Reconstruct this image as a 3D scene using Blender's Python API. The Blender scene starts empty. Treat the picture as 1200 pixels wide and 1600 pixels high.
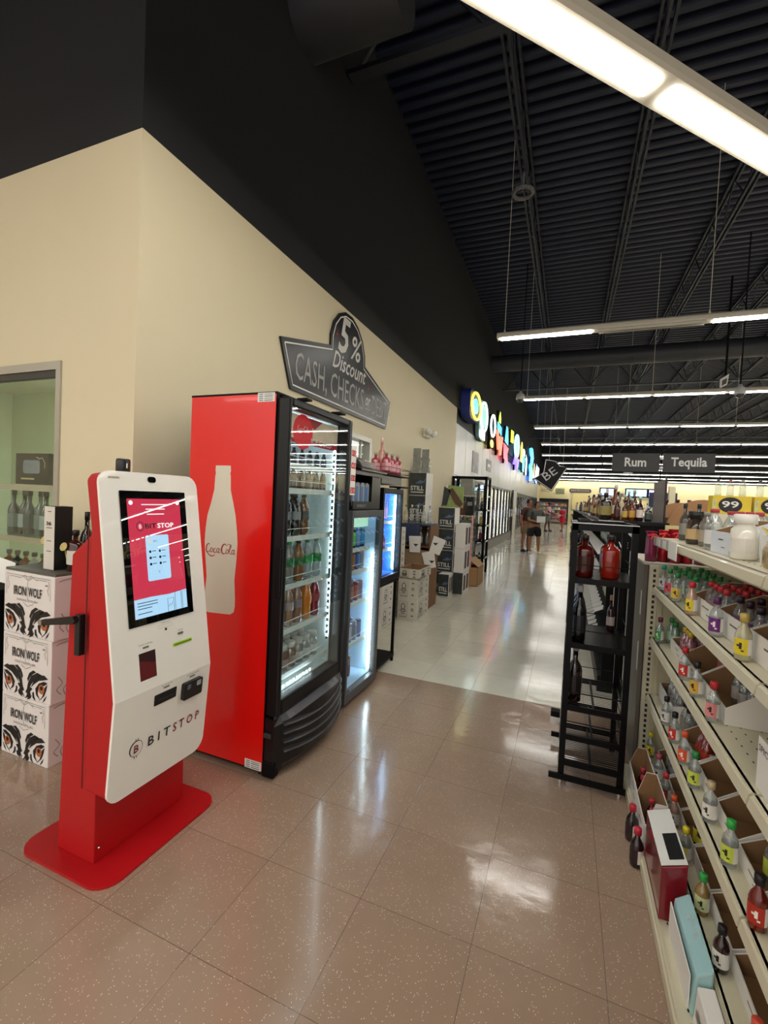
import bpy, bmesh, math, random
from mathutils import Vector, Matrix
random.seed(7)
PI = math.pi
SC = bpy.context.scene
COL = SC.collection

# ---------------------------------------------------------------- camera, world, exposure
def cam_matrix(yaw, pitch, roll):
    cy, sy, cp, sp = math.cos(yaw), math.sin(yaw), math.cos(pitch), math.sin(pitch)
    f = Vector((-sy*cp, cy*cp, sp)); r = Vector((cy, sy, 0)); u = r.cross(f)
    cr, sr = math.cos(roll), math.sin(roll)
    r2 = cr*r+sr*u; u2 = -sr*r+cr*u
    m = Matrix.Identity(4)
    for i in range(3):
        m[i][0] = r2[i]; m[i][1] = u2[i]; m[i][2] = -f[i]
    return m
cd = bpy.data.cameras.new('camera'); cam = bpy.data.objects.new('camera', cd); COL.objects.link(cam)
cam.matrix_world = Matrix.Translation((0, 0, 1.6)) @ cam_matrix(0.384436775, -0.0309710134, 0.0466900885)
cd.sensor_fit = 'VERTICAL'; cd.sensor_height = 36.0; cd.lens = 36.0*707.69/1600.0
cd.clip_start = 0.05; cd.clip_end = 200
SC.camera = cam
SC.view_settings.view_transform = 'Standard'; SC.view_settings.look = 'None'
SC.view_settings.gamma = 1.0; SC.view_settings.use_curve_mapping = False
SC.view_settings.exposure = 1.18
try:
    SC.cycles.use_denoising = True
    SC.cycles.max_bounces = 10; SC.cycles.transparent_max_bounces = 24; SC.cycles.transmission_bounces = 8
    SC.cycles.sample_clamp_indirect = 6.0; SC.cycles.caustics_reflective = False; SC.cycles.caustics_refractive = False
except Exception: pass
W = bpy.data.worlds.new('world'); SC.world = W; W.use_nodes = True
W.node_tree.nodes['Background'].inputs[0].default_value = (1.0, 0.95, 0.88, 1)
W.node_tree.nodes['Background'].inputs[1].default_value = 0.55
LAMP = 17.0        # strength of the ceiling tubes
COOL = 9.0         # strength of the cooler strips

# ---------------------------------------------------------------- materials
MC = {}
def s2l(c): return tuple((x/12.92 if x <= .04045 else ((x+.055)/1.055)**2.4) for x in c)
def H(h): return s2l(tuple(int(h[i:i+2], 16)/255 for i in (0, 2, 4)))
def mat(name, col=(.8, .8, .8), rough=.5, metal=0, emit=None, estr=0, coat=0, trans=0, spec=.5, noise=0, nscale=20, bump=0):
    if name in MC: return MC[name]
    m = bpy.data.materials.new(name); m.use_nodes = True; nt = m.node_tree
    b = nt.nodes['Principled BSDF']
    b.inputs['Base Color'].default_value = (*col, 1); b.inputs['Roughness'].default_value = rough
    b.inputs['Metallic'].default_value = metal; b.inputs['Coat Weight'].default_value = coat
    b.inputs['Coat Roughness'].default_value = .01 if name.startswith('screen') else .05
    b.inputs['Transmission Weight'].default_value = trans; b.inputs['Specular IOR Level'].default_value = spec
    if emit: b.inputs['Emission Color'].default_value = (*emit, 1); b.inputs['Emission Strength'].default_value = estr
    if noise or bump:
        tc = nt.nodes.new('ShaderNodeTexCoord'); nz = nt.nodes.new('ShaderNodeTexNoise')
        nz.inputs['Scale'].default_value = nscale; nz.inputs['Detail'].default_value = 5
        nt.links.new(tc.outputs['Object'], nz.inputs['Vector'])
        if noise:
            mx = nt.nodes.new('ShaderNodeMix'); mx.data_type = 'RGBA'
            mx.inputs[6].default_value = (*[c*(1-noise) for c in col], 1); mx.inputs[7].default_value = (*[min(1, c*(1+noise)) for c in col], 1)
            nt.links.new(nz.outputs['Fac'], mx.inputs[0]); nt.links.new(mx.outputs[2], b.inputs['Base Color'])
        if bump:
            bp = nt.nodes.new('ShaderNodeBump'); bp.inputs['Strength'].default_value = bump; bp.inputs['Distance'].default_value = .01
            nt.links.new(nz.outputs['Fac'], bp.inputs['Height']); nt.links.new(bp.outputs[0], b.inputs['Normal'])
    MC[name] = m; return m
def glass(name, tint=(.9, .95, .93), refl=.06, body=None, bodyfac=0.0, rough=.02):
    """thin clear sheet or bottle wall: see-through with a sharp reflection, optional milky body"""
    if name in MC: return MC[name]
    m = bpy.data.materials.new(name); m.use_nodes = True; nt = m.node_tree; N = nt.nodes; L = nt.links
    N.remove(N['Principled BSDF']); out = N['Material Output']
    t = N.new('ShaderNodeBsdfTransparent'); t.inputs[0].default_value = (*tint, 1)
    g = N.new('ShaderNodeBsdfGlossy'); g.inputs[0].default_value = (1, 1, 1, 1); g.inputs['Roughness'].default_value = rough
    fr = N.new('ShaderNodeLayerWeight'); pw = N.new('ShaderNodeMath'); pw.operation = 'POWER'; pw.inputs[1].default_value = 5.0
    L.new(fr.outputs['Facing'], pw.inputs[0])
    ad = N.new('ShaderNodeMath'); ad.operation = 'MULTIPLY_ADD'; ad.inputs[1].default_value = .9; ad.inputs[2].default_value = refl
    L.new(pw.outputs[0], ad.inputs[0])
    mx = N.new('ShaderNodeMixShader'); L.new(ad.outputs[0], mx.inputs[0]); L.new(g.outputs[0], mx.inputs[2])
    if body:
        d = N.new('ShaderNodeBsdfPrincipled'); d.inputs['Base Color'].default_value = (*body, 1); d.inputs['Roughness'].default_value = .15
        m2 = N.new('ShaderNodeMixShader'); m2.inputs[0].default_value = bodyfac
        L.new(t.outputs[0], m2.inputs[1]); L.new(d.outputs[0], m2.inputs[2]); L.new(m2.outputs[0], mx.inputs[1])
    else: L.new(t.outputs[0], mx.inputs[1])
    L.new(mx.outputs[0], out.inputs[0]); MC[name] = m; return m
def lampmat(name, col, s):
    return mat(name, (.9, .9, .9), .5, emit=col, estr=s)

def tile_mat(name, base, speck, speckamt, ts, ox, oy, rough):
    m = bpy.data.materials.new(name); m.use_nodes = True; nt = m.node_tree; N = nt.nodes; L = nt.links
    b = N['Principled BSDF']
    tc = N.new('ShaderNodeTexCoord')
    mp = N.new('ShaderNodeMapping'); mp.inputs['Location'].default_value = (-ox/ts, -oy/ts, 0); mp.inputs['Scale'].default_value = (1/ts, 1/ts, 1)
    L.new(tc.outputs['Object'], mp.inputs[0])
    fl = N.new('ShaderNodeVectorMath'); fl.operation = 'FLOOR'; L.new(mp.outputs[0], fl.inputs[0])
    frc = N.new('ShaderNodeVectorMath'); frc.operation = 'FRACTION'; L.new(mp.outputs[0], frc.inputs[0])
    wn = N.new('ShaderNodeTexWhiteNoise'); L.new(fl.outputs[0], wn.inputs[0])
    # joint mask
    sp = N.new('ShaderNodeSeparateXYZ'); L.new(frc.outputs[0], sp.inputs[0])
    def edge(o):
        a = N.new('ShaderNodeMath'); a.operation = 'SUBTRACT'; a.inputs[1].default_value = .5; L.new(o, a.inputs[0])
        c = N.new('ShaderNodeMath'); c.operation = 'ABSOLUTE'; L.new(a.outputs[0], c.inputs[0]); return c
    ex, ey = edge(sp.outputs[0]), edge(sp.outputs[1])
    mxm = N.new('ShaderNodeMath'); mxm.operation = 'MAXIMUM'; L.new(ex.outputs[0], mxm.inputs[0]); L.new(ey.outputs[0], mxm.inputs[1])
    jt = N.new('ShaderNodeMapRange'); jt.inputs[1].default_value = .4965; jt.inputs[2].default_value = .4995; L.new(mxm.outputs[0], jt.inputs[0])
    # colour: mottling, tile to tile shade, chips
    nz = N.new('ShaderNodeTexNoise'); nz.inputs['Scale'].default_value = 9; nz.inputs['Detail'].default_value = 6; L.new(tc.outputs['Object'], nz.inputs[0])
    c1 = N.new('ShaderNodeMix'); c1.data_type = 'RGBA'
    c1.inputs[6].default_value = (*[c*.86 for c in base], 1); c1.inputs[7].default_value = (*[c*1.12 for c in base], 1)
    av = N.new('ShaderNodeMath'); av.operation = 'MULTIPLY_ADD'; av.inputs[1].default_value = .35; L.new(wn.outputs[0], av.inputs[0])
    sc_ = N.new('ShaderNodeMath'); sc_.operation = 'MULTIPLY'; sc_.inputs[1].default_value = .65; L.new(nz.outputs['Fac'], sc_.inputs[0])
    L.new(sc_.outputs[0], av.inputs[2]); L.new(av.outputs[0], c1.inputs[0])
    vo = N.new('ShaderNodeTexVoronoi'); vo.inputs['Scale'].default_value = 150; L.new(tc.outputs['Object'], vo.inputs[0])
    vr = N.new('ShaderNodeMapRange'); vr.inputs[1].default_value = .26; vr.inputs[2].default_value = .16; L.new(vo.outputs['Distance'], vr.inputs[0])
    vs = N.new('ShaderNodeSeparateColor'); L.new(vo.outputs['Color'], vs.inputs[0])
    gt = N.new('ShaderNodeMath'); gt.operation = 'LESS_THAN'; gt.inputs[1].default_value = speckamt; L.new(vs.outputs[0], gt.inputs[0])
    ml = N.new('ShaderNodeMath'); ml.operation = 'MULTIPLY'; L.new(vr.outputs[0], ml.inputs[0]); L.new(gt.outputs[0], ml.inputs[1])
    c2 = N.new('ShaderNodeMix'); c2.data_type = 'RGBA'; c2.inputs[7].default_value = (*speck, 1)
    L.new(ml.outputs[0], c2.inputs[0]); L.new(c1.outputs[2], c2.inputs[6])
    c3 = N.new('ShaderNodeMix'); c3.data_type = 'RGBA'; c3.inputs[7].default_value = (*[c*.35 for c in base], 1)
    L.new(jt.outputs[0], c3.inputs[0]); L.new(c2.outputs[2], c3.inputs[6]); L.new(c3.outputs[2], b.inputs['Base Color'])
    # gloss worn unevenly
    n2 = N.new('ShaderNodeTexNoise'); n2.inputs['Scale'].default_value = 2.3; n2.inputs['Detail'].default_value = 5; L.new(tc.outputs['Object'], n2.inputs[0])
    rr = N.new('ShaderNodeMapRange'); rr.inputs[1].default_value = .3; rr.inputs[2].default_value = .7
    rr.inputs[3].default_value = rough*.6; rr.inputs[4].default_value = rough*1.6; L.new(n2.outputs['Fac'], rr.inputs[0]); L.new(rr.outputs[0], b.inputs['Roughness'])
    # each tile lies slightly out of level, plus a soft waviness
    geo = N.new('ShaderNodeNewGeometry')
    o = N.new('ShaderNodeVectorMath'); o.operation = 'SUBTRACT'; o.inputs[1].default_value = (.5, .5, .5); L.new(wn.outputs['Color'], o.inputs[0])
    k = N.new('ShaderNodeVectorMath'); k.operation = 'MULTIPLY'; k.inputs[1].default_value = (.022, .022, 0); L.new(o.outputs[0], k.inputs[0])
    n3 = N.new('ShaderNodeTexNoise'); n3.inputs['Scale'].default_value = 8; n3.inputs['Detail'].default_value = 5; L.new(tc.outputs['Object'], n3.inputs[0])
    bp = N.new('ShaderNodeBump'); bp.inputs['Strength'].default_value = .4; bp.inputs['Distance'].default_value = .008; L.new(n3.outputs['Fac'], bp.inputs['Height'])
    b2 = N.new('ShaderNodeBump'); b2.invert = True; b2.inputs['Strength'].default_value = .5; b2.inputs['Distance'].default_value = .002
    L.new(jt.outputs[0], b2.inputs['Height']); L.new(bp.outputs[0], b2.inputs['Normal'])
    ad = N.new('ShaderNodeVectorMath'); ad.operation = 'ADD'; L.new(b2.outputs[0], ad.inputs[0]); L.new(k.outputs[0], ad.inputs[1])
    no = N.new('ShaderNodeVectorMath'); no.operation = 'NORMALIZE'; L.new(ad.outputs[0], no.inputs[0]); L.new(no.outputs[0], b.inputs['Normal'])
    b.inputs['Specular IOR Level'].default_value = .5; b.inputs['Coat Weight'].default_value = .35; b.inputs['Coat Roughness'].default_value = .09
    return m

BLACK = mat('black_paint', H('070708'), .45, spec=.25)
MBLACK = mat('matt_black', H('09090a'), .6, spec=.15)
WHITE = mat('white', H('eceae4'), .5)
CREAMW = mat('cream_steel', H('d6cfb4'), .4, noise=.04, nscale=3)
RED = mat('kiosk_red', H('b40b13'), .45, noise=.05, nscale=60)
KWHITE = mat('kiosk_white', H('f1efe6'), .35, coat=.3, noise=.02, nscale=8)
CKRED = mat('cooler_red', H('e4120d'), .3, coat=.2)
CARD = mat('brown_card', H('8d6a47'), .8, noise=.08, nscale=30)
CARDD = mat('raw_card', H('7a5636'), .85, noise=.08, nscale=30)
WCARD = mat('white_card', H('e6e2db'), .6)
INK = mat('black_ink', H('101012'), .5)
CHROME = mat('chrome', (.75, .75, .75), .2, metal=1)
LED = lampmat('strip_led', (.78, .93, 1), COOL*2.2)
LEDS = lampmat('strip_led_soft', (.75, .9, 1), COOL*.55)
LINER = mat('cooler_liner', H('dfeeee'), .4)

# ---------------------------------------------------------------- mesh building
def root_loc(o):
    while o.parent: o = o.parent
    return Vector(o.location)
class MB:
    def __init__(s): s.v = []; s.f = []; s.mi = []; s.cur = 0; s.sm = []
    def add(s, vs, fs, smooth=False):
        n = len(s.v); s.v += [tuple(v) for v in vs]
        for f in fs: s.f.append([i+n for i in f]); s.mi.append(s.cur); s.sm.append(smooth)
        return s
    def box(s, x0, x1, y0, y1, z0, z1):
        vs = [(x, y, z) for z in (z0, z1) for y in (y0, y1) for x in (x0, x1)]
        return s.add(vs, [(0, 2, 3, 1), (4, 5, 7, 6), (0, 1, 5, 4), (2, 6, 7, 3), (0, 4, 6, 2), (1, 3, 7, 5)])
    def prism(s, pts, org, u, v, d):
        """polygon pts in the (u,v) plane at org, thickened by d along u x v"""
        org, u, v = Vector(org), Vector(u), Vector(v); n = u.cross(v).normalized()
        a = [org+u*p[0]+v*p[1] for p in pts]; k = len(a)
        b = [p+n*d for p in a]
        return s.add(a+b, [list(range(k))[::-1], list(range(k, 2*k))] + [(i, (i+1) % k, k+(i+1) % k, k+i) for i in range(k)])
    def tube(s, a, b, r, n=8, r2=None, smooth=True):
        a, b = Vector(a), Vector(b); d = (b-a).normalized()
        t = Vector((0, 0, 1)) if abs(d.z) < .9 else Vector((1, 0, 0)); p = d.cross(t).normalized(); q = d.cross(p)
        r2 = r if r2 is None else r2
        vs = [c+(p*math.cos(2*PI*i/n)+q*math.sin(2*PI*i/n))*rr for c, rr in ((a, r), (b, r2)) for i in range(n)]
        s.add(vs, [(i, (i+1) % n, n+(i+1) % n, n+i) for i in range(n)], smooth)
        s.add([vs[i] for i in range(n)], [list(range(n))[::-1]]); s.add([vs[n+i] for i in range(n)], [list(range(n))]); return s
    def path(s, pts, r, n=6):
        for i in range(len(pts)-1): s.tube(pts[i], pts[i+1], r, n)
        return s
    def lathe(s, prof, c=(0, 0, 0), n=12, smooth=True, sx=1, sy=1):
        c = Vector(c); vs = [c+Vector((r*math.cos(2*PI*i/n)*sx, r*math.sin(2*PI*i/n)*sy, z)) for r, z in prof for i in range(n)]; m = len(prof)
        return s.add(vs, [(j*n+i, j*n+(i+1) % n, (j+1)*n+(i+1) % n, (j+1)*n+i) for j in range(m-1) for i in range(n)] + [list(range(n))[::-1], list(range((m-1)*n, m*n))], smooth)
    def sphere(s, c, r, n=12, m=8, sz=1):
        return s.lathe([(max(.0005, r*math.sin(PI*j/m)), -r*math.cos(PI*j/m)*sz) for j in range(m+1)], c, n)
    def ribbon(s, pts, w, org, u, v, d=.0015):
        """flat stroke of width w (or widths) along 2D pts"""
        org, u, v = Vector(org), Vector(u), Vector(v); nn = u.cross(v).normalized()*d
        P = [Vector((p[0], p[1])) for p in pts]; k = len(P); Lf = []; Rt = []
        for i in range(k):
            t = (P[min(k-1, i+1)]-P[max(0, i-1)]); t = t.normalized() if t.length > 1e-9 else Vector((1, 0)); m = Vector((-t.y, t.x))
            ww = (w[i] if isinstance(w, (list, tuple)) else w)/2
            Lf.append(P[i]+m*ww); Rt.append(P[i]-m*ww)
        vs = [org+u*p.x+v*p.y+nn for p in Lf]+[org+u*p.x+v*p.y+nn for p in Rt]
        return s.add(vs, [(i, k+i, k+i+1, i+1) for i in range(k-1)])
    def build(s, name, m, parent=None, loc=None, bevel=0):
        me = bpy.data.meshes.new(name)
        o = bpy.data.objects.new(name, me); COL.objects.link(o)
        off = Vector(loc) if loc is not None else Vector((0, 0, 0))
        if parent is not None: o.parent = parent; off = root_loc(parent)
        elif loc is not None: o.location = loc
        me.from_pydata([tuple(Vector(v)-off) for v in s.v], [], s.f); me.update()
        ms = m if isinstance(m, (list, tuple)) else [m]
        for x in ms: me.materials.append(x)
        me.polygons.foreach_set('material_index', s.mi); me.polygons.foreach_set('use_smooth', s.sm)
        if bevel:
            md = o.modifiers.new('bevel', 'BEVEL'); md.width = bevel; md.segments = 2; md.limit_method = 'ANGLE'
        return o
def tag(o, label=None, cat=None, group=None, kind=None):
    if label: o['label'] = label
    if cat: o['category'] = cat
    if group: o['group'] = group
    if kind: o['kind'] = kind
    return o
def thing(name, label, cat, loc=(0, 0, 0), group=None):
    o = bpy.data.objects.new(name, None); COL.objects.link(o); o.location = loc; o.empty_display_size = .05
    return tag(o, label, cat, group)
def struct(o): o['kind'] = 'structure'; return o
def part(name, m, parent, *boxes, bevel=0, label=None):
    b = MB()
    for x in boxes: b.box(*x)
    o = b.build(name, m, parent, bevel=bevel)
    if label: o['label'] = label
    return o
def copy_tree(o, parent=None):
    c = o.copy(); COL.objects.link(c)
    if parent is not None: c.parent = parent
    for ch in list(o.children): copy_tree(ch, c)
    return c
ZX, ZY, ZZ = Vector((1, 0, 0)), Vector((0, 1, 0)), Vector((0, 0, 1))
def text(name, s, org, u, v, h, m, parent, w=None, d=.002, shear=0, align='L', label=None, bold=0):
    """lettering in the (u,v) plane, lower-left at org, height h (cap), width w"""
    cu = bpy.data.curves.new(name, 'FONT'); cu.body = s; cu.size = 1; cu.shear = shear; cu.resolution_u = 2; cu.offset = bold
    ob = bpy.data.objects.new(name, cu); COL.objects.link(ob)
    dg = bpy.context.evaluated_depsgraph_get(); dg.update(); me = bpy.data.meshes.new_from_object(ob.evaluated_get(dg))
    bpy.data.objects.remove(ob); bpy.data.curves.remove(cu)
    xs = [q.co.x for q in me.vertices]; ys = [q.co.y for q in me.vertices]
    x0, x1, y0, y1 = min(xs), max(xs), min(ys), max(ys)
    org, u, v = Vector(org), Vector(u).normalized(), Vector(v).normalized(); n = u.cross(v)
    sy = h/(y1-y0); sx = (w/(x1-x0)) if w else sy
    if align == 'C': org = org-u*(x1-x0)*sx/2
    off = root_loc(parent) if parent is not None else Vector((0, 0, 0))
    for q in me.vertices: q.co = org+u*(q.co.x-x0)*sx+v*(q.co.y-y0)*sy+n*d-off
    me.materials.clear(); me.materials.append(m); me.name = name
    o = bpy.data.objects.new(name, me); COL.objects.link(o)
    if parent is not None: o.parent = parent
    if label: o['label'] = label
    return o
def spline(P, k=6, closed=False):
    out = []; n = len(P); g = lambda i: P[i % n] if closed else P[max(0, min(n-1, i))]
    for i in range(n if closed else n-1):
        a, b, c, d = g(i-1), g(i), g(i+1), g(i+2)
        for j in range(k):
            t = j/k; q = []
            for e in range(2):
                q.append(.5*((2*b[e])+(-a[e]+c[e])*t+(2*a[e]-5*b[e]+4*c[e]-d[e])*t*t+(-a[e]+3*b[e]-3*c[e]+d[e])*t**3))
            out.append(tuple(q))
    if not closed: out.append(tuple(P[-1]))
    return out
def rrect(x0, x1, y0, y1, r, k=5, rs=None):
    rs = rs or (r, r, r, r); o = []
    for cx, cy, a, q in ((x1-rs[0], y1-rs[0], 0, rs[0]), (x0+rs[1], y1-rs[1], PI/2, rs[1]), (x0+rs[2], y0+rs[2], PI, rs[2]), (x1-rs[3], y0+rs[3], 1.5*PI, rs[3])):
        for i in range(k+1): o.append((cx+q*math.cos(a+i*PI/2/k), cy+q*math.sin(a+i*PI/2/k)))
    return o
def ell(cx, cy, a, b, n=24, rot=0, t0=0, t1=2*PI):
    o = []
    for i in range(n+1):
        t = t0+(t1-t0)*i/n; x, y = a*math.cos(t), b*math.sin(t); o.append((cx+x*math.cos(rot)-y*math.sin(rot), cy+x*math.sin(rot)+y*math.cos(rot)))
    return o
ORD = ['first', 'second', 'third', 'fourth', 'fifth', 'sixth', 'seventh', 'eighth', 'ninth', 'tenth', 'eleventh', 'twelfth', 'thirteenth', 'fourteenth', 'fifteenth', 'sixteenth', 'seventeenth', 'eighteenth', 'nineteenth', 'twentieth']

# ---------------------------------------------------------------- setting
XW = -2.45      # left long wall
YC = 1.97       # front-left wall
YB = 3.84       # border of the two floors
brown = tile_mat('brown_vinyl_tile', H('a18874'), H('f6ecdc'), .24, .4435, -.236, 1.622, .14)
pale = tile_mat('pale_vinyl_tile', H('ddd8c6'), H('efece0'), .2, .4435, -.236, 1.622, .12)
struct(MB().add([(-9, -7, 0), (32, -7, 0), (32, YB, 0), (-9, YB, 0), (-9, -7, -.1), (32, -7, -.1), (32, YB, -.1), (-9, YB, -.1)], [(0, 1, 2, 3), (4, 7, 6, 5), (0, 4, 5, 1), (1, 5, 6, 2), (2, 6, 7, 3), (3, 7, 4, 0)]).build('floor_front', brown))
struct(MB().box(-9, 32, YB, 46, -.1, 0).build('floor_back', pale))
beige = mat('beige_wall_paint', H('dfd3b2'), .6, noise=.025, nscale=2, bump=.02)
dark = mat('charcoal_wall_paint', H('17171a'), .7, noise=.12, nscale=.6)
ZS = 3.72
# front-left wall (faces the entrance) with window opening x -4.6..-3.15, z .95..2.34
b = MB(); b.box(-3.12, XW, YC, YC+.12, 0, ZS); b.box(-9, -3.12, YC, YC+.12, 2.40, ZS); b.box(-9, -4.62, YC, YC+.12, 0, 2.40); b.box(-4.62, -3.12, YC, YC+.12, 0, .93)
struct(b.build('wall_front', beige))
struct(MB().box(-9, XW, YC, YC+.12, ZS, 7.3).build('wall_front_upper', dark))
# long wall, opening for the small service window y 4.3..5.45 z 1.45..2.33
b = MB(); b.box(XW-.12, XW, YC+.12, 4.3, 0, ZS); b.box(XW-.12, XW, 5.45, 10.2, 0, ZS); b.box(XW-.12, XW, 4.3, 5.45, 0, 1.45); b.box(XW-.12, XW, 4.3, 5.45, 2.33, ZS)
struct(b.build('wall_left', beige))
struct(MB().box(XW-.12, XW, YC+.12, 44, ZS, 7.3).build('wall_left_upper', dark))
galv = mat('galvanised_panel', H('a9aaa6'), .33, metal=.55, noise=.12, nscale=1.3, bump=.05)
b = MB()
y = 10.22
while y < 40.6:
    b.box(XW-.1, XW-.02, y, min(y+1.19, 40.7), 2.22, 3.40); y += 1.205
struct(b.build('trim_1', galv))
struct(MB().box(XW-.12, XW-.03, 10.2, 44, 3.40, ZS).build('wall_left_band', dark))
struct(MB().box(XW-.12, XW-.04, 40.7, 44, 0, 3.40).build('wall_left_end', beige))
farp = mat('far_wall_paint', H('e6d9a8'), .6)
struct(MB().box(-9, 32, 44, 44.12, 0, 3.9).build('wall_back', farp)); struct(MB().box(-9, 32, 44, 44.12, 3.9, 7.3).build('wall_back_upper', dark))
struct(MB().box(32, 32.12, -7, 44, 0, 7.3).build('wall_right', farp))
struct(MB().box(-9.12, -9, -7, YC, 0, 7.3).build('wall_side', beige))
# corrugated roof deck, ribs run across the aisle
deckm = mat('dark_roof_deck', H('0d1830'), .5, noise=.2, nscale=2)
b = MB(); y = -7.0; P = []
while y < 44.2: P += [(y, 7.02), (y+.07, 7.02), (y+.10, 6.94), (y+.17, 6.94)]; y += .2
vs = [(-9, p[0], p[1]) for p in P]+[(32, p[0], p[1]) for p in P]; k = len(P)
b.add(vs, [(i, k+i, k+i+1, i+1) for i in range(k-1)]); b.box(-9, 32, -7, 44.2, 7.15, 7.25)
struct(b.build('ceiling', deckm))
steel = mat('dark_roof_steel', H('262b34'), .5)
for i, x in enumerate([-8.3, -6.8, -5.3, -3.8, -.84, .66, 2.16, 3.66, 5.16, 6.66, 8.16, 9.66, 11.2, 12.7, 14.2]):
    if x < -3 : y1 = YC
    else: y1 = 44
    b = MB()
    for dx in (-.045, .02): b.box(x+dx, x+dx+.03, -7, y1, 6.27, 6.33)
    for dx in (-.045, .02): b.box(x+dx, x+dx+.03, -7, y1, 6.87, 6.92)
    y = -6.8; up = 0
    while y < y1-.7:
        b.tube((x, y, 6.3 if up else 6.89), (x, y+.6, 6.89 if up else 6.3), .012, 4); y += .6; up = 1-up
    struct(b.build('ceiling_joist', steel))
for (yg, zg) in ((4.45, 6.15), (17.0, 5.75), (29.5, 5.75)):
    b = MB(); b.box(XW+.02, 16, yg-.06, yg+.06, zg-.05, zg); b.box(XW+.02, 16, yg-.06, yg+.06, zg+.85, zg+.92)
    x = XW+.1; up = 1
    while x < 15: b.tube((x, yg, zg if up else zg+.85), (x+.7, yg, zg+.85 if up else zg), .022, 5); x += .7; up = 1-up
    struct(b.build('ceiling_girder', steel))
# round ducts under the deck
ductm = mat('charcoal_duct', H('323338'), .5, noise=.15, nscale=3)
b = MB(); b.tube((XW, 14.7, 6.0), (16, 14.7, 6.0), .25, 20); x = -1.5
while x < 15: b.tube((x, 14.7, 6.0), (x+.03, 14.7, 6.0), .262, 20); x += 1.5
tag(b.build('ventilation_duct', ductm), 'long round charcoal duct crossing the ceiling behind second light row', 'duct')
b = MB(); b.tube((XW, 3.6, 5.9), (-1.5, 3.6, 5.9), .3, 20); tag(b.build('ventilation_duct', ductm), 'short dark duct end beside the wall at the top left', 'duct')
b = MB(); b.tube((16, 17.9, 5.6), (5.6, 15.4, 5.75), .25, 20); tag(b.build('ventilation_duct', ductm), 'angled grey duct branch at the right edge of the ceiling', 'duct')
b = MB(); R = .13
for i in range(24):
    a, c = 2*PI*i/24, 2*PI*(i+1)/24; b.tube((-.83+R*math.cos(a), 6.72+R*math.sin(a), 6.0), (-.83+R*math.cos(c), 6.72+R*math.sin(c), 6.0), .03, 6)
b.tube((-.83, 6.72, 6.02), (-.83, 6.72, 6.3), .02, 6)
tag(b.build('ceiling_speaker', mat('grey_ring', H('6a6a6e'), .5)), 'small grey ring fitting hanging from the roof joist', 'ceiling fitting')

# ---------------------------------------------------------------- ceiling light rows
HOUS = mat('lamp_housing', H('cfc8b6'), .4)
TUBE = lampmat('lit_lamp', (1.0, .97, .90), LAMP)
TUBEOFF = mat('unlit_lamp', H('b9b6ac'), .4)
def light_row(label, org, ang, L, lamps, z=4.0, wires=(), w=.20, hz=1.0, lw=.30):
    """org: start of the row, ang: direction; lamps: list of (start, end, lit)"""
    t = thing('ceiling_light', label, 'ceiling light', (org[0], org[1], z), None)
    c, s = math.cos(ang), math.sin(ang)
    M = Matrix.Translation((org[0], org[1], z)) @ Matrix.Rotation(ang, 4, 'Z')
    def tr(b):
        b.v = [tuple(M @ Vector(v)) for v in b.v]; return b
    b = MB(); prof = [(-w/2, 0), (-w/2, .02*hz), (-w*.42, .06*hz), (-w*.2, .085*hz), (w*.2, .085*hz), (w*.42, .06*hz), (w/2, .02*hz), (w/2, 0)]
    b.prism(prof, (0, 0, 0), (0, 1, 0), (0, 0, 1), L); tr(b).build('housing', HOUS, t)
    for (a, e, lit) in lamps:
        b = MB(); b.box(a, e, -w*lw, w*lw, -.012, -.001)
        if lit: tr(b).build('lamp', TUBE, t)
        else:
            b = MB(); b.box(a, e, -w*.30, -w*.28, -.03, 0); b.box(a, e, w*.28, w*.30, -.03, 0); b.box(a, e, -w*.28, w*.28, -.006, -.001)
            tr(b).build('lamp', TUBEOFF, t, label='unlit lamp') if False else tag(tr(b).build('lamp', TUBEOFF, t), 'unlit lamp')
    for q in wires:
        b = MB(); b.tube((q, 0, .08), (q, 0, 2.9), .004, 4); b.tube((q, 0, .08), (q, 0, .14), .018, 6, .006); tr(b).build('hanging_wire', HOUS, t)
    return t
d45 = math.atan2(1.838, 1.79)
o = light_row('large diagonal ceiling light crossing the top right corner, nearest of all', (-1.475, 1.146), d45, 5.4,
              [(-.0+.03, 1.22, 1), (1.27, 2.56, 1), (2.68, 3.97, 1), (4.06, 5.36, 1)], w=.20, hz=1.9, lw=.27)
# vent slots at the end of the second lamp
names = ['second ceiling light row from the camera with one unlit lamp in it', 'third ceiling light row, with a white camera dome at its left end', 'fourth ceiling light row, just behind the low ceiling girder', 'fifth ceiling light row, passing above the Rum sign',
         'sixth ceiling light row, level with the top of the Rum sign', 'seventh ceiling light row, level with the Rum lettering', 'eighth ceiling light row, just below the Rum sign', 'ninth ceiling light row, third last before the back wall',
         'tenth ceiling light row, second last before the back wall', 'last ceiling light row, close above the back wall']
for k in range(10):
    y = 6.81+4.07*k
    if y > 43.5: break
    x0 = [-1.09, -1.10, -1.12, -1.12, -1.3, -1.0, -1.1, -1.4, -1.5, -1.6][k]
    L = 32; lam = []; q = .02; i = 0
    while q < L-1.3:
        lam.append((q+.03, q+1.24, 0 if (k == 0 and i == 1) else 1)); q += 1.30; i += 1
    light_row(names[k], (x0, y), 0, q+.02, lam, wires=(.1, 2.6, 5.2, 7.8) if k < 4 else (), w=.15 if k < 3 else .17)

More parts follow.
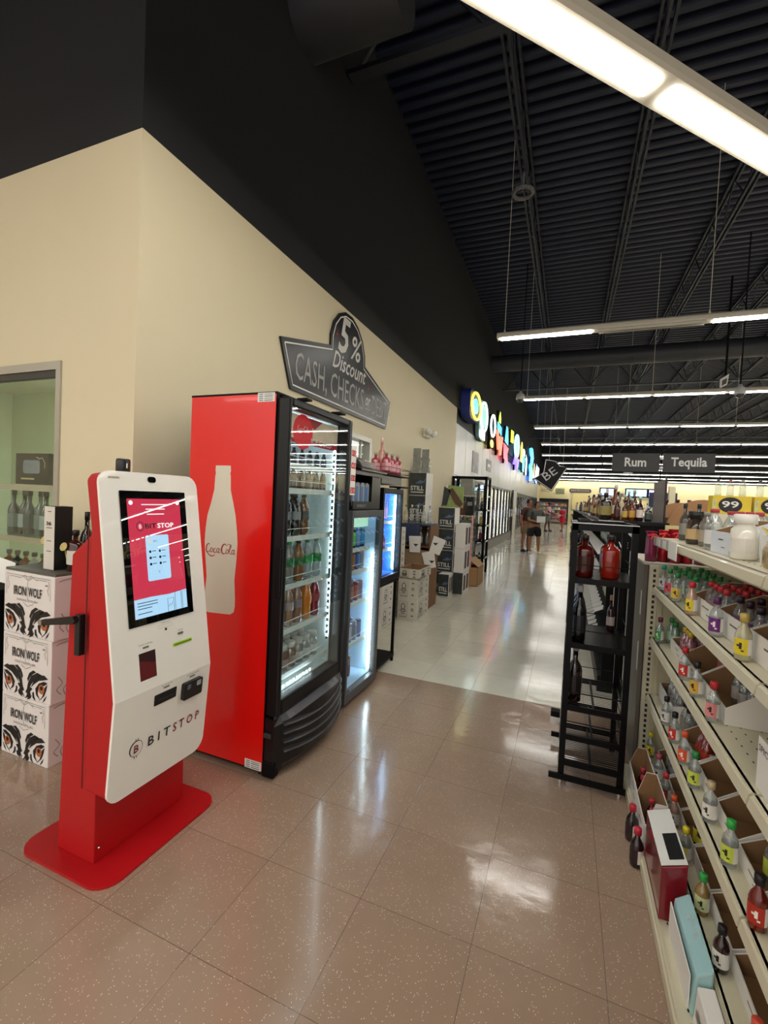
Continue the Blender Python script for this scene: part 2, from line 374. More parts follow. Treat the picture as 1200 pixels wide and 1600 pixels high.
light_row('unseen ceiling light row added to brighten the front wall, just behind the viewer', (-8.5, -1.6), 0, 36, [(.02+1.3*i, 1.29+1.3*i, 1) for i in range(27)], w=.15)  # out-of-view row, added so the front-left wall gets more light
light_row('unseen ceiling light row added to brighten the front wall, furthest behind the viewer', (-8.5, -5.4), 0, 36, [(.02+1.3*i, 1.29+1.3*i, 1) for i in range(27)], w=.15)  # second added row behind the camera, same purpose

# ---------------------------------------------------------------- red and white kiosk
K = thing('cash_kiosk', 'tall red kiosk with a white front panel and lit red touch screen', 'kiosk', (-1.865, 1.52, 0))
b = MB(); b.prism(rrect(-2.14, -1.59, 1.20, 1.84, .09), (0, 0, 0), ZX, ZY, .012); b.build('base_plate', RED, K)
b = MB(); b.prism([(-1.985, .012), (-1.755, .012), (-1.755, .36), (-1.79, .40), (-1.79, 1.415), (-1.935, 1.30)], (0, 1.755, 0), ZX, ZZ, .473)
o = b.build('column', RED, K, bevel=.004)
b = MB(); b.sphere((-1.748, 1.30, .075), .006, 8, 6); b.build('screw', CHROME, o)
# lower box behind the white panel (top leans back)
b = MB(); b.prism([(-1.790, .335), (-1.640, .325), (-1.606, .745), (-1.738, 1.652), (-1.800, 1.645), (-1.826, 1.62), (-1.790, 1.42)], (0, 1.738, 0), ZX, ZZ, .482)
b.build('housing', RED, K, bevel=.012)
b = MB(); b.box(-1.803, -1.797, 1.2545, 1.2565, .34, 1.42); b.box(-1.7965, -1.79, 1.274, 1.283, .34, 1.41); b.build('door_seam', mat('seam_dark', H('5c0408'), .6), K)
# white front: folded sheet
A0 = Vector((-1.728, 0, 1.660)); B0 = Vector((-1.594, 0, .745)); C0 = Vector((-1.629, 0, .315))
uU = ZY; vU = (A0-B0).normalized(); vL = (B0-C0).normalized(); LU = (A0-B0).length; LL = (B0-C0).length
Y0, Y1 = 1.236, 1.745
up = rrect(0, Y1-Y0, 0, LU, .05, rs=(.06, .05, .0001, .0001)); lo = rrect(0, Y1-Y0, 0, LL, .05, rs=(.0001, .0001, .055, .06))
b = MB(); ob_ = Vector((0, Y0, 0)); b.prism(up, B0+ob_-uU.cross(vU)*.012, uU, vU, .012); b.prism(lo, C0+ob_-uU.cross(vL)*.012, uU, vL, .012)
FP = b.build('front_panel', KWHITE, K, bevel=.002)
def KU(y, z): # point on upper panel plane
    return B0+Vector((0, y, 0))+vU*((z-B0.z)/vU.z)
def KL(y, z): return C0+Vector((0, y, 0))+vL*((z-C0.z)/vL.z)
nU, nL = uU.cross(vU), uU.cross(vL)
def kq(name, m, par, F, n, v, y0, y1, z0, z1, d0, d1, r=.003):
    o0 = F(y0, z0)+n*d0; h = (F(y0, z1)-F(y0, z0)).length
    b = MB(); b.prism(rrect(0, y1-y0, 0, h, r, 3), o0, uU, v, d1-d0); return b.build(name, m, par)
SCR = kq('touch_screen', mat('screen_glass', H('050506'), .01, coat=1), K, KU, nU, vU, 1.318, 1.660, 1.015, 1.580, .0005, .004)
DSR = mat('screen_red', H('1c0206'), .01, emit=s2l((.72, .20, .28)), estr=.55, coat=.6)
DSB = mat('screen_blue', H('101418'), .01, emit=s2l((.66, .82, .93)), estr=.5, coat=.6)
DSW = mat('screen_white', H('202020'), .1, emit=s2l((.95, .95, .95)), estr=.5, coat=.6)
DSK = mat('screen_ink', H('050505'), .1)
D = kq('display', DSR, SCR, KU, nU, vU, 1.348, 1.625, 1.045, 1.547, .004, .0048)
b = MB(); p = [(0, 0), (.277, 0), (.277, .085), (.18, .078), (.08, .082), (0, .080)]; b.prism(p, KU(1.348, 1.045)+nU*.005, uU, vU, .0004); b.build('screen_band', DSB, SCR)
kq('screen_card', DSB, SCR, KU, nU, vU, 1.424, 1.545, 1.192, 1.388, .005, .0055, .008)
text('screen_lettering', 'BIT', KU(1.425, 1.418)+nU*.006, uU, vU, .022, DSK, SCR, w=.058, bold=.02)
text('screen_lettering', 'STOP', KU(1.489, 1.418)+nU*.006, uU, vU, .022, DSW, SCR, w=.088, bold=.02)
b = MB(); b.ribbon(ell(0, 0, .017, .020), .003, KU(1.402, 1.429)+nU*.0055, uU, vU, .0008); b.build('screen_logo', DSK, SCR)
text('screen_logo', 'B', KU(1.396, 1.420)+nU*.006, uU, vU, .017, DSW, SCR)
b = MB()
for (cy, z, w_) in ((1.486, 1.52, .14), (1.486, 1.500, .10), (1.486, 1.478, .09)): b.box(0, 0, 0, 0, 0, 0) if False else b.prism([(-w_/2, 0), (w_/2, 0), (w_/2, .004), (-w_/2, .004)], KU(cy, z)+nU*.0055, uU, vU, .0004)
for cy in (1.365, 1.61): b.prism(ell(0, 0, .010, .010, 12)[:-1], KU(cy, 1.53)+nU*.0055, uU, vU, .0004)
for i, (cy, z) in enumerate(((1.37, 1.105), (1.37, 1.095), (1.37, 1.085), (1.37, 1.07))): pass
b.build('screen_marks', DSW, SCR)
b = MB()
for i in range(4): b.prism([(0, 0), (.10-.03*(i > 1), 0), (.10-.03*(i > 1), .003), (0, .003)], KU(1.362, 1.106-.012*i-(.008 if i == 3 else 0))+nU*.0057, uU, vU, .0003)
for r_ in range(3):
    for c_ in range(2):
        b.prism(ell(0, 0, .006, .006, 10)[:-1], KU(1.443+.05*c_, 1.318-.027*r_)+nU*.0058, uU, vU, .0003)
        b.prism([(0, 0), (.02, 0), (.02, .003), (0, .003)], KU(1.453+.05*c_, 1.318-.027*r_)+nU*.0058, uU, vU, .0003)
for i, (yy, h_) in enumerate(((1.515, .058), (1.557, .083), (1.598, .075))):
    w_ = .034 if i < 2 else .027
    b.ribbon([(0, 0), (0, h_), (w_, h_), (w_, 0)], .002, KU(yy, 1.046)+nU*.0058, uU, vU, .0003)
b.ribbon([(.004, .02), (.012, .035), (.018, .022), (.028, .04)], .002, KU(1.515, 1.046)+nU*.0058, uU, vU, .0003)
tag(b.build('screen_icons', DSK, SCR), kind='stuff')
text('screen_lettering', 'C', KU(1.478, 1.223)+nU*.006, uU, vU, .010, DSK, SCR)
b = MB(); b.ribbon(ell(0, 0, .008, .008, 14), .003, KU(1.447, 1.362)+nU*.0056, uU, vU, .0004); b.build('screen_coin', mat('screen_coin', H('403428'), .1, emit=s2l((.8, .7, .5)), estr=.6), SCR)
text('screen_lettering', 'BTC', KU(1.462, 1.358)+nU*.006, uU, vU, .008, DSK, SCR)
# camera window, jack, slots
b = MB(); b.prism(rrect(-.021, .021, -.013, .013, .012, 5), KU(1.482, 1.632)+nU*.0004, uU, vU, .003); b.build('camera_window', mat('lens_black', H('030303'), .05, coat=1), K)
b = MB(); b.prism(ell(0, 0, .006, .006, 12)[:-1], KU(1.498, .972)+nU*.0004, uU, vU, .001); b.build('audio_jack', INK, K)
GREY = mat('small_print_grey', H('5a5750'), .6); SILVER = mat('slot_plate', H('8c8a80'), .35, metal=.4)
text('panel_lettering', 'AUDIO JACK', KU(1.474, 1.000)+nU*.0006, uU, vU, .005, GREY, K, w=.048)
b = MB(); b.ribbon(rrect(1.46-1.46, .08, 0, .012, .006), .001, KU(1.458, .982)+nU*.0004, uU, vU, .0003); b.build('jack_outline', mat('pale_grey', H('b5b1a4'), .5), K)
REC = mat('slot_recess', H('5d060c'), .7)
o = kq('receipt_window', REC, K, KU, nU, vU, 1.354, 1.434, .790, .902, .0003, .0012, .002)
b = MB(); b.prism([(0, .114), (.08, .114), (.08, .06), (0, .085)], KU(1.354, .790)+nU*.0013, uU, vU, .0005); b.build('recess_shade', mat('slot_shadow', H('2c0306'), .6), o)  # dark wedge: shade at the top of the recess, painted as colour
kq('slot_plate', SILVER, K, KU, nU, vU, 1.375, 1.405, .9185, .9265, .0003, .0015); text('panel_lettering', 'RECEIPT DISPENSER', KU(1.355, .934)+nU*.0006, uU, vU, .005, GREY, K, w=.068)
kq('slot_plate', SILVER, K, KU, nU, vU, 1.560, 1.592, .930, .940, .0003, .0015); text('panel_lettering', 'CARD', KU(1.562, .948)+nU*.0006, uU, vU, .005, GREY, K, w=.028)
o = kq('receipt_slot', mat('slot_lime', H('7d9a1e'), .3, emit=s2l((.5, .7, .1)), estr=.15), K, KU, nU, vU, 1.530, 1.636, .886, .899, .0003, .004)
kq('slot_mouth', INK, o, KU, nU, vU, 1.536, 1.630, .890, .893, .004, .005)
o = kq('bill_slot', INK, K, KL, nL, vL, 1.423, 1.540, .658, .705, .0003, .003)
kq('slot_mouth', mat('slot_grey', H('2c2a2a'), .4), o, KL, nL, vL, 1.438, 1.525, .675, .683, .003, .006)
kq('slot_plate', SILVER, K, KL, nL, vL, 1.467, 1.499, .7205, .7275, .0003, .0015); text('panel_lettering', 'BILL ACCEPTOR', KL(1.455, .734)+nL*.0006, uU, vL, .005, GREY, K, w=.056)
o = kq('fingerprint_reader', mat('reader_black', H('101012'), .3), K, KL, nL, vL, 1.571, 1.684, .625, .704, .0003, .018, .008)
kq('sensor', mat('sensor_grey', H('5b5f6a'), .2), o, KL, nL, vL, 1.590, 1.610, .672, .694, .018, .0195); kq('sensor', mat('sensor_white', H('9ba0a8'), .2), o, KL, nL, vL, 1.647, 1.672, .672, .696, .018, .0195)
kq('slot_plate', SILVER, K, KL, nL, vL, 1.615, 1.648, .7165, .7235, .0003, .0015); text('panel_lettering', 'FINGERPRINT READER', KL(1.595, .7295)+nL*.0006, uU, vL, .005, GREY, K, w=.075)
RINK = mat('logo_red', H('7f1226'), .4); KINK = mat('logo_black', H('17171b'), .4)
text('logo_lettering', 'B I T', KL(1.409, .488)+nL*.0008, uU, vL, .042, KINK, K, w=.116, bold=.012)
text('logo_lettering', 'S T O P', KL(1.541, .488)+nL*.0008, uU, vL, .042, RINK, K, w=.155, bold=.012)
b = MB(); O = KL(1.352, .507)+nL*.0006
b.ribbon(ell(0, 0, .030, .033, 28, 0, .35*PI, 1.3*PI), [.002+.005*math.sin(PI*i/28) for i in range(29)], O, uU, vL, .0005); b.ribbon(ell(0, 0, .030, .033, 28, 0, -.7*PI, .35*PI), .002, O, uU, vL, .0005)
for sx in (-.005, .006):
    b.ribbon([(sx, .034), (sx, .043)], .003, O, uU, vL, .0005); b.ribbon([(sx, -.043), (sx, -.034)], .003, O, uU, vL, .0005)
b.build('logo_ring', KINK, K); text('logo_lettering', 'B', KL(1.340, .490)+nL*.0009, uU, vL, .034, RINK, K, w=.023, bold=.012)
b = MB(); b.prism([(0, 0), (.052, 0), (.052, .008), (0, .008)], KU(1.275, 1.628)+nU*.0004, uU, vU, .0003); b.build('old_sticker', mat('tape', H('c9c2ab'), .5), K)
text('panel_lettering', 'B Y SHAPE', KU(1.278, 1.630)+nU*.001, uU, vU, .006, KINK, K, w=.042)
# round wireless puck on top
b = MB(); b.lathe([(.025, 0), (.027, .004), (.027, .055), (.024, .062), (.001, .063)], (-1.76, 1.37, 1.652), 20, sx=.9, sy=1.1); o = b.build('antenna', mat('antenna_black', H('1b1a1d'), .35), K)
b = MB(); b.box(-1.7355, -1.735, 1.366, 1.371, 1.675, 1.695); b.build('status_light', WHITE, o)
# lock with long lever
b = MB(); b.box(-1.845, -1.815, 1.236, 1.268, .895, 1.065); o = b.build('lock_plate', mat('handle_black', H('151517'), .35), K, bevel=.005)
b = MB(); b.prism([(-1.815, 1.045), (-1.83, 1.062), (-2.02, 1.022), (-2.035, 1.005), (-2.02, .998), (-1.83, 1.030)], (0, 1.238, 0), ZX, ZZ, .02); b.build('lever', mat('handle_black'), o)
b = MB(); b.tube((-2.025, 1.212, 1.010), (-2.025, 1.24, 1.010), .012, 12); b.build('lever_end', CHROME, o)

# ---------------------------------------------------------------- bottles
GL = {}
def gmat(c, opaque=False):
    key = ('g', c, opaque)
    if key in GL: return GL[key]
    if c == 'clear': m = glass('bottle_clear', (.80, .84, .84), .10, (.75, .78, .78), .14)
    elif opaque: m = mat('liquid_'+c, H(c), .12, coat=.6)
    else: m = glass('bottle_'+c, tuple(x**.6 for x in H(c)), .08, H(c), .55)
    GL[key] = m; return m
def pmat(c): return mat('plain_'+c, H(c), .4)
PROF = {
 'mini': [(.019, 0), (.0215, .004), (.0215, .075), (.018, .088), (.009, .104), (.008, .118)],
 'soda': [(.026, 0), (.031, .008), (.033, .03), (.030, .06), (.033, .10), (.033, .14), (.026, .175), (.013, .205), (.012, .215)],
 'liquor': [(.036, 0), (.040, .006), (.040, .175), (.034, .20), (.014, .235), (.014, .29)],
 'square': [(.045, 0), (.05, .006), (.05, .15), (.044, .165), (.016, .18), (.015, .21)],
 'wine': [(.036, 0), (.038, .005), (.038, .19), (.030, .225), (.014, .25), (.013, .31)],
 'can': [(.022, 0), (.026, .006), (.026, .145), (.022, .155)],
 'small': [(.024, 0), (.027, .006), (.027, .08), (.024, .10), (.012, .125), (.012, .135)],
 'jar': [(.030, 0), (.033, .005), (.033, .085), (.022, .098), (.022, .104)],
}
CAPR = {'mini': (.0125, .024), 'soda': (.0155, .018), 'liquor': (.017, .04), 'square': (.019, .03), 'wine': (.0155, .05), 'small': (.014, .014), 'jar': (.028, .028)}
LAB = {'mini': (.022, .018, .066), 'soda': (.0338, .09, .135), 'liquor': (.0408, .05, .15), 'square': (.051, .04, .12), 'wine': (.0388, .05, .14), 'can': (.0264, .02, .13), 'small': (.0277, .02, .07), 'jar': (.0337, .02, .06)}
PROTO = {}
def bottle(kind, body, cap, lab, loc, label, cat='bottle', group=None, sc=1.0, n=10, opaque=False, rot=0, name=None, lab2=None, mark=None):
    """kind of profile, colours of body, cap, label; copies share meshes"""
    key = (kind, body, cap, lab, n, opaque, lab2, mark)
    if key not in PROTO:
        ms = []
        p = PROF[kind]; b = MB(); b.lathe(p, (0, 0, 0), n, sx=1, sy=(.8 if kind == 'square' else 1)); ms.append(('body', b, gmat(body, opaque)))
        if kind == 'can':
            b = MB(); b.lathe([(.0225, .1545), (.0235, .1575), (.021, .1585)], (0, 0, 0), n); ms.append(('lid', b, CHROME))
        elif cap:
            r, h = CAPR[kind]; b = MB(); b.lathe([(r, 0), (r, h-.002), (r*.85, h)], (0, 0, p[-1][1]-.003), max(8, n)); ms.append(('cap', b, pmat(cap)))
        if lab:
            r, z0, z1 = LAB[kind]; b = MB()
            nn = n
            vs = [(r*math.cos(2*PI*i/nn)*1.005, r*math.sin(2*PI*i/nn)*1.005*(.8 if kind == 'square' else 1), z) for z in (z0, z1) for i in range(nn)]
            for i in range(nn):
                b.cur = 0 if (not lab2 or (i-nn*.35) % nn < nn*.42) else 1
                b.add([vs[i], vs[(i+1) % nn], vs[nn+(i+1) % nn], vs[nn+i]], [(0, 1, 2, 3)], True)
            ms.append(('label', b, [pmat(lab), pmat(lab2)] if lab2 else pmat(lab)))
        if mark:
            r, z0, z1 = LAB[kind]; b = MB()
            for (a, q0, q1) in ((-2.2, .35, .75), (-2.5, .5, .62), (-1.95, .2, .3)):
                pts = [(r*1.02*math.cos(a+da), r*1.02*math.sin(a+da), z0+(z1-z0)*q) for q in (q0, q1) for da in (-.16, .16)]
                b.add(pts, [(0, 1, 3, 2)])
            ms.append(('label_print', b, pmat(mark)))
        made = []
        t = thing(name or ('bottle' if kind != 'can' else 'drink_can'), label, cat, loc, group)
        for nm, bb, mm in ms: bb.build(nm, mm, None).parent = t
        PROTO[key] = t
    else:
        t = copy_tree(PROTO[key]); t.name = name or ('bottle' if kind != 'can' else 'drink_can'); t.location = loc; t['label'] = label; t['category'] = cat
        if 'group' in t: del t['group']
        if group: t['group'] = group
    t.scale = (sc, sc, sc); t.rotation_euler = (0, 0, rot)
    return t

# ---------------------------------------------------------------- big red cola cooler
CX0, CX1, CY0, CY1, CZ = -2.11, -1.505, 2.08, 2.865, 2.155
F1 = thing('drinks_cooler', 'tall red cola cooler with black frame and lit glass door', 'drinks cooler', (-1.8, 2.47, 0))
b = MB(); b.box(CX0, CX1, CY0+.002, CY0+.03, .03, CZ-.01); b.box(CX0, CX1, CY1-.03, CY1, .03, CZ-.01); b.box(CX0, CX0+.02, CY0+.03, CY1-.03, .03, CZ-.01); b.box(CX0, CX1, CY0+.03, CY1-.03, .03, .42)
CAB = b.build('cabinet', MBLACK, F1)
b = MB(); b.box(CX0-.002, CX1+.004, CY0, CY1, CZ-.01, CZ); b.box(-1.52, -1.45, 2.30, 2.36, CZ, CZ+.012); b.box(-1.52, -1.45, 2.72, 2.80, CZ, CZ+.012); b.build('top_cover', MBLACK, F1)
part('side_panel', CKRED, F1, (CX0+.004, CX1-.002, CY0-.002, CY0+.0015, .04, CZ-.012))
lin = part('interior_liner', LINER, F1, (CX0+.02, CX0+.03, CY0+.03, CY1-.03, .42, 2.10), (CX0+.03, CX1-.02, CY0+.03, CY0+.04, .42, 2.10), (CX0+.03, CX1-.02, CY1-.04, CY1-.03, .42, 2.10), (CX0+.03, CX1-.02, CY0+.04, CY1-.04, .42, .43), (CX0+.03, CX1-.02, CY0+.04, CY1-.04, 2.09, 2.10))
# bottle shape on the side
SL = [(-1.907, 1.743), (-1.909, 1.715), (-1.905, 1.70), (-1.909, 1.681), (-1.913, 1.603), (-1.935, 1.52), (-1.957, 1.454), (-1.968, 1.374), (-1.972, 1.30), (-1.963, 1.211), (-1.948, 1.091), (-1.96, .983), (-1.962, .92), (-1.955, .893), (-1.93, .880)]
SR = [(-1.767, .888), (-1.742, .905), (-1.735, .94), (-1.736, .985), (-1.745, 1.088), (-1.736, 1.20), (-1.732, 1.30), (-1.739, 1.370), (-1.753, 1.46), (-1.775, 1.54), (-1.794, 1.605), (-1.797, 1.681), (-1.801, 1.70), (-1.797, 1.715), (-1.800, 1.744)]
b = MB(); b.prism(SL+SR, (0, CY0-.002, 0), ZX, ZZ, .0012); b.build('bottle_emblem', mat('emblem_cream', H('d9d5c2'), .4), F1)
# cursive lettering, written as strokes
def cursive(par, x0, z0, s, m, org_y, d=.0008, u=ZX, v=ZZ, org=None):
    b = MB()
    def st(pts, w, closed=False):
        P = spline([(p[0]*s, p[1]*s) for p in pts], 6, closed)
        if closed: P.append(P[0])
        b.ribbon(P, w*s if not isinstance(w, list) else [q*s for q in w], org if org is not None else (x0, org_y, z0), u, v, d)
    def vary(pts, lo, hi):
        n = (len(pts)-1)*6+1; return [lo+(hi-lo)*math.sin(PI*i/(n-1))**1.5 for i in range(n)]
    c1 = [(.62, .78), (.60, .92), (.48, .95), (.30, .80), (.20, .50), (.22, .18), (.38, .06), (.60, .16), (.80, .34)]
    st(c1, vary(c1, .03, .15))
    st([(.22, .14), (.34, .0), (.60, -.22), (.95, -.32), (1.25, -.22), (1.38, -.12)], [.02+.09*math.sin(PI*i/30) for i in range(31)])
    for ox in (.82,): st([(ox, .10), (ox+.18, .16), (ox+.24, .38), (ox+.10, .52), (ox-.06, .42), (ox-.10, .20)], .075, True)
    c2 = [(1.46, .46), (1.36, .54), (1.22, .40), (1.18, .18), (1.30, .06), (1.50, .16), (1.62, .30)]; st(c2, vary(c2, .03, .10))
    st([(1.64, .10), (1.80, .20), (1.88, .40), (1.76, .54), (1.60, .42), (1.55, .20)], .07, True); st([(1.92, .56), (1.84, .28), (1.88, .08), (2.02, .14)], .07)
    st([(2.02, .46), (2.16, .44)], .07)
    c3 = [(2.78, .86), (2.70, 1.02), (2.48, 1.0), (2.28, .76), (2.20, .40), (2.32, .10), (2.56, .04), (2.80, .22)]; st(c3, vary(c3, .04, .17))
    st([(2.78, .86), (2.98, 1.02), (3.20, 1.06), (3.42, .96), (3.40, .80), (3.26, .84)], .05)
    st([(2.86, .10), (3.04, .16), (3.10, .38), (2.98, .52), (2.82, .42), (2.76, .20)], .075, True)
    st([(3.14, .30), (3.34, .64), (3.42, .96), (3.30, .98), (3.22, .60), (3.24, .18), (3.38, .08), (3.52, .20)], .06)
    st([(3.58, .10), (3.74, .20), (3.82, .40), (3.70, .54), (3.54, .42), (3.50, .20)], .07, True); st([(3.86, .56), (3.78, .28), (3.82, .08), (3.98, .16)], .07)
    return b
cursive(F1, -1.968, 1.232, .0565, None, CY0-.0035).build('logo_lettering', mat('script_red', H('a51322'), .4), F1)
for (x, z) in ((-1.628, 2.10), (-1.624, .035)):
    o = part('data_sticker', mat('sticker_white', H('dfe3df'), .5), F1, (x, x+.113, CY0-.0035, CY0-.002, z, z+.05))
    b = MB()
    for i in range(4): b.box(x+.01, x+.035, CY0-.004, CY0-.0035, z+.006+.011*i, z+.010+.011*i); b.box(x+.045, x+.10, CY0-.004, CY0-.0035, z+.006+.011*i, z+.010+.011*i-.001*(i % 2))
    b.build('sticker_print', GREY, o)
# door: frame, glass, handle side
DX0, DX1 = -1.495, -1.42; DY0, DY1, DZ0, DZ1 = 2.082, 2.862, .355, 2.128
DFM = mat('door_frame_grey_black', H('101012'), .4, spec=.3)
DOOR = MB(); DOOR.box(DX0, DX1, DY0, DY0+.035, DZ0, DZ1); DOOR.box(DX0, DX1, DY1-.055, DY1, DZ0, DZ1); DOOR.box(DX0, DX1, DY0+.035, DY1-.055, DZ1-.05, DZ1); DOOR.box(DX0, DX1, DY0+.035, DY1-.055, DZ0, DZ0+.09)
DOOR = DOOR.build('door', DFM, F1, bevel=.012)
FGLASS = glass('door_glass', (.93, .96, .95), .05)
part('door_glass', FGLASS, DOOR, (DX1-.014, DX1-.010, DY0+.033, DY1-.053, DZ0+.085, DZ1-.045))
part('door_gasket', MBLACK, F1, (-1.505, -1.495, DY0+.01, DY0+.03, DZ0, DZ1-.01))
part('door_handle', BLACK, DOOR, (-1.47, -1.428, DY0-.012, DY0, 1.02, 1.30), bevel=.006)
# header sign inside the door
o = part('header_sign', mat('header_red', H('7e1f24'), .5, emit=H('7e1f24'), estr=.25), F1, (-1.512, -1.507, 2.14, 2.80, 1.905, 2.07))
b = MB(); b.prism([(0, .02), (.66, .04), (.66, .165), (.45, .165), (.35, .10), (.22, .165), (0, .165)], (-1.507, 2.14, 1.905), ZY, ZZ, .0008); b.build('sign_picture', mat('header_beige', H('b9a58c'), .5, emit=H('b9a58c'), estr=.2, noise=.4, nscale=12), o)
b = MB(); b.prism(ell(.22, .07, .11, .105, 24)[:-1], (-1.506, 2.14, 1.905), ZY, ZZ, .0008); b.build('sign_disc', mat('disc_red', H('b3121f'), .5, emit=H('b3121f'), estr=.3), o)
text('sign_lettering', 'ICE COLD', (-1.504, 2.45, 1.915), ZY, ZZ, .035, WHITE, o, w=.26)
cursive(o, 0, 0, .034, None, 0, u=ZY, v=ZZ, org=Vector((-1.504, 2.29, 1.975))).build('sign_script', WHITE, o)
# grille: bulging black louvre
b = MB(); GP = []
ny = 16
for j in range(ny+1):
    t = j/ny; y = 2.085+.79*t; bul = .095*math.sin(PI*min(1, max(0, t)))**.7; GP.append((y, bul))
def gx(bul, z): return -1.44+bul*(.35+.65*min(1, (.42-z)/.12))
zs = [.055, .08, .12, .40]
for a in range(ny):
    (y0, b0_), (y1, b1_) = GP[a], GP[a+1]
    for i in range(len(zs)-1):
        q = [(-1.44+b0_*(.7 if i == 0 else 1), y0, zs[i]), (-1.44+b1_*(.7 if i == 0 else 1), y1, zs[i]), (-1.44+b1_*(1 if i < 2 else .75), y1, zs[i+1] if i < 2 else .30+.04*math.sin(PI*(a+1)/ny)), (-1.44+b0_*(1 if i < 2 else .75), y0, zs[i+1] if i < 2 else .30+.04*math.sin(PI*a/ny))]
        b.add(q, [(0, 1, 2, 3)], True)
b.box(-1.50, -1.44, 2.084, 2.875, .03, .34)
GR = b.build('grille', mat('grille_black', H('0e0e10'), .35), F1)
b = MB()
for a in range(ny):
    (y0, b0_), (y1, b1_) = GP[a], GP[a+1]
    b.add([(-1.44+b0_*.75, y0, .30+.04*math.sin(PI*a/ny)), (-1.44+b1_*.75, y1, .30+.04*math.sin(PI*(a+1)/ny)), (-1.445, y1, .362), (-1.445, y0, .362)], [(0, 1, 2, 3)], True)
b.build('grille_ledge', mat('ledge_grey', H('505054'), .35), GR)
for i in range(4):
    b = MB(); z = .125+.05*i
    for a in range(1, ny):
        (y0, b0_), (y1, b1_) = GP[a], GP[a+1] if a+1 <= ny else GP[a]
        dz0, dz1 = -.03*(1-math.sin(PI*a/ny)), -.03*(1-math.sin(PI*(a+1)/ny)); x0_, x1_ = -1.44+b0_*(.94-.06*i)+.006, -1.44+b1_*(.94-.06*i)+.006
        dz0, dz1 = -dz0, -dz1
        b.add([(x0_, y0, z+dz0), (x1_, y1, z+dz1), (x1_-.006, y1, z+.020+dz1), (x0_-.006, y0, z+.020+dz0), (x0_+.008, y0, z+dz0-.004), (x1_+.008, y1, z+dz1-.004)], [(0, 1, 2, 3), (4, 5, 1, 0)], True)
    b.build('louvre', mat('louvre_grey', H('2c2c2f'), .3), GR)
part('corner_bumper', MBLACK, F1, (-1.51, -1.43, 2.075, 2.13, .01, .10), bevel=.01)
part('hinge_cover', mat('hinge_grey', H('38383b'), .35), F1, (-1.50, -1.452, 2.070, 2.082, .235, .262), bevel=.004)
b = MB()
for (x, y) in ((-2.07, 2.12), (-2.07, 2.82), (-1.54, 2.82), (-1.54, 2.12)): b.tube((x, y, 0), (x, y, .035), .02, 8)
b.build('foot', INK, F1)
# LED strips: lens dots on both door posts plus floor edge
b = MB()
for z0, z1 in ((.62, 1.04), (1.10, 1.62), (1.68, 1.90)):
    z = z0
    while z < z1: b.box(-1.508, -1.503, 2.765, 2.777, z, z+.014); b.box(-1.508, -1.503, 2.128, 2.14, z, z+.014); z += .043
y = 2.25
while y < 2.55: b.box(-1.508, -1.503, y, y+.013, .452, .462); y += .037
b.build('led_lights', LED, F1)
part('led_channel', CHROME, F1, (-1.512, -1.508, 2.758, 2.784, .6, 1.92), (-1.512, -1.508, 2.122, 2.146, .6, 1.92))
part('light_bar', LEDS, F1, (-1.62, -1.58, 2.13, 2.80, 2.083, 2.089), (-1.54, -1.53, 2.125, 2.130, .6, 1.9), (-1.54, -1.53, 2.812, 2.817, .6, 1.9))
SHM = mat('shelf_wire_white', H('dfe9e6'), .35)
def wire_shelf(par, x0, x1, y0, y1, z, m=SHM, nb=14, name='shelf', lip=True):
    b = MB()
    for i in range(nb): y = y0+(y1-y0)*i/(nb-1); b.box(x0, x1, y-.002, y+.002, z-.006, z-.002)
    b.box(x0, x0+.006, y0, y1, z-.012, z-.002); b.box(x1-.006, x1, y0, y1, z-.014, z-.002)
    if lip: b.box(x1, x1+.004, y0, y1, z-.028, z+.004); b.box(x1-.002, x1+.002, y0, y1, z+.045, z+.049)
    return b.build(name, m, par)
SZ = (1.78, 1.63, 1.34, 1.05, .78, .51)
for z in SZ: wire_shelf(F1, CX0+.05, -1.53, 2.13, 2.81, z)
def cooler_row(z, items, x1, dx, what, rows=3):
    for j, it in enumerate(items):
        (y, kind, body, cap, lab, sc, opq, desc) = it
        for r in range(rows):
            x = x1-r*dx
            pos = 'front' if r == 0 else 'behind'
            g = None
            bottle(kind, body, cap, lab, (x, y, z), '%s, %s, %s, %s' % (desc, ORD[j], pos, what), 'soda bottle', sc=sc*(1.12 if kind == 'soda' else 1.0), opaque=opq, rot=.3*j, name='soda_bottle')
CL = 'a6b3ae'
cooler_row(1.63, [(2.19+.092*i, 'small', '3a2f2c' if i % 2 else '5b4a42', 'c9c9c9', '8d8077', .92, True, 'small dark soda bottle') for i in range(7)], -1.575, .075, 'second shelf red cooler', 2)
cooler_row(1.78, [(2.19+.092*i, 'small', '27303a', '202428', '4a5560', .72, True, 'tiny dark bottle') for i in range(7)], -1.575, .075, 'top shelf red cooler', 1)
cooler_row(1.34, [(2.20, 'soda', '2a1710', 'c21818', 'c8202a', 1, True, 'cola bottle with red label'), (2.31, 'soda', '1e1815', '1b1b1b', '6e7276', 1, True, 'cola bottle with grey label'), (2.41, 'soda', '26211f', '2b2b2b', '85898c', 1, True, 'cola bottle with silver label'), (2.51, 'soda', '7a5636', '3d342c', '4a4c4a', 1, True, 'root beer bottle with dark label')], -1.575, .085, 'third shelf red cooler', 2)
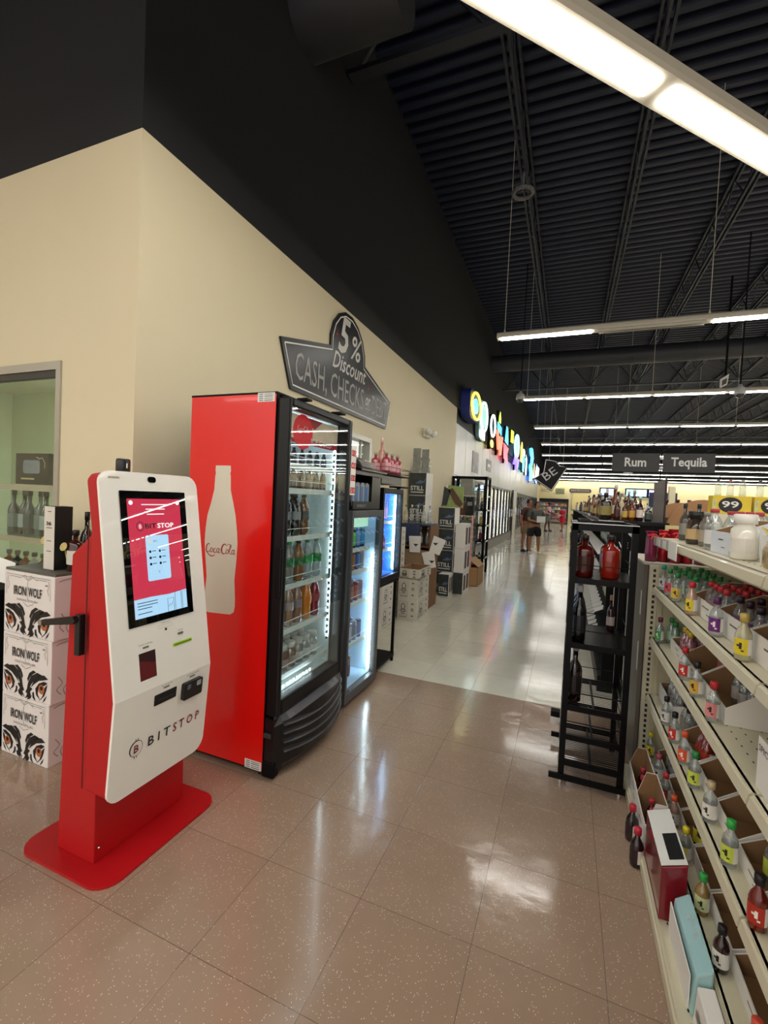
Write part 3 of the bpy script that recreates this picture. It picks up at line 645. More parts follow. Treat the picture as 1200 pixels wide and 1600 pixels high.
cooler_row(1.05, [(2.18, 'soda', 'clear', '1d8a3e', '27894a', 1, False, 'clear soda bottle with green label'), (2.27, 'soda', 'clear', '1d8a3e', '2c9150', 1, False, 'clear soda bottle with bright green label'), (2.36, 'soda', 'clear', '1d8a3e', '1f6f3c', 1, False, 'clear soda bottle with deep green label'), (2.47, 'soda', '8a5a2c', '3a2a1c', '2f6d3c', 1, True, 'amber ginger ale bottle with green label'), (2.58, 'soda', 'clear', '1d8a3e', '25a352', 1, False, 'clear soda bottle with light green label'), (2.69, 'soda', 'clear', '1d8a3e', '1c8a43', 1, False, 'clear soda bottle with mid green label')], -1.575, .085, 'fourth shelf red cooler', 2)
cooler_row(.78, [(2.18, 'soda', 'b8c25c', 'e0dc50', '3f66b8', 1, False, 'yellow green drink bottle with blue label'), (2.27, 'soda', 'bcc870', 'd8d850', '5a86c4', 1, False, 'pale lemon drink bottle with light blue label'), (2.37, 'soda', 'c29a80', '5a4a30', 'a89a98', 1, False, 'peach tea bottle with grey label'), (2.47, 'soda', 'b98f78', '6a5a34', '9c8f98', 1, False, 'tan tea bottle with lilac label'), (2.58, 'soda', 'd98a30', '3a2f9a', 'd97f26', 1, True, 'orange drink bottle with violet cap'), (2.69, 'soda', '8f2e3a', '40302c', 'a8555a', 1, True, 'red juice bottle with dark cap')], -1.575, .085, 'fifth shelf red cooler', 2)
cooler_row(.51, [(2.17+.087*i, 'jar', c, 'b9bab4', l, 1.22, False, d) for i, (c, l, d) in enumerate((('d8d8d0', 'e8e6e0', 'white tub with grey lid'), ('6a4a44', '8a8078', 'wide brown drink bottle'), ('7a4c48', '98857c', 'wide reddish brown drink bottle'), ('8c6a5c', 'a09084', 'wide tan drink bottle'), ('8c9090', 'b4b8b8', 'wide grey drink bottle'), ('98a09e', 'c0c6c4', 'wide pale grey drink bottle'), ('a6b0ae', 'd0d8d6', 'wide pale drink bottle')))], -1.585, .1, 'lowest shelf red cooler', 2)

# red and white price tag strip clipped to the cooler door
t = thing('price_tag_strip', 'hanging strip of red and white price tags beside the cooler door', 'price tags', (-1.418, 2.88, 1.62))
part('tag_backing', WHITE, t, (-1.419, -1.416, 2.850, 2.925, 1.610, 1.955))
for i in range(4):
    z = 1.622+.087*i; o = part('price_tag', mat('tag_red', H('c52a26'), .5), t, (-1.416, -1.4155, 2.852, 2.923, z, z+.042))
    text('tag_price', ['2 0', '5 0', '4 0', '1 0'][i], (-1.4153, 2.858, z+.008), ZY, ZZ, .026, WHITE, o, w=.056)

# ---------------------------------------------------------------- energy drink cooler
def led_column(par, x, y, z0, z1, step=.03, w=.012):
    b = MB(); z = z0
    while z < z1: b.box(x-.004, x, y, y+w, z, z+.014); z += step
    return b.build('led_lights', LED, par)
F2 = thing('drinks_cooler', 'narrow black glass-door cooler of energy drink cans beside the red cooler', 'drinks cooler', (-1.75, 3.3, 0))
X0, X1, YA, YD, ZT = -2.08, -1.505, 3.0, 3.60, 1.50
b = MB(); b.box(X0, X1, YA, YA+.02, .03, ZT); b.box(X0, X1, YD-.02, YD, .03, ZT); b.box(X0, X0+.02, YA+.02, YD-.02, .03, ZT); b.box(X0+.02, X1, YA+.02, YD-.02, ZT-.02, ZT); b.box(X0+.02, X1, YA+.02, YD-.02, .03, .1); b.build('cabinet', MBLACK, F2)
part('interior_liner', mat('liner_blue', H('b9d9f0'), .4), F2, (X0+.021, X0+.03, YA+.02, YD-.02, .1, ZT-.02), (X0+.03, X1-.01, YA+.02, YA+.03, .1, ZT-.02), (X0+.03, X1-.01, YD-.03, YD-.02, .1, ZT-.02), (X0+.03, X1-.01, YA+.03, YD-.03, .1, .105))
d = MB(); d.box(-1.505, -1.46, YA, YA+.03, .035, ZT-.005); d.box(-1.505, -1.46, YD-.045, YD, .035, ZT-.005); d.box(-1.505, -1.46, YA+.03, YD-.045, ZT-.06, ZT-.005); d.box(-1.505, -1.46, YA+.03, YD-.045, .035, .105)
d = d.build('door', mat('door_grey', H('4a4b4d'), .4), F2, bevel=.004)
part('door_glass', FGLASS, d, (-1.472, -1.468, YA+.028, YD-.043, .103, ZT-.058))
part('door_badge', mat('badge', H('30343a'), .3), d, (-1.4675, -1.4665, YA+.04, YA+.09, .115, .13))
led_column(F2, -1.515, YD-.052, .13, 1.15, .030); led_column(F2, -1.515, YD-.085, .13, 1.15, .030, .008)
part('light_bar', lampmat('light_blue_led', (.55, .78, 1), COOL*.6), F2, (-1.57, -1.55, YA+.04, YD-.04, ZT-.028, ZT-.022), (-1.53, -1.525, YA+.031, YA+.036, .15, 1.4))
part('drink_panel', mat('mint_panel', H('a9d8c0'), .5, emit=H('a9d8c0'), estr=.5), F2, (-1.535, -1.53, YA+.06, YD-.16, 1.36, 1.44))
cols = [[('3c7a3a', '1f8a3c'), ('2a4f9a', '3f6ad0'), ('2d2d2d', '6ad060'), ('2f5fb0', '88b0e8'), ('30405a', '3aa0d8')], [('a8672f', 'c98038'), ('a85a2c', 'd08a48'), ('8a5a34', 'b0703c'), ('7a3a6a', '4a7ac0'), ('c0c6cc', '9aa4b0')], [('5a2f8a', '7040b0'), ('4a3a9a', '6a58c8'), ('8a5a4a', 'b07a68'), ('9a4a4a', 'c06a5c'), ('b8a8b8', '9a90b0')], [('b8b0a8', 'd8d0c8'), ('d8b890', 'c89868'), ('a0a8b8', 'c0c8d8'), ('b0b8c8', '8898b8'), ('5060a0', '8090c8')]]
cn = ['green', 'blue', 'dark', 'pale blue', 'navy']
cnm = [['green and dark', 'blue', 'black and green', 'sky blue', 'navy'], ['orange', 'copper', 'bronze', 'purple', 'silver'], ['purple', 'violet', 'tan', 'rust red', 'lilac grey'], ['cream', 'peach', 'grey', 'steel blue', 'indigo']]
for si, z in enumerate((1.19, 1.01, .755, .43)):
    wire_shelf(F2, X0+.05, -1.535, YA+.04, YD-.1, z)
    for j in range(5):
        for r in range(2):
            c = cols[si][j]; bottle('can', c[0], None, c[1], (-1.575-.075*r, 3.075+.088*j, z), 'tall slim %s can, %s row, shelf %s of the energy drink cooler' % (cnm[si][j], 'front' if r == 0 else 'rear', ['one', 'two', 'three', 'four'][si]), 'can', sc=.98, opaque=True)
for j, (c, l, nm) in enumerate((('6a4aa0', 'a8a4d0', 'lilac'), ('3a3048', '5a4880', 'dark purple'), ('402a3a', '6a3a5a', 'plum'))):
    bottle('can', c, None, l, (-1.57-.03*j, 3.10+.13*j, .107), 'tall %s can standing on the bottom of the energy drink cooler' % nm, 'can', sc=1.15, opaque=True)
# tray of blue packs on top of it
T = thing('counter_rack', 'black box rack of blue drink pouches on top of the energy cooler', 'display rack', (-1.75, 3.3, 1.5))
b = MB(); b.box(-2.0, -1.50, 3.02, 3.05, 1.503, 1.77); b.box(-2.0, -1.50, 3.42, 3.60, 1.503, 1.77); b.box(-2.0, -1.97, 3.05, 3.42, 1.503, 1.77); b.box(-2.0, -1.48, 3.02, 3.60, 1.77, 1.80); b.box(-2.0, -1.48, 3.05, 3.42, 1.503, 1.53); b.build('rack_shell', mat('gloss_black', H('07070b'), .3), T)
part('rack_lip', mat('gloss_black'), T, (-1.485, -1.478, 3.03, 3.45, 1.505, 1.565)); 
text('lip_lettering', 'ENERGY', (-1.477, 3.10, 1.520), ZY, ZZ, .022, mat('pale_print', H('9aa0a8'), .5), T, w=.16)
for i in range(4):
    t = thing('drink_pouch', 'blue and silver drink pouch, %s in the black counter rack' % ORD[i], 'pouch', (-1.52, 3.08+.085*i, 1.532))
    y = 3.06+.09*i; b = MB(); b.prism([(y, 1.532), (y+.08, 1.532), (y+.078, 1.70), (y+.04, 1.715), (y+.002, 1.70)], (-1.56, 0, 0), ZY, ZZ, .04); b.build('pouch_body', mat('pouch_grey', H('7d8c96'), .35), t)
    part('pouch_print', mat('pouch_blue', H('2c6ab0'), .4), t, (-1.5195, -1.5185, y+.01, y+.045, 1.56, 1.68))
# sloping clear-bagged magazines
b = MB(); b.prism([(-2.02, 1.802), (-1.45, 1.802), (-1.45, 1.815), (-2.02, 1.99)], (0, 3.62, 0), ZX, ZZ, .52)
tag(b.build('display_wedge', mat('gloss_black')), 'black wedge stand on the box rack carrying plastic-wrapped packets', 'stand')
for i in range(4):
    b = MB(); z = .012*i; b.prism([(-2.0, 1.992+z), (-1.52, 1.842+z), (-1.52, 1.852+z), (-2.0, 2.002+z)], (0, 3.55-.02*i, 0), ZX, ZZ, .30)
    tag(b.build('wrapped_packet', glass('packet_film', (.7, .65, .65), .15, H('a8a09c'), .7)), '%s grey plastic-wrapped packet in the sloping stack above the rack' % ['bottom', 'lower middle', 'upper middle', 'top'][i], 'packet')
P = thing('display_platform', 'long black platform under the wire tray of pink bottles', 'platform', (-1.7, 3.8, 1.72))
part('platform_top', mat('gloss_black'), P, (-2.0, -1.50, 3.62, 4.12, 1.725, 1.80)); part('platform_side', mat('gloss_black'), P, (-2.0, -1.95, 3.62, 4.12, 1.70, 1.725))
P = thing('wire_tray', 'small dark wire tray holding pink bottles above the blue cooler', 'tray', (-1.6, 3.9, 1.80))
b = MB(); b.box(-1.76, -1.46, 3.68, 4.24, 1.802, 1.812); b.build('tray_floor', MBLACK, P)
b = MB()
for z in (1.83, 1.875): b.path([(-1.76, 3.68, z), (-1.46, 3.68, z), (-1.46, 4.24, z), (-1.76, 4.24, z), (-1.76, 3.68, z)], .003, 5)
for (x, y) in ((-1.76, 3.68), (-1.46, 3.68), (-1.46, 4.24), (-1.76, 4.24), (-1.46, 3.96)): b.tube((x, y, 1.81), (x, y, 1.875), .003, 5)
b.build('tray_rail', mat('wire_brown', H('3a2c28'), .4), P)
for i, (x, y, sc) in enumerate(((-1.53, 3.78, .82), (-1.53, 3.92, .80), (-1.53, 4.06, .80), (-1.66, 3.84, .82))):
    bottle('square', 'c04a5c', 'a89a90', 'd88a96', (x, y, 1.813), 'pink liqueur bottle with beige stopper, %s in the wire tray' % ['nearest', 'second', 'third', 'rear'][i], sc=sc*1.05, n=14, lab2='e4a8ae')
bottle('wine', 'd8a090', 'e8c8b8', 'c86a5a', (-1.66, 3.98, 1.813), 'tall thin pale pink bottle standing at the back of the wire tray', sc=1.0)

# ---------------------------------------------------------------- blue lit cooler on a stand
F3 = thing('countertop_cooler', 'small black cooler glowing blue, raised on an open black stand', 'drinks cooler', (-1.8, 3.95, .84))
X0, X1, YA, YD, Z0, Z1 = -2.02, -1.55, 3.69, 4.20, .845, 1.69
b = MB(); b.box(X0, X1, YA, YA+.02, Z0, Z1); b.box(X0, X1, YD-.02, YD, Z0, Z1); b.box(X0, X0+.02, YA+.02, YD-.02, Z0, Z1); b.box(X0+.02, X1, YA+.02, YD-.02, Z1-.02, Z1); b.box(X0+.02, X1, YA+.02, YD-.02, Z0, Z0+.03); b.build('cabinet', MBLACK, F3)
part('interior_liner', mat('liner_deep_blue', H('5f9ae8'), .4), F3, (X0+.021, X0+.03, YA+.02, YD-.02, Z0+.03, Z1-.02), (X0+.03, X1-.01, YA+.02, YA+.03, Z0+.03, Z1-.02), (X0+.03, X1-.01, YD-.03, YD-.02, Z0+.03, Z1-.02), (X0+.03, X1-.01, YA+.03, YD-.03, Z0+.03, Z0+.035))
d = MB(); d.box(X1, X1+.05, YA, YA+.03, Z0-.02, Z1); d.box(X1, X1+.05, YD-.03, YD, Z0-.02, Z1); d.box(X1, X1+.05, YA+.03, YD-.03, Z1-.05, Z1); d.box(X1, X1+.05, YA+.03, YD-.03, Z0-.02, Z0+.04)
d = d.build('door', BLACK, F3, bevel=.004); part('door_glass', FGLASS, d, (X1+.036, X1+.040, YA+.028, YD-.028, Z0+.038, Z1-.048))
BLU = lampmat('blue_white_led', (.40, .66, 1), COOL*1.1)
part('light_strip', BLU, F3, (X1-.012, X1-.008, YD-.075, YD-.04, Z0+.06, Z1-.06), (X1-.05, X1-.03, YA+.05, YD-.06, Z1-.027, Z1-.022)); led_column(F3, X1-.004, YD-.10, Z0+.08, Z1-.1, .022, .006)
for z in (1.12, 1.38): wire_shelf(F3, X0+.05, X1-.03, YA+.03, YD-.03, z, nb=9)
o = part('picture_sheet', mat('sheet_blue', H('3f7ae0'), .5, emit=H('3f7ae0'), estr=.5), F3, (X1-.006, X1-.004, YA+.06, YA+.25, 1.40, 1.60))
b = MB()
for i in range(3): b.prism([(.02+.06*i, 0), (.06+.06*i, 0), (.06+.06*i, .09), (.045+.06*i, .12), (.045+.06*i, .16), (.035+.06*i, .16), (.035+.06*i, .12), (.02+.06*i, .09)], (X1-.0038, YA+.06, 1.41), ZY, ZZ, .0006)
b.build('sheet_bottles', mat('sheet_pink', H('c9a8d8'), .5, emit=H('c9a8d8'), estr=.5), o)
for j in range(3):
    bottle('small', 'c88aa8', 'e0e0f0', 'e8c0d8', (X1-.06, YA+.09+.10*j, 1.122), 'small pink drink, %s on the middle shelf of the blue cooler' % ORD[j], sc=.95, opaque=True)
b = MB(); b.box(X1-.05, X1-.03, YA+.08, YA+.24, Z0+.04, Z0+.20); o = b.build('drink_carton', mat('carton_pink', H('c88ab8'), .5)); tag(o, 'pink drink carton on the floor of the blue cooler', 'carton')
b = MB(); b.box(-1.57, -1.45, 3.98, 4.18, 1.70, 1.715); b.box(-1.52, -1.50, 4.05, 4.10, 1.69, 1.70)
tag(b.build('sign_holder', MBLACK), 'flat black bracket lying on top of the blue cooler', 'bracket')
S = thing('cooler_stand', 'open black metal stand carrying the small blue cooler', 'stand', (-1.8, 3.95, 0))
for (x, y) in ((-2.0, 3.70), (-1.53, 3.70), (-1.53, 4.16), (-2.0, 4.16)): part('leg', MBLACK, S, (x-.012, x+.012, y-.012, y+.012, 0, .822))
part('top_frame', MBLACK, S, (-2.01, -1.505, 3.69, 4.19, .80, .818)); part('base_shelf', MBLACK, S, (-2.01, -1.515, 3.688, 4.175, .05, .085)); part('side_sheet', MBLACK, S, (-2.0, -1.53, 3.68, 3.686, .05, .8))

# ---------------------------------------------------------------- discount sign on the wall
SG = [(3.379, 2.985), (4.27, 3.20), (4.27, 3.32), (4.33, 3.48), (4.44, 3.60), (4.58, 3.665), (4.76, 3.67), (4.92, 3.61), (5.06, 3.49), (5.14, 3.33), (5.15, 3.215), (6.04, 2.965), (5.915, 2.566), (3.563, 2.566)]
t = thing('discount_sign', 'dark wall sign reading 5% Discount cash, checks or debit', 'wall sign', (XW, 4.6, 2.55))
def inset(P, d):
    cx = sum(p[0] for p in P)/len(P); n = len(P); out = []
    for i in range(n):
        p, a, c = Vector(P[i]), Vector(P[i-1]), Vector(P[(i+1) % n]); e1, e2 = (p-a).normalized(), (c-p).normalized()
        n1, n2 = Vector((e1.y, -e1.x)), Vector((e2.y, -e2.x)); m = (n1+n2).normalized(); k = d/max(.35, m.dot(n1)); out.append(tuple(p+m*k))
    return out
b = MB(); b.prism(SG[::-1], (XW+.003, 0, 0), ZY, ZZ, .02); b.build('sign_board', mat('sign_black', H('0e0e10'), .32), t)
I = inset(SG, .045); b = MB(); b.ribbon(I+[I[0]], .014, (XW+.0235, 0, 0), ZY, ZZ, .0005); b.build('sign_border', WHITE, t)
SGW = mat('sign_lettering_white', H('d8d6d0'), .5); SGG = mat('sign_lettering_grey', H('a9a8a4'), .5)
xs = XW+.0245
text('sign_lettering', '5', (xs, 4.43, 3.19), ZY, ZZ, .41, SGW, t, w=.28, shear=.25, bold=.02); text('sign_lettering', '%', (xs, 4.74, 3.20), ZY, ZZ, .28, SGW, t, w=.28, shear=.2, bold=.01)
text('sign_lettering', 'Discount', (xs, 4.32, 2.99), ZY, ZZ, .19, SGW, t, w=.86, shear=.35, bold=.012)
text('sign_lettering', 'CASH,', (xs, 3.62, 2.64), ZY, ZZ, .30, SGG, t, w=.60, bold=.0); text('sign_lettering', 'CHECKS', (xs, 4.30, 2.67), ZY, ZZ, .26, SGG, t, w=.84, bold=.0)
text('sign_lettering', 'or', (xs, 5.20, 2.75), ZY, ZZ, .11, SGW, t, w=.15, shear=.3, bold=.02); text('sign_lettering', 'DEBIT', (xs, 5.40, 2.68), ZY, ZZ, .24, SGG, t, w=.50)
b = MB(); b.box(xs, xs+.0005, 5.2, 5.36, 2.71, 2.72); b.build('sign_underline', SGW, t)
for (y, z) in ((4.40, 3.36), (5.28, 2.98)):
    b = MB(); P = []
    for i in range(8): r = .055 if i % 2 == 0 else .014; P.append((r*.55*math.sin(PI*i/4), r*1.3*math.cos(PI*i/4)))
    b.prism(P[::-1], (xs, y, z), ZY, ZZ, .001); b.build('sign_star', mat('star_red', H('a53a3c'), .5), t)

# service window in the long wall
ALU = mat('aluminium', H('b9b8b0'), .35, metal=.4)
b = MB(); b.box(XW-.12, XW+.015, 4.26, 4.31, 1.42, 2.37); b.box(XW-.12, XW+.015, 5.42, 5.50, 1.42, 2.37); b.box(XW-.12, XW+.015, 4.31, 5.42, 2.31, 2.37); b.box(XW-.12, XW+.015, 4.31, 5.42, 1.42, 1.47); b.box(XW-.05, XW-.02, 5.22, 5.26, 1.47, 2.31)
w2 = struct(b.build('window_2', ALU)); part('window_pane', FGLASS, w2, (XW-.04, XW-.034, 4.31, 5.42, 1.47, 2.31))
# emergency light
t = thing('emergency_light', 'small white twin-head emergency light on the beige wall', 'emergency light', (XW, 7.9, 2.8))
part('lamp_case', WHITE, t, (XW+.001, XW+.07, 7.72, 7.98, 2.72, 2.88), bevel=.012)
for y in (7.70, 8.02):
    b = MB(); b.lathe([(.02, 0), (.06, .02), (.065, .08), (.05, .09)], (0, 0, 0), 14); M = Matrix.Translation((XW+.08, y, 2.80)) @ Matrix.Rotation(PI/2, 4, 'Y') @ Matrix.Rotation(.5, 4, 'X'); b.v = [tuple(M @ Vector(v)) for v in b.v]; b.build('lamp_head', mat('lamp_chrome', H('d8d6cc'), .2), t)

# ---------------------------------------------------------------- printed cases along the long wall
PRN = mat('case_print_grey', H('7b766c'), .6); PRK = mat('case_print_dark', H('34322f'), .6)
def panel_print(b, org, u, v, w, h, kind=0):
    """scroll frame, crest, and code marks"""
    b.ribbon([(w*.08, h*.2), (w*.08, h*.85), (w*.5, h*.85), (w*.5, h*.2), (w*.08, h*.2)], .004, org, u, v)
    b.ribbon(ell(w*.29, h*.62, w*.10, h*.14, 10), .014, org, u, v); b.ribbon(ell(w*.29, h*.42, w*.13, h*.06, 8), .016, org, u, v)
    b.ribbon([(w*.18, h*.28), (w*.40, h*.28)], .012, org, u, v); b.ribbon([(w*.1, h*.12), (w*.5, h*.12)], .01, org, u, v)
    b.ribbon(ell(w*.76, h*.5, w*.05, h*.06, 8), .012, org, u, v); b.ribbon([(w*.7, h*.78), (w*.82, h*.78)], .02, org, u, v); b.ribbon([(w*.7, h*.2), (w*.82, h*.2)], .02, org, u, v)
def case(x0, x1, y0, y1, z0, z1, label, m=WCARD, open_top=False):
    t = thing('printed_case', label, 'cardboard case', ((x0+x1)/2, (y0+y1)/2, z0))
    if open_top:
        b = MB(); e = .006; b.box(x0, x1, y0, y1, z0, z0+e); b.box(x0, x1, y0, y0+e, z0, z1); b.box(x0, x1, y1-e, y1, z0, z1); b.box(x0, x0+e, y0+e, y1-e, z0, z1); b.box(x1-e, x1, y0+e, y1-e, z0, z1); b.build('carton', m, t)
        b = MB(); f = .007; b.box(x0+e, x1-e, y0+e, y0+f, z0+e, z1-.002); b.box(x0+e, x1-e, y1-f, y1-e, z0+e, z1-.002); b.box(x0+e, x0+f, y0+f, y1-f, z0+e, z1-.002); b.box(x1-f, x1-e, y0+f, y1-f, z0+e, z1-.002); b.box(x0+f, x1-f, y0+f, y1-f, z0+e, z0+f); b.build('carton_lining', CARD, t)
    else:
        b = MB(); b.box(x0, x1, y0, y1, z0, z1); b.build('carton', m, t, bevel=.003)
    b = MB(); panel_print(b, (x0, y0-.001, z0), ZX, ZZ, x1-x0, z1-z0); panel_print(b, (x1+.001, y0, z0), ZY, ZZ, y1-y0, z1-z0); tag(b.build('case_print', PRN, t), kind='stuff')
    return t
case(-2.32, -2.03, 5.08, 5.46, 0, .265, 'white printed case on the floor under the blue cooler stand, lower one'); case(-2.32, -2.03, 5.09, 5.47, .266, .53, 'white printed case under the blue cooler stand, upper one')
case(-2.04, -1.765, 5.68, 6.20, 0, .275, 'white printed case beside the aisle, bottom of the pile of three', mat('grey_white_card', H('cfcabd'), .6)); case(-2.04, -1.77, 5.68, 6.20, .276, .55, 'white printed case beside the aisle, middle of the pile of three', mat('grey_white_card'))
case(-2.04, -1.75, 5.66, 6.20, .551, .68, 'shallow open white case on top of the pile beside the aisle', mat('grey_white_card'), True)
for i in range(4): case(-2.38, -2.12, 5.70+.02*(i % 2), 6.10, .30*i, .30*i+.299, 'tall pile of white printed cases behind the blue cooler, case %s up' % ['lowest', 'second', 'third', 'topmost'][i], mat('cream_card', H('e4dfd2'), .6))
b = MB(); b.box(-2.36, -2.14, 5.715, 5.72, 1.201, 1.40)
t = thing('shelf_card', 'small red and yellow sign card on top of the white case pile', 'card', (-2.25, 5.72, 1.2)); b.build('card', WCARD, t); part('card_band', mat('card_red', H('9a2c2c'), .5), t, (-2.34, -2.16, 5.7135, 5.7145, 1.33, 1.38)); part('card_band', mat('card_yellow', H('c9c84a'), .5), t, (-2.34, -2.16, 5.7135, 5.7145, 1.22, 1.29))
bottle('wine', '27483a', '27483a', '55705c', (-2.22, 5.85, 1.20), 'dark green bottle on top of the tall white case pile', sc=1.0, opaque=True)
# crate display with bottles and tags
t = thing('bottle_crate', 'brown upright crate of bottles behind the pile of three cases', 'crate', (-2.1, 6.55, 0))
part('crate_side', CARDD, t, (-2.30, -2.28, 6.35, 6.80, 0, 1.22), (-1.84, -1.82, 6.35, 6.80, 0, 1.22)); part('crate_back', CARDD, t, (-2.28, -1.84, 6.78, 6.80, 0, 1.22)); part('crate_front', mat('crate_tan', H('9b8060'), .7), t, (-2.28, -1.84, 6.35, 6.36, 0, .86)); part('crate_top', mat('crate_navy', H('2e3a58'), .5), t, (-2.30, -1.82, 6.35, 6.80, 1.22, 1.24)); part('crate_shelf', CARDD, t, (-2.28, -1.84, 6.37, 6.78, .9, .92))
part('crate_label', mat('crate_navy'), t, (-2.30, -1.99, 6.345, 6.349, 1.0, 1.24))
for i in range(5):
    bottle('liquor', ['c8c0a0', 'clear', 'clear', 'b8c0b8', 'clear'][i], ['8a7a5a', 'c8c8c8', 'a8a8a8', 'c8b890', '989898'][i], ['c8c0a8', 'a8a8a4', '8c8c88', 'b8b8a8', 'b0b0b0'][i], (-2.24+.092*i, 6.42, 1.241), 'clear liquor bottle with %s label on the crate top, %s' % (['cream', 'silver', 'grey', 'pale green', 'white'][i], ORD[i]), sc=.85)
for i in range(4): bottle('liquor', 'clear', 'a8a8a8', ['8c9098', 'b8bcc4', 'a0a4a8', '787c80'][i], (-2.22+.11*i, 6.44, .921), 'silver labelled bottle inside the brown crate, %s' % ORD[i], sc=.85)
for i, (x, z, a) in enumerate(((-2.12, .82, .05), (-1.82, .86, -.3), (-1.86, .60, .25))):
    b = MB(); b.prism([(0, 0), (.16, 0), (.18, .24), (-.01, .24)], (x, 6.32-.01*i, z), Vector((math.cos(a), 0, math.sin(a))), Vector((-math.sin(a), 0, math.cos(a))), .002); o = b.build('price_card', WHITE)
    tag(o, '%s white envelope-like price card hanging on the crate' % ['left', 'upper right', 'lower right'][i], 'price card'); b = MB(); b.prism([(.05, .13), (.09, .09), (.13, .13)], (x, 6.317-.01*i, z), ZX, ZZ, .001); b.build('card_print', PRK, o)
# STILL cases in towers
def still(x0, x1, y0, y1, z0, z1, label, windows=True, word=True, face=None):
    t = thing('spirit_case', label, 'display case', ((x0+x1)/2, (y0+y1)/2, z0)); b = MB(); b.box(x0, x1, y0, y1, z0, z1); b.build('carton', WCARD, t, bevel=.003)
    h, w = z1-z0, x1-x0
    b = MB(); b.box(x0+.003, x1-.003, y0-.003, y0-.0005, z0+.004, z1-.004); b.build('case_face', face or mat('storm_print', H('2f3432'), .5, noise=.7, nscale=14), t)
    if word:
        b = MB(); b.prism([(0, 0), (.3, .15), (.5, .10), (.62, .28), (.55, .05), (.3, 0)], (x0+w*.35, y0-.004, z0+h*.52), ZX*w, ZZ*h, .001); b.build('case_picture', mat('case_blue', H('5a6a90'), .5, noise=.4, nscale=20), t)
        text('case_lettering', 'STILL', (x0+w*.10, y0-.0042, z0+h*.22), ZX, ZZ, h*.20, mat('case_letters', H('d8d8d0'), .5), t, w=w*.78, bold=.02)
        b = MB(); b.box(x0+w*.12, x0+w*.86, y0-.005, y0-.0042, z0+h*.12, z0+h*.16); b.build('case_smallprint', mat('case_letters'), t)
    if windows:
        b = MB(); D = y1-y0
        for k in range(2): b.prism(rrect(D*(.12+.45*k), D*(.42+.45*k), h*.15, h*.85, .02, 2), (x1+.0005, y0, z0), ZY, ZZ, .001)
        b.build('case_cutout', mat('cutout_brown', H('4e3a2c'), .6, noise=.3, nscale=30), t)
    return t
for i in range(5): still(-2.42, -2.13, 7.02, 7.40, .372*i+.18, .372*i+.55, 'dark STILL case in the tower against the wall, %s from bottom' % ORD[i], False)
tag(MB().box(-2.42, -2.13, 7.02, 7.40, 0, .178).build('wooden_plinth', CARDD), 'low brown plinth under the wall tower of dark cases', 'plinth')
for i in range(4): still(-2.08, -1.79, 7.68, 8.06, .372*i, .372*i+.37, 'dark STILL case in the front tower, %s from bottom' % ORD[i], i < 3)
still(-1.95, -1.77, 7.40, 7.66, 0, .372, 'single dark STILL case on the floor at the aisle edge', True)
still(-2.17, -2.0, 6.95, 7.01, 0, .372, 'slim blue case on the floor beside the dark STILL case', False, False, mat('storm_blue', H('3c4460'), .5, noise=.6, nscale=14))
for i in range(2):
    t = still(-1.77, -1.60, 7.70, 8.22, .376+.42*i, .376+.42*i+.418, 'white window case with four bottle cut-outs, %s of two' % ['lower', 'upper'][i], True, False, WCARD)
still(-1.77, -1.60, 7.70, 8.22, 0, .375, 'white window case at the foot of the white tower', True, False, mat('storm_print'))
b = MB(); b.box(-1.60, -1.58, 8.23, 8.26, .38, 1.36); t = thing('pink_sign', 'narrow pink vertical sign beside the white window cases', 'sign', (-1.6, 8.25, .38)); b.build('sign_strip', mat('pink_card', H('dd9d9c'), .5), t); b = MB()
for i in range(9): b.ribbon(ell(0, 0, .006, .018, 6), .004, (-1.59, 8.2295, .48+.09*i), ZX, ZZ)
b.build('sign_print', mat('pink_ink', H('a04a4a'), .5), t)
t = thing('poster_pair', 'two grey bottle posters rising above the STILL case tower', 'poster', (-2.3, 7.2, 2.04)); part('poster', mat('poster_grey', H('8a8c86'), .5, noise=.5, nscale=16), t, (-2.40, -2.27, 7.1, 7.11, 2.042, 2.44), (-2.25, -2.13, 7.1, 7.11, 2.042, 2.42))
for i in range(6): bottle('wine', 'clear', '888c88', 'b8b8b0', (-2.38+.1*(i % 3), 7.17+.12*(i//3), 2.043), 'clear bottle on top of the dark case tower, %s' % ORD[i], sc=.7)
b = MB(); b.box(-2.06, -1.86, 7.72, 8.0, 1.86, 1.90) if False else None
b = MB(); b.prism([(-2.10, 1.49), (-1.70, 1.49), (-1.70, 1.86), (-1.98, 1.88)], (0, 7.9, 0), ZX, ZZ, .02); t = thing('header_card', 'leaning green and brown picture card on top of the front case tower', 'card', (-1.9, 7.9, 1.49)); b.build('card', mat('green_card', H('8f9f5c'), .5, noise=.4, nscale=9), t)
b = MB(); b.prism([(-1.98, 1.80), (-1.90, 1.83), (-1.70, 1.56), (-1.75, 1.50), (-1.84, 1.55)], (0, 7.878, 0), ZX, ZZ, .012); b.build('bottle_picture', mat('bottle_brown', H('5c3a2a'), .5), t)
b = MB(); b.prism([(-2.08, 1.52), (-1.99, 1.52), (-1.93, 1.78), (-2.05, 1.86)], (0, 7.878, 0), ZX, ZZ, .012); b.build('card_print', mat('storm_print'), t)
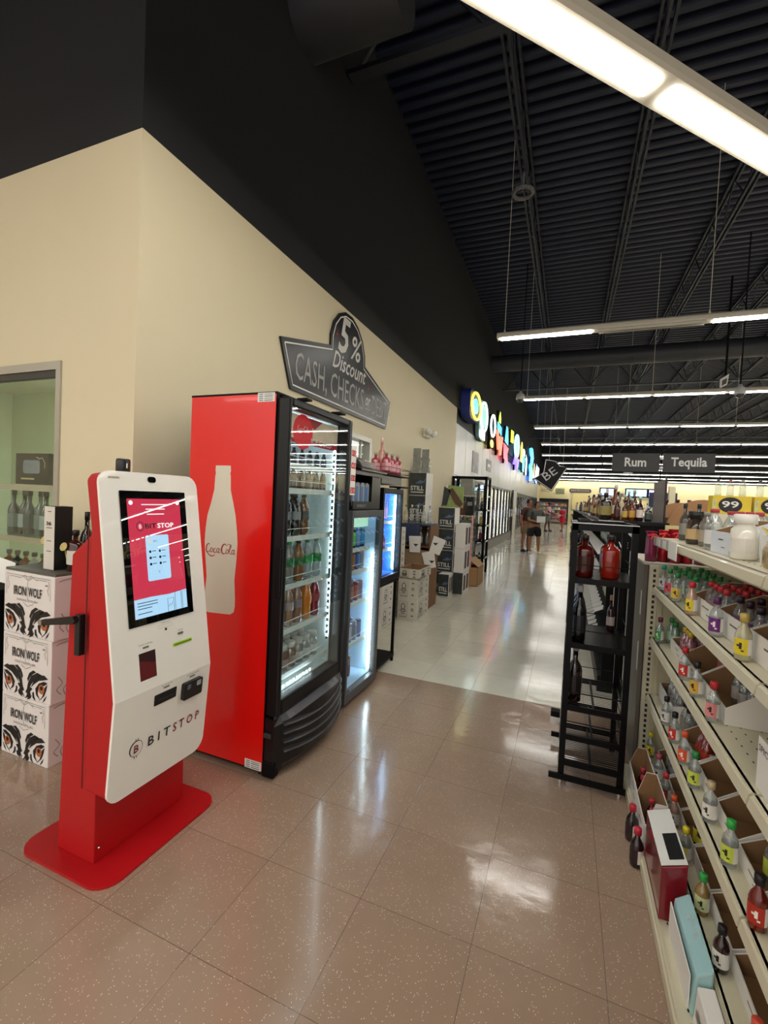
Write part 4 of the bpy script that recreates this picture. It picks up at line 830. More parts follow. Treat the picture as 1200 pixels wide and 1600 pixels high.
# open plain carton
t = thing('open_carton', 'plain brown carton with raised flaps on the pale floor', 'carton', (-1.67, 8.9, 0)); x0, x1, y0, y1, h = -1.83, -1.51, 8.60, 9.25, .36
b = MB(); b.box(x0, x1, y0, y1, 0, .01); b.box(x0, x1, y0, y0+.008, 0, h); b.box(x0, x1, y1-.008, y1, 0, h); b.box(x0, x0+.008, y0, y1, 0, h); b.box(x1-.008, x1, y0, y1, 0, h); b.build('carton', mat('kraft', H('a9825a'), .8), t)
b = MB(); b.prism([(x0, h), (x0+.16, h+.01), (x0+.155, h+.02), (x0, h+.008)], (0, y1, 0), ZX, ZZ, y1-y0); b.build('flap', mat('kraft'), t); b = MB(); b.prism([(x1, h), (x1+.005, h+.008), (x1-.17, h+.15), (x1-.18, h+.14)], (0, y1-.05, 0), ZX, ZZ, y1-y0-.08); b.build('flap', mat('kraft_light', H('b8946a'), .8), t)

# ---------------------------------------------------------------- window in the front wall and the room behind it
b = MB(); b.box(-4.62, -3.12, YC-.012, YC+.05, 2.345, 2.40); b.box(-3.165, -3.12, YC-.012, YC+.05, .93, 2.345); b.box(-4.62, -4.575, YC-.012, YC+.05, .93, 2.345); b.box(-4.575, -3.165, YC-.012, YC+.05, .93, .97)
w1 = struct(b.build('window_1', mat('window_frame_grey', H('b4b0a2'), .4, metal=.3))); part('window_head', mat('head_dark', H('3a3834'), .5), w1, (-4.575, -3.165, YC+.0, YC+.04, 2.30, 2.345)); part('window_pane', FGLASS, w1, (-4.575, -3.165, YC+.012, YC+.018, .97, 2.30))
gr = mat('green_grey_wall', H('ccd6c0'), .7)
struct(MB().box(-8.5, XW-.12, 4.6, 4.7, 0, 3.0).build('wall_office_back', gr)); struct(MB().box(-8.6, -8.5, YC+.12, 4.7, 0, 3.0).build('wall_office_side', gr)); struct(MB().box(XW-.16, XW-.121, YC+.12, 4.25, 0, 3.0).build('wall_office_right', gr)); struct(MB().box(-8.6, XW-.12, YC+.12, 4.7, 3.0, 3.05).build('ceiling_office', mat('office_ceiling', H('c8ccbc'), .7)))
t = thing('ceiling_light', 'office ceiling panel light behind the left window', 'ceiling light', (-4.2, 3.2, 3.0)); part('lamp', lampmat('office_lamp', (.9, 1, .9), 22), t, (-4.8, -3.6, 2.9, 3.5, 2.97, 2.975)); part('lamp_frame', WHITE, t, (-4.84, -3.56, 2.86, 3.54, 2.976, 2.998))
SHU = thing('glass_shelf_unit', 'glass shelves standing just behind the left window', 'shelf unit', (-3.9, 2.3, 0))
for z in (1.56, 1.17, .80): part('shelf', glass('shelf_glass', (.7, .82, .78), .12, H('a8bcb0'), .5), SHU, (-4.9, -3.17, 2.13, 2.42, z, z+.015)); part('shelf_rail', CHROME, SHU, (-4.9, -3.17, 2.12, 2.13, z-.03, z+.016))
for x in (-4.9, -3.18): part('upright', CHROME, SHU, (x, x+.02, 2.40, 2.42, 0, 1.9))
for i, (x0, x1, h) in enumerate(((-3.95, -3.56, .235), (-3.28, -3.19, .27))):
    t = thing('gift_box', ['wide black gift box with a silver label behind the left window', 'narrow black box with white dots behind the window edge'][i], 'box', ((x0+x1)/2, 2.2, 1.575)); part('box_body', BLACK, t, (x0, x1, 2.17, 2.27, 1.577, 1.577+h))
    if i == 0:
        b = MB(); b.prism(rrect(-3.86, -3.66, 1.66, 1.76, .02), (0, 2.169, 0), ZX, ZZ, .001); b.build('box_label', mat('silver_blue', H('8a97a8'), .25, metal=.5, noise=.4, nscale=30), t); b = MB(); b.ribbon([(-3.70, 1.785), (-3.66, 1.77), (-3.63, 1.78), (-3.60, 1.74), (-3.60, 1.70)], .006, (0, 2.168, 0), ZX, ZZ); b.ribbon([(-3.88, 1.62), (-3.72, 1.62)], .012, (0, 2.168, 0), ZX, ZZ); b.build('box_scroll', mat('gold_print', H('cfc48a'), .4), t)
    else:
        for z in (1.61, 1.68, 1.76, 1.82): b = MB(); b.prism(ell(-3.235, z, .018, .02, 10)[:-1], (0, 2.169, 0), ZX, ZZ, .001); b.build('box_dot', WHITE, t)
cset = ['2a3a34', '1d2622', '3a4a44', '5a6a60', '24302c', '46342a', '2f3f3a']
for j in range(9): bottle('liquor', cset[j % 7], '1c1c1c', ['6f7f76', 'a8b8ae', '3c4c44'][j % 3], (-4.05+.098*j, 2.22+.02*(j % 2), 1.187), 'dark bottle behind the window on the middle glass shelf, %s' % ORD[j], sc=1.05, opaque=True)
for j in range(9): bottle('square', ['7a4a2a', '2c2420', '8a5a34', 'b8b0a0'][j % 4], ['2a2a2a', '1c1c1c'][j % 2], ['c8c0b0', 'd8d4cc', '8fa8b0'][j % 3], (-4.10+.105*j, 2.22, .817), 'squat bottle behind the window on the lowest glass shelf, %s' % ORD[j], sc=1.0, opaque=True)
# low counter behind the cases
t = thing('display_counter', 'low dark counter of bottles against the left window', 'counter', (-3.9, 1.8, 0)); part('counter_top', MBLACK, t, (-4.4, -3.06, 1.56, 1.93, .93, .955)); part('counter_body', MBLACK, t, (-4.38, -3.08, 1.60, 1.92, 0, .93))
for i in range(6): t = thing('bottle_tray', 'black bottle tray on the low counter, %s from the left' % ORD[i], 'tray', (-3.62+.09*i, 1.6, .956)); part('tray_body', INK, t, (-3.655+.09*i, -3.585+.09*i, 1.575, 1.635, .957, .985))
b = MB(); b.prism([(0, 0), (.20, -.01), (.15, .12), (-.05, .15)], (-3.24, 1.66, .985), Vector((.9, .1, 0)), Vector((0, .35, .94)), .003); tag(b.build('price_sheet', WHITE), 'curled white price sheet leaning above the counter trays', 'paper')
b = MB(); b.prism([(0, 0), (.14, -.01), (.14, .06), (-.01, .07)], (-3.36, 1.70, .985), ZX, Vector((0, .35, .94)), .003); tag(b.build('price_sheet', WHITE), 'small white price sheet beside the curled one', 'paper')

# ---------------------------------------------------------------- wolf-eye cases
WH = mat('case_white', H('e9e3df'), .6); WS = mat('case_side_pinkish', H('dccdca'), .6); ORG = mat('eye_orange', H('b5673c'), .5)
EYE = [[(.02, .42), (.10, .47), (.20, .44), (.30, .34), (.36, .22), (.30, .28), (.20, .36), (.10, .39)],
       [(.03, .36), (.10, .37), (.20, .32), (.27, .22), (.25, .12), (.17, .06), (.22, .14), (.21, .22), (.16, .28), (.08, .31)],
       [(.03, .34), (.05, .24), (.09, .14), (.15, .08), (.20, .04), (.13, .12), (.10, .20), (.08, .28)],
       [(.14, .46), (.24, .48), (.36, .40), (.42, .28), (.44, .18), (.47, .12), (.44, .10), (.40, .18), (.36, .26), (.28, .36), (.20, .42)],
       [(.26, .48), (.32, .50), (.40, .44), (.44, .34), (.42, .30), (.38, .38), (.32, .44)],
       [(.33, .20), (.38, .22), (.42, .14), (.45, .06), (.48, .02), (.40, .05), (.36, .10), (.38, .14)],
       [(.34, .10), (.40, .07), (.44, .0), (.36, .04)], [(.30, .16), (.33, .14), (.32, .06), (.26, .02), (.29, .09)], [(.04, .16), (.07, .08), (.12, .03), (.09, .10)]]
def wolf(x0, x1, y0, y1, z0, z1, label):
    t = thing('printed_case', label, 'cardboard case', ((x0+x1)/2, (y0+y1)/2, z0)); b = MB(); b.box(x0, x1, y0, y1, z0, z1); b.build('carton', WH, t, bevel=.003)
    b = MB(); b.box(x1, x1+.0008, y0+.004, y1-.004, z0+.004, z1-.004); b.build('case_side', WS, t)
    w, h = x1-x0, z1-z0; O = (x0, y0-.0012, z0); U, V = ZX*w, ZZ*h
    b = MB()
    for P in EYE:
        b.prism(P, O, U, V, .0006); b.prism([(.97-p[0], p[1]-.02) for p in P][::-1], O, U, V, .0006)
    for cx in (.145, .825): b.prism(ell(cx, .235, .028, .035, 12)[:-1], (x0, y0-.0024, z0), U, V, .0006)
    b.build('eye_drawing', INK, t)
    for cx in (.145, .825): b = MB(); b.prism([(cx+.06*math.cos(a), .215+.075*math.sin(a)) for a in [2*PI*i/14 for i in range(14)]], (x0, y0-.0016, z0), U, V, .0006); b.build('iris', ORG, t)
    text('case_lettering', 'IRON', (x0+w*.21, y0-.002, z0+h*.63), ZX, ZZ, h*.15, mat('case_ink_grey', H('2c2a2c'), .5), t, w=w*.25, bold=.02); text('case_lettering', 'WOLF', (x0+w*.50, y0-.002, z0+h*.63), ZX, ZZ, h*.15, mat('case_ink_grey'), t, w=w*.27, bold=.02)
    text('case_lettering', 'RANCH & DISTILLERY', (x0+w*.28, y0-.002, z0+h*.545), ZX, ZZ, h*.035, GREY, t, w=w*.42)
    b = MB()
    for q in ([(.05, .62), (.05, .95), (.93, .95), (.93, .62)], [(.30, .90), (.40, .94), (.49, .88), (.58, .94), (.68, .90)], [(.42, .97), (.49, .90), (.56, .97)], [(.09, .92), (.07, .84), (.11, .78), (.08, .70)], [(.89, .92), (.91, .84), (.87, .78), (.90, .70)], [(.40, .52), (.49, .47), (.60, .52)], [(.12, .92), (.32, .92)], [(.66, .92), (.86, .92)], [(.485, .86), (.47, .70), (.49, .58)]):
        b.ribbon([(p[0]*w, p[1]*h) for p in q], .0028, (x0, y0-.0012, z0), ZX, ZZ, .0006)
    b.ribbon([(w*.83, h*.85), (w*.88, h*.85)], .008, (x0, y0-.0012, z0), ZX, ZZ, .0006)
    b.build('scroll_print', PRN, t)
    d = y1-y0; text('case_lettering', 'IRON', (x1+.0015, y0+d*.42, z0+h*.45), ZY, ZZ, h*.13, mat('case_ink_grey'), t, w=d*.5, bold=.02)
    b = MB(); b.ribbon([(d*.5, h*.70), (d*.62, h*.76), (d*.7, h*.70)], .012, (x1+.001, y0, z0), ZY, ZZ); b.build('side_mark', mat('case_ink_grey'), t)
    b = MB()
    for q in ([(.18, .12), (.10, .22), (.20, .30), (.12, .42)], [(.26, .10), (.22, .20), (.30, .28)], [(.08, .92), (.25, .95), (.8, .93)]): b.ribbon([(p[0]*d, p[1]*h) for p in spline(q, 4)], .004, (x1+.001, y0, z0), ZY, ZZ)
    b.build('side_scroll', PRN, t)
for i, nm in enumerate(('bottom', 'middle', 'top')):
    wolf(-3.035, -2.612+.012*i, 1.622, 1.93, .36*i, .36*i+.358, 'white wolf-eyes case, %s of the full stack beside the kiosk' % nm)
    wolf(-3.50, -3.065, 1.56 if False else 1.575-.0, 1.585+.0, 0, 0, 'x') if False else None
for i, nm in enumerate(('bottom', 'middle')):
    pass
# board and things on the stack
tag(MB().box(-3.04, -2.59, 1.63, 1.94, 1.0785, 1.093).build('display_board', mat('board_grey', H('5a564e'), .6)), 'dark grey board lying on the wolf-eyes cases', 'board')
t = thing('gift_tube_box', 'tall cream and black bottle box standing on the wolf-eyes stack', 'bottle box', (-2.74, 1.75, 1.094)); part('box_body', INK, t, (-2.815, -2.722, 1.70, 1.80, 1.0945, 1.462)); part('box_front', mat('box_cream', H('ddd8cc'), .5), t, (-2.814, -2.723, 1.698, 1.6995, 1.096, 1.461))
b = MB()
for zz, ww in ((1.335, .05), (1.26, .04), (1.20, .04), (1.43, .03)): b.box(-2.768-ww/2, -2.768+ww/2, 1.697, 1.6978, zz, zz+.004)
b.build('box_print', PRK, t); text('box_lettering', '36', (-2.792, 1.697, 1.352), ZX, ZZ, .022, PRK, t, w=.045, bold=.03); text('box_lettering', 'BRICKS', (-2.793, 1.697, 1.338), ZX, ZZ, .010, PRK, t, w=.05, bold=.02) if False else None
for (x, y, c, l, nm, k, sc) in ((-2.88, 1.80, '7a3a1c', 'c8b88a', 'amber bottle with round tan tag left of the tall box', 'square', 1.0), (-2.68, 1.86, '1c1814', '2a2622', 'dark bottle with black top right of the tall box', 'wine', .95), (-2.63, 1.76, '3a1812', 'd8d4c8', 'dark red bottle with round tag beside the kiosk', 'square', 1.0), (-2.97, 1.84, '20262a', 'd8dcd8', 'dark bottle with blank white label at the stack back edge', 'wine', .85)):
    bottle(k, c, '121212', l, (x, y, 1.094), nm, sc=sc, opaque=True)
for (x, y, z, nm) in ((-2.872, 1.735, 1.255, 'oval gold neck tag leaning left of the tall box'), (-2.665, 1.715, 1.235, 'oval gold neck tag leaning right of the tall box')):
    b = MB(); b.prism(ell(0, 0, .033, .022, 16, .5)[:-1], (x, y, z), ZX, ZZ, .002); b.tube((x, y+.004, z), (x, y+.03, 1.10), .002, 4); tag(b.build('gold_tag', mat('gold_card', H('cdbd78'), .4)), nm, 'tag')

# ---------------------------------------------------------------- black wire rack by the wall
def frame_rack(t, x0, x1, y0, y1, H_, zs, m, p=.03, top=True):
    for (x, y) in ((x0, y0), (x1-p, y0), (x0, y1-p), (x1-p, y1-p)): part('post', m, t, (x, x+p, y, y+p, 0, H_))
    for z in zs: b = MB(); b.box(x0, x1, y0, y0+.012, z-.03, z); b.box(x0, x1, y1-.012, y1, z-.03, z); b.box(x0, x0+.012, y0, y1, z-.03, z); b.box(x1-.012, x1, y0, y1, z-.03, z); b.box(x0+.01, x1-.01, y0+.01, y1-.01, z-.008, z-.003); b.build('shelf', m, t)
    if top: b = MB(); b.box(x0, x1, y0, y0+p, H_-p, H_); b.box(x0, x1, y1-p, y1, H_-p, H_); b.box(x0, x0+p, y0, y1, H_-p, H_); b.box(x1-p, x1, y0, y1, H_-p, H_); b.build('top_frame', m, t)
R2 = thing('bottle_rack', 'tall black open rack of bottles standing by the end of the beige wall', 'bottle rack', (-2.05, 10.3, 0))
frame_rack(R2, -2.44, -1.66, 10.05, 10.60, 2.17, (.38, .75, 1.10, 1.44), MBLACK, .05)
b = MB(); b.box(-2.44, -1.66, 10.05, 10.06, 1.88, 1.90); b.build('cross_bar', MBLACK, R2)
part('side_tag_rail', WHITE, R2, *[(-1.658, -1.650, 10.2, 10.5, z-.03, z) for z in (.38, .75, 1.10, 1.44, 1.75)])
for z, c, l, cp, nm in ((1.44, '141414', '242424', '141414', 'black'), (1.10, 'a08a3a', 'b8a868', '2a2a2a', 'yellow'), (.75, '4a1620', '7a2c38', '9a9090', 'dark red'), (.38, '4a4434', 'a8a08c', '1c1c1c', 'olive')):
    for j in range(6): bottle('liquor' if nm != 'olive' else 'small', c, cp, l, (-2.36+.118*j, 10.14, z), '%s bottle on the wall-side black rack, %s from the left' % (nm, ORD[j]), sc=.82, opaque=True)
# acrylic towers with dark boxes in front of the rack
t = thing('acrylic_tower', 'clear acrylic shelf tower with dark boxes before the black rack', 'display tower', (-1.95, 9.5, 0)); ACR = glass('acrylic', (.88, .9, .88), .08, H('b8bab0'), .18)
for z in (.42, .86, 1.30, 1.72): part('shelf', mat('acrylic_shelf', H('c8c8c0'), .3), t, (-2.14, -1.78, 9.32, 9.66, z, z+.015))
part('acrylic_side', ACR, t, (-2.15, -2.142, 9.32, 9.66, 0, 1.9)); part('acrylic_side', ACR, t, (-1.778, -1.77, 9.32, 9.66, 0, 1.9))
for i, (x0, x1, z, h, c, nm) in enumerate(((-2.02, -1.84, .436, .36, '1c1d20', 'black box low on the acrylic tower'), (-2.10, -1.86, .876, .34, '5a6662', 'grey green box in the middle of the acrylic tower'), (-1.96, -1.80, 1.316, .38, '141518', 'tall black box high on the acrylic tower'), (-2.12, -2.0, 1.316, .30, '6a3a2c', 'russet box high on the acrylic tower'), (-2.10, -1.84, 1.736, .34, '8a8a80', 'pale grey box on top of the acrylic tower'))):
    t = thing('spirit_box', nm, 'box', ((x0+x1)/2, 9.45, z)); part('box_body', mat('plain_'+c, H(c), .35), t, (x0, x1, 9.36, 9.56, z, z+h)); part('box_label', mat('label_grey', H('8f918c'), .5), t, (x0+.03, x1-.03, 9.358, 9.3598, z+h*.55, z+h*.75))

# ---------------------------------------------------------------- walk-in cooler doors
XD = XW-.03
DF = mat('cooler_door_frame', H('232324'), .35, metal=.2)
def cooler_doors(y0, n, pitch, nm0):
    for i in range(n):
        y = y0+i*pitch; d = thing('cooler_door', nm0 % ORD[i], 'cooler door', (XD, y+pitch/2, .3)); M_ = (y+.01, y+pitch-.01)
        b = MB(); e = .055; b.box(XD, XD+.05, M_[0], M_[0]+e, .30, 2.2); b.box(XD, XD+.05, M_[1]-e, M_[1], .30, 2.2); b.box(XD, XD+.05, M_[0]+e, M_[1]-e, 2.14, 2.2); b.box(XD, XD+.05, M_[0]+e, M_[1]-e, .30, .36); b.build('door_frame', DF, d)
        part('door_glass', FGLASS, d, (XD+.02, XD+.025, M_[0]+e, M_[1]-e, .36, 2.14)); part('door_handle', CHROME, d, (XD+.051, XD+.085, M_[1]-.05, M_[1]-.03, 1.0, 1.35))
cooler_doors(10.62, 12, .95, 'black-framed glass door of the nearer cooler bank, %s from the near end'); cooler_doors(24.2, 17, .95, 'black-framed glass door of the farther cooler bank, %s from the near end')
b = MB(); b.box(XW-.10, XW+.02, 10.3, 22.2, 0, .30); b.box(XW-.10, XW+.02, 24.0, 40.6, 0, .30); struct(b.build('trim_2', mat('kick_grey', H('8a8880'), .4)))
b = MB(); b.box(XW-.06, XW+.04, 22.05, 22.35, 0, 2.25); struct(b.build('trim_3', BLACK)); struct(MB().box(XW-.08, XW, 22.36, 24.15, 0, 2.22).build('trim_4', mat('post_white', H('cfcabc'), .5)))
t = thing('wall_phone', 'small white box on the post between the two cooler banks', 'box', (XW, 23.2, 1.3)); part('phone_body', WHITE, t, (XW+.001, XW+.08, 23.0, 23.4, 1.15, 1.45))
# inside of the banks
struct(MB().box(-3.6, -3.5, 10.3, 40.7, 0, 2.3).build('wall_cooler_back', mat('cooler_back_white', H('dfe3e0'), .5)))
b = MB()
for y in [10.62+.95*i for i in range(13)]+[24.2+.95*i for i in range(18)]: b.box(-2.66, -2.63, y-.008, y+.008, .0, 2.1)
tag(b.build('lamp_strip', lampmat('bank_lamp', (.97, .98, 1), 1.6)), 'vertical lamps between the cooler bank doors', 'lamps', kind='stuff')
cc = ['c8c4c0', '8a2c2c', '2c4a8a', 'c8a84a', '4a7a4a', 'b88a8a', 'd8d8d8', '3a3a3a', 'c86a3a', '7a8aa8', 'e0d0d0', '9a4a5a']
rnd = random.Random(4); k = 0
for bank, (ya, nn) in enumerate(((10.75, 12), (24.3, 17))):
    for si, z in enumerate((.45, .82, 1.19, 1.56)):
        s_ = thing('cooler_shelf', 'white shelf inside the %s cooler bank, %s from the floor' % (['nearer', 'farther'][bank], ORD[si]), 'shelf', (-2.9, ya+nn*.475, z-.02)); part('shelf_board', WHITE, s_, (-3.5, -2.68, ya-.1, ya+nn*.95-.1, z-.02, z))
        for i in range(nn*(3 if bank == 0 else 1)):
            y = ya+.05+i*(.31 if bank == 0 else .95); c = rnd.choice(cc); L_ = .24 if bank == 0 else .7
            o = MB().box(-2.95, -2.72, y, y+L_, z+.001, z+.24+.06*rnd.random()).build('drink_pack', mat('pack_'+c, H(c), .5, noise=.3, nscale=12))
            tag(o, 'drink pack behind the %s bank of cooler doors, %s shelf from the floor' % (['nearer', 'farther'][bank], ORD[si]), 'drink pack', 'drink packs, %s bank, shelf %s' % (['nearer', 'farther'][bank], ['one', 'two', 'three', 'four'][si]))
for (y, z0, z1, w_, c, nm) in ((12.3, 2.42, 3.0, .9, '9a9a9c', 'tall black and white picture on the metal panel'), (14.6, 2.62, 3.0, .9, '8f9294', 'small grey sign on the metal panel')):
    t = thing('wall_notice', nm, 'notice', (XW, y, z0)); part('notice_board', mat('notice_'+c, H(c), .5, noise=.7 if w_ and z1-z0 > .5 else .1, nscale=5), t, (XW-.019, XW-.008, y, y+w_, z0, z1)); 
    if z1-z0 < .5: part('notice_print', WHITE, t, (XW-.0078, XW-.007, y+.2, y+w_-.2, z0+.15, z0+.24))

# ---------------------------------------------------------------- neon signs
def neon(label, y, z, shapes, back=None, depth=.12):
    """shapes: list of (kind, args, colour, tube width)"""
    t = thing('neon_sign', label, 'neon sign', (XW, y, z)); x = XW+.02
    ys = [p for s in shapes for p in s[1]]; y0, y1 = min(p[0] for p in ys)-.05, max(p[0] for p in ys)+.05; z0, z1 = min(p[1] for p in ys)-.04, max(p[1] for p in ys)+.04
    if back: b = MB(); b.prism(rrect(y+y0, y+y1, z+z0, z+z1, min(y1-y0, z1-z0)*.3), (x-.018, 0, 0), ZY, ZZ, depth); b.build('sign_case', back, t)
    else: b = MB(); b.box(x-.018, x+depth-.04, y+(y0+y1)/2-.05, y+(y0+y1)/2+.05, z+z0, z+z1); b.build('sign_bracket', MBLACK, t)
    for (nm, P, c, w_) in shapes:
        b = MB()
        if w_ == 0: b.prism(P, (x+depth+.001, y, z), ZY, ZZ, .012)
        else: b.path([(x+depth+.02, y+p[0], z+p[1]) for p in P], w_, 5)
        b.build(nm, lampmat('neon_'+c, H(c), 1.3), t)
    return t
E_ = lambda a, b_, cx=0, cz=0: ell(cx, cz, a, b_, 20)
neon('round yellow neon ring sign with a cyan centre, first on the wall', 11.1, 3.93, [('ring', E_(.55, .31), 'ffd83a', .03), ('centre', E_(.3, .18)[:-1], '35c8e8', 0)], mat('neon_case_blue', H('2a3a8a'), .5), .22)
neon('tall oval pale green neon sign next to the yellow ring', 12.9, 4.0, [('ring', E_(.5, .40), 'c8f0e8', .03), ('plate', [(-.5, -.62), (.3, -.62), (.3, -.42), (-.5, -.42)], 'e8f0f0', 0), ('centre', E_(.34, .30)[:-1], '5a8a80', 0)], mat('neon_case_grey', H('7f9a94'), .5), .1)
neon('small white oval neon with a yellow disc below', 14.4, 4.0, [('ring', E_(.4, .33), 'f0f0ea', .03), ('disc', E_(.3, .12, 0, -.55)[:-1], 'c8c83a', 0)])
neon('tall neon figure of lime, cyan and orange', 16.0, 4.15, [('top', [(-.2, .40), (0, .60), (.2, .40), (.2, .22), (-.2, .22)], 'b8e03a', 0), ('middle', [(-.5, .18), (.5, .12), (.5, -.15), (-.5, -.05)], '30b8e0', 0), ('legs', [(-.6, -.12), (-.2, -.7), (.1, -.25), (.3, -.85), (.6, -.2)], 'e0583a', .05)], None, .1)
neon('cyan bottle neon over a crimson star', 18.0, 4.05, [('bottle', [(-.2, .5), (.2, .5), (.5, 0), (.5, -.15), (-.5, -.1)], '3ab0e8', 0), ('star', [(-.8, -.2), (.7, -.25), (.4, -.5), (.7, -.85), (-.6, -.75)], 'e02a4a', 0)], None, .1)
neon('yellow cube neon above a small white tag', 19.7, 4.4, [('cube', [(-.4, -.25), (.5, -.2), (.5, .3), (-.4, .25)], 'e8d020', 0)], None, .1)
neon('pale blue oval neon with violet script below', 21.6, 4.1, [('ring', E_(.8, .5, 0, .15), '8ac8e0', .05), ('centre', E_(.6, .38, 0, .15)[:-1], '6a9ab0', 0), ('script', [(-.8, -.7), (-.2, -.3), (.2, -.9), (.8, -.4)], '6a50e0', .07)], None, .1)
neon('yellow and orange bottle neon', 24.0, 4.25, [('bottle', [(-.5, -.5), (.5, -.5), (.5, .2), (.2, .5), (-.2, .5), (-.5, .2)], 'f0b83a', 0)], None, .1)
neon('turquoise cup neon below the orange bottle neon', 25.3, 3.85, [('cup', [(-.8, .3), (.8, .3), (.4, -.5), (-.4, -.5)], '38c8e0', 0), ('foam', E_(.6, .2, 0, .5)[:-1], 'e8f0f8', 0)], None, .1)
neon('white bottle neon beside the turquoise cup', 27.0, 3.9, [('bottle', [(-.4, -.6), (.4, -.6), (.4, .3), (-.4, .5)], 'e8e0c0', 0)], None, .1)
neon('large blue and cyan neon panel', 30.5, 4.25, [('panel', [(-1.2, -1.2), (.6, -1.1), (.9, .9), (-.8, .8)], '2a6ae0', 0), ('wave', [(-.9, .8), (.3, .3), (-.5, -.3), (.5, -.9)], '4ad0f0', .12)], None, .1)
neon('small orange and white neon after the blue panel', 33.3, 4.0, [('panel', [(-.5, -.5), (.5, -.5), (.4, .4), (-.3, .5)], 'e89a4a', 0)], None, .1)
neon('blue neon banner at the far end of the wall', 36.3, 3.95, [('panel', [(-1.0, -.7), (.8, -.7), (1.0, .6), (-.8, .7)], '4a90e8', 0), ('line', [(-.9, -.5), (-.2, .5), (.3, -.4), (.8, .5)], 'e0e8ff', .1)], None, .1)

# ---------------------------------------------------------------- hanging signs and cameras
t = thing('hanging_sign', 'tilted black sign with white border and letter B hanging at the wall end', 'hanging sign', (-.85, 22, 2.25)); Q = [(-1.05, 3.74), (-.60, 3.66), (-.40, 3.44), (-.07, 3.37), (-.72, 2.25), (-1.55, 2.81), (-1.12, 3.10)]
b = MB(); b.prism(Q[::-1], (0, 22, 0), ZX, ZZ, -.03) if False else b.prism(Q, (0, 22.03, 0), ZX, ZZ, .03); b.build('sign_board', BLACK, t); b = MB(); b.ribbon([(p[0]*.93-.06, p[1]*.93+.215) for p in Q+[Q[0]]], .035, (0, 21.995, 0), ZX, ZZ); b.build('sign_border', WHITE, t)
text('sign_lettering', 'BE', (-.98, 21.99, 2.72), Vector((.78, 0, .62)), Vector((-.62, 0, .78)), .36, SGW, t, w=.62); b = MB(); b.tube((-.9, 22.01, 3.7), (-.9, 22.01, 6.9), .008, 4); b.tube((-.3, 22.01, 3.42), (-.3, 22.01, 6.9), .008, 4); b.build('hanging_wire', HOUS, t)
SGN = mat('aisle_sign_grey', H('3b3a3c'), .5)
def aisle(x0, x1, word, label):
    t = thing('aisle_sign', label, 'aisle sign', ((x0+x1)/2, 10.8, 2.4)); part('sign_board', SGN, t, (x0, x1, 10.78, 10.81, 2.40, 2.78)); text('sign_lettering', word, ((x0+x1)/2+.0, 10.777, 2.50 if word == 'Rum' else 2.46), ZX, ZZ, .19 if word == 'Rum' else .24, mat('aisle_white', H('f4f4f2'), .5), t, w=.40 if word == 'Rum' else .62, align='C', bold=.025)
    for x in (x0+.15, x1-.15): b = MB(); b.tube((x, 10.795, 2.78), (x, 10.795, 2.86), .006, 5); b.build('hanger', MBLACK, t)
    return t
aisle(.82, 1.70, 'Rum', 'dark grey hanging aisle sign reading Rum'); t = aisle(1.76, 2.66, 'Tequila', 'dark grey hanging aisle sign reading Tequila')
t = thing('sign_post', 'thin black post and bar holding the two aisle signs', 'post', (1.73, 10.8, 1.5)); b = MB(); b.tube((1.73, 10.80, 0), (1.73, 10.80, 2.88), .012, 6); b.build('post', MBLACK, t); b = MB(); b.box(.80, 2.66, 10.785, 10.805, 2.865, 2.885); b.build('bar', MBLACK, t)
for z in (2.48, 2.68): b = MB(); b.sphere((1.73, 10.77, z), .035, 10, 8); b.build('knob', WHITE, t)
part('small_tag', WHITE, t, (1.05, 1.22, 10.78, 10.79, 2.36, 2.38))
for (x, z, nm) in ((-1.12, 3.98, 'white security dome at the left end of the third light row'), (2.93, 3.93, 'white security dome under the third light row above the aisle signs')):
    t = thing('security_camera', nm, 'security camera', (x, 10.62, z)); b = MB(); b.lathe([(.09, -.03), (.10, 0), (.09, .08), (.04, .12), (.03, .16)], (x, 10.62, z), 16); b.build('camera_housing', mat('dome_white', H('c8c8c8'), .4), t); b = MB(); b.sphere((x, 10.62, z-.03), .075, 14, 8); b.build('camera_dome', mat('dome_glass', H('3a3c40'), .1), t); b = MB(); b.tube((x, 10.62, z+.15), (x, 10.62, z+3.15), .012, 6); b.build('camera_pole', MBLACK, t)
t = thing('hanging_fixture', 'small tilted white square fitting hanging near the right edge', 'fixture', (2.75, 10.9, 4.2)); b = MB(); b.prism([(0, 0), (.12, .07), (.14, .28), (.0, .18)], (2.66, 10.9, 4.08), ZX, ZZ, .05); b.build('fixture_face', WHITE, t); b = MB(); b.prism([(.03, .05), (.10, .09), (.11, .20), (.03, .15)], (2.66, 10.848, 4.08), ZX, ZZ, .003); b.build('fixture_lens', GREY, t); b = MB(); b.tube((2.76, 10.92, 4.3), (2.76, 10.92, 6.3), .02, 6); b.build('fixture_pole', MBLACK, t)

# ---------------------------------------------------------------- whiskey gondola behind the end rack
G = thing('liquor_gondola', 'long black shelving island of whiskey bottles along the pale aisle', 'shelving', (.42, 10, 0))
gx0, gx1, gy0, gy1 = .32, .78, 4.35, 16.5
part('top_board', BLACK, G, (.25, gx1, gy0-.03, gy1, 1.47, 1.50)); part('base', BLACK, G, (gx0, gx1, gy0, gy1, 0, .14)); part('center_panel', MBLACK, G, (.60, .64, gy0+.02, gy1, .14, 1.47))
part('end_panel', mat('end_black', H('060607'), .5, spec=.15), G, (.345, gx1, gy0-.02, gy0, .1, 1.47)); part('top_trim', CHROME, G, (.246, .25, gy0, gy1, 1.475, 1.482), (.25, .45, gy0-.036, gy0-.031, 1.490, 1.497))
for z in (.42, .72, 1.00, 1.24): part('shelf', MBLACK, G, (gx0+.02, .62, gy0+.02, gy1, z-.02, z))
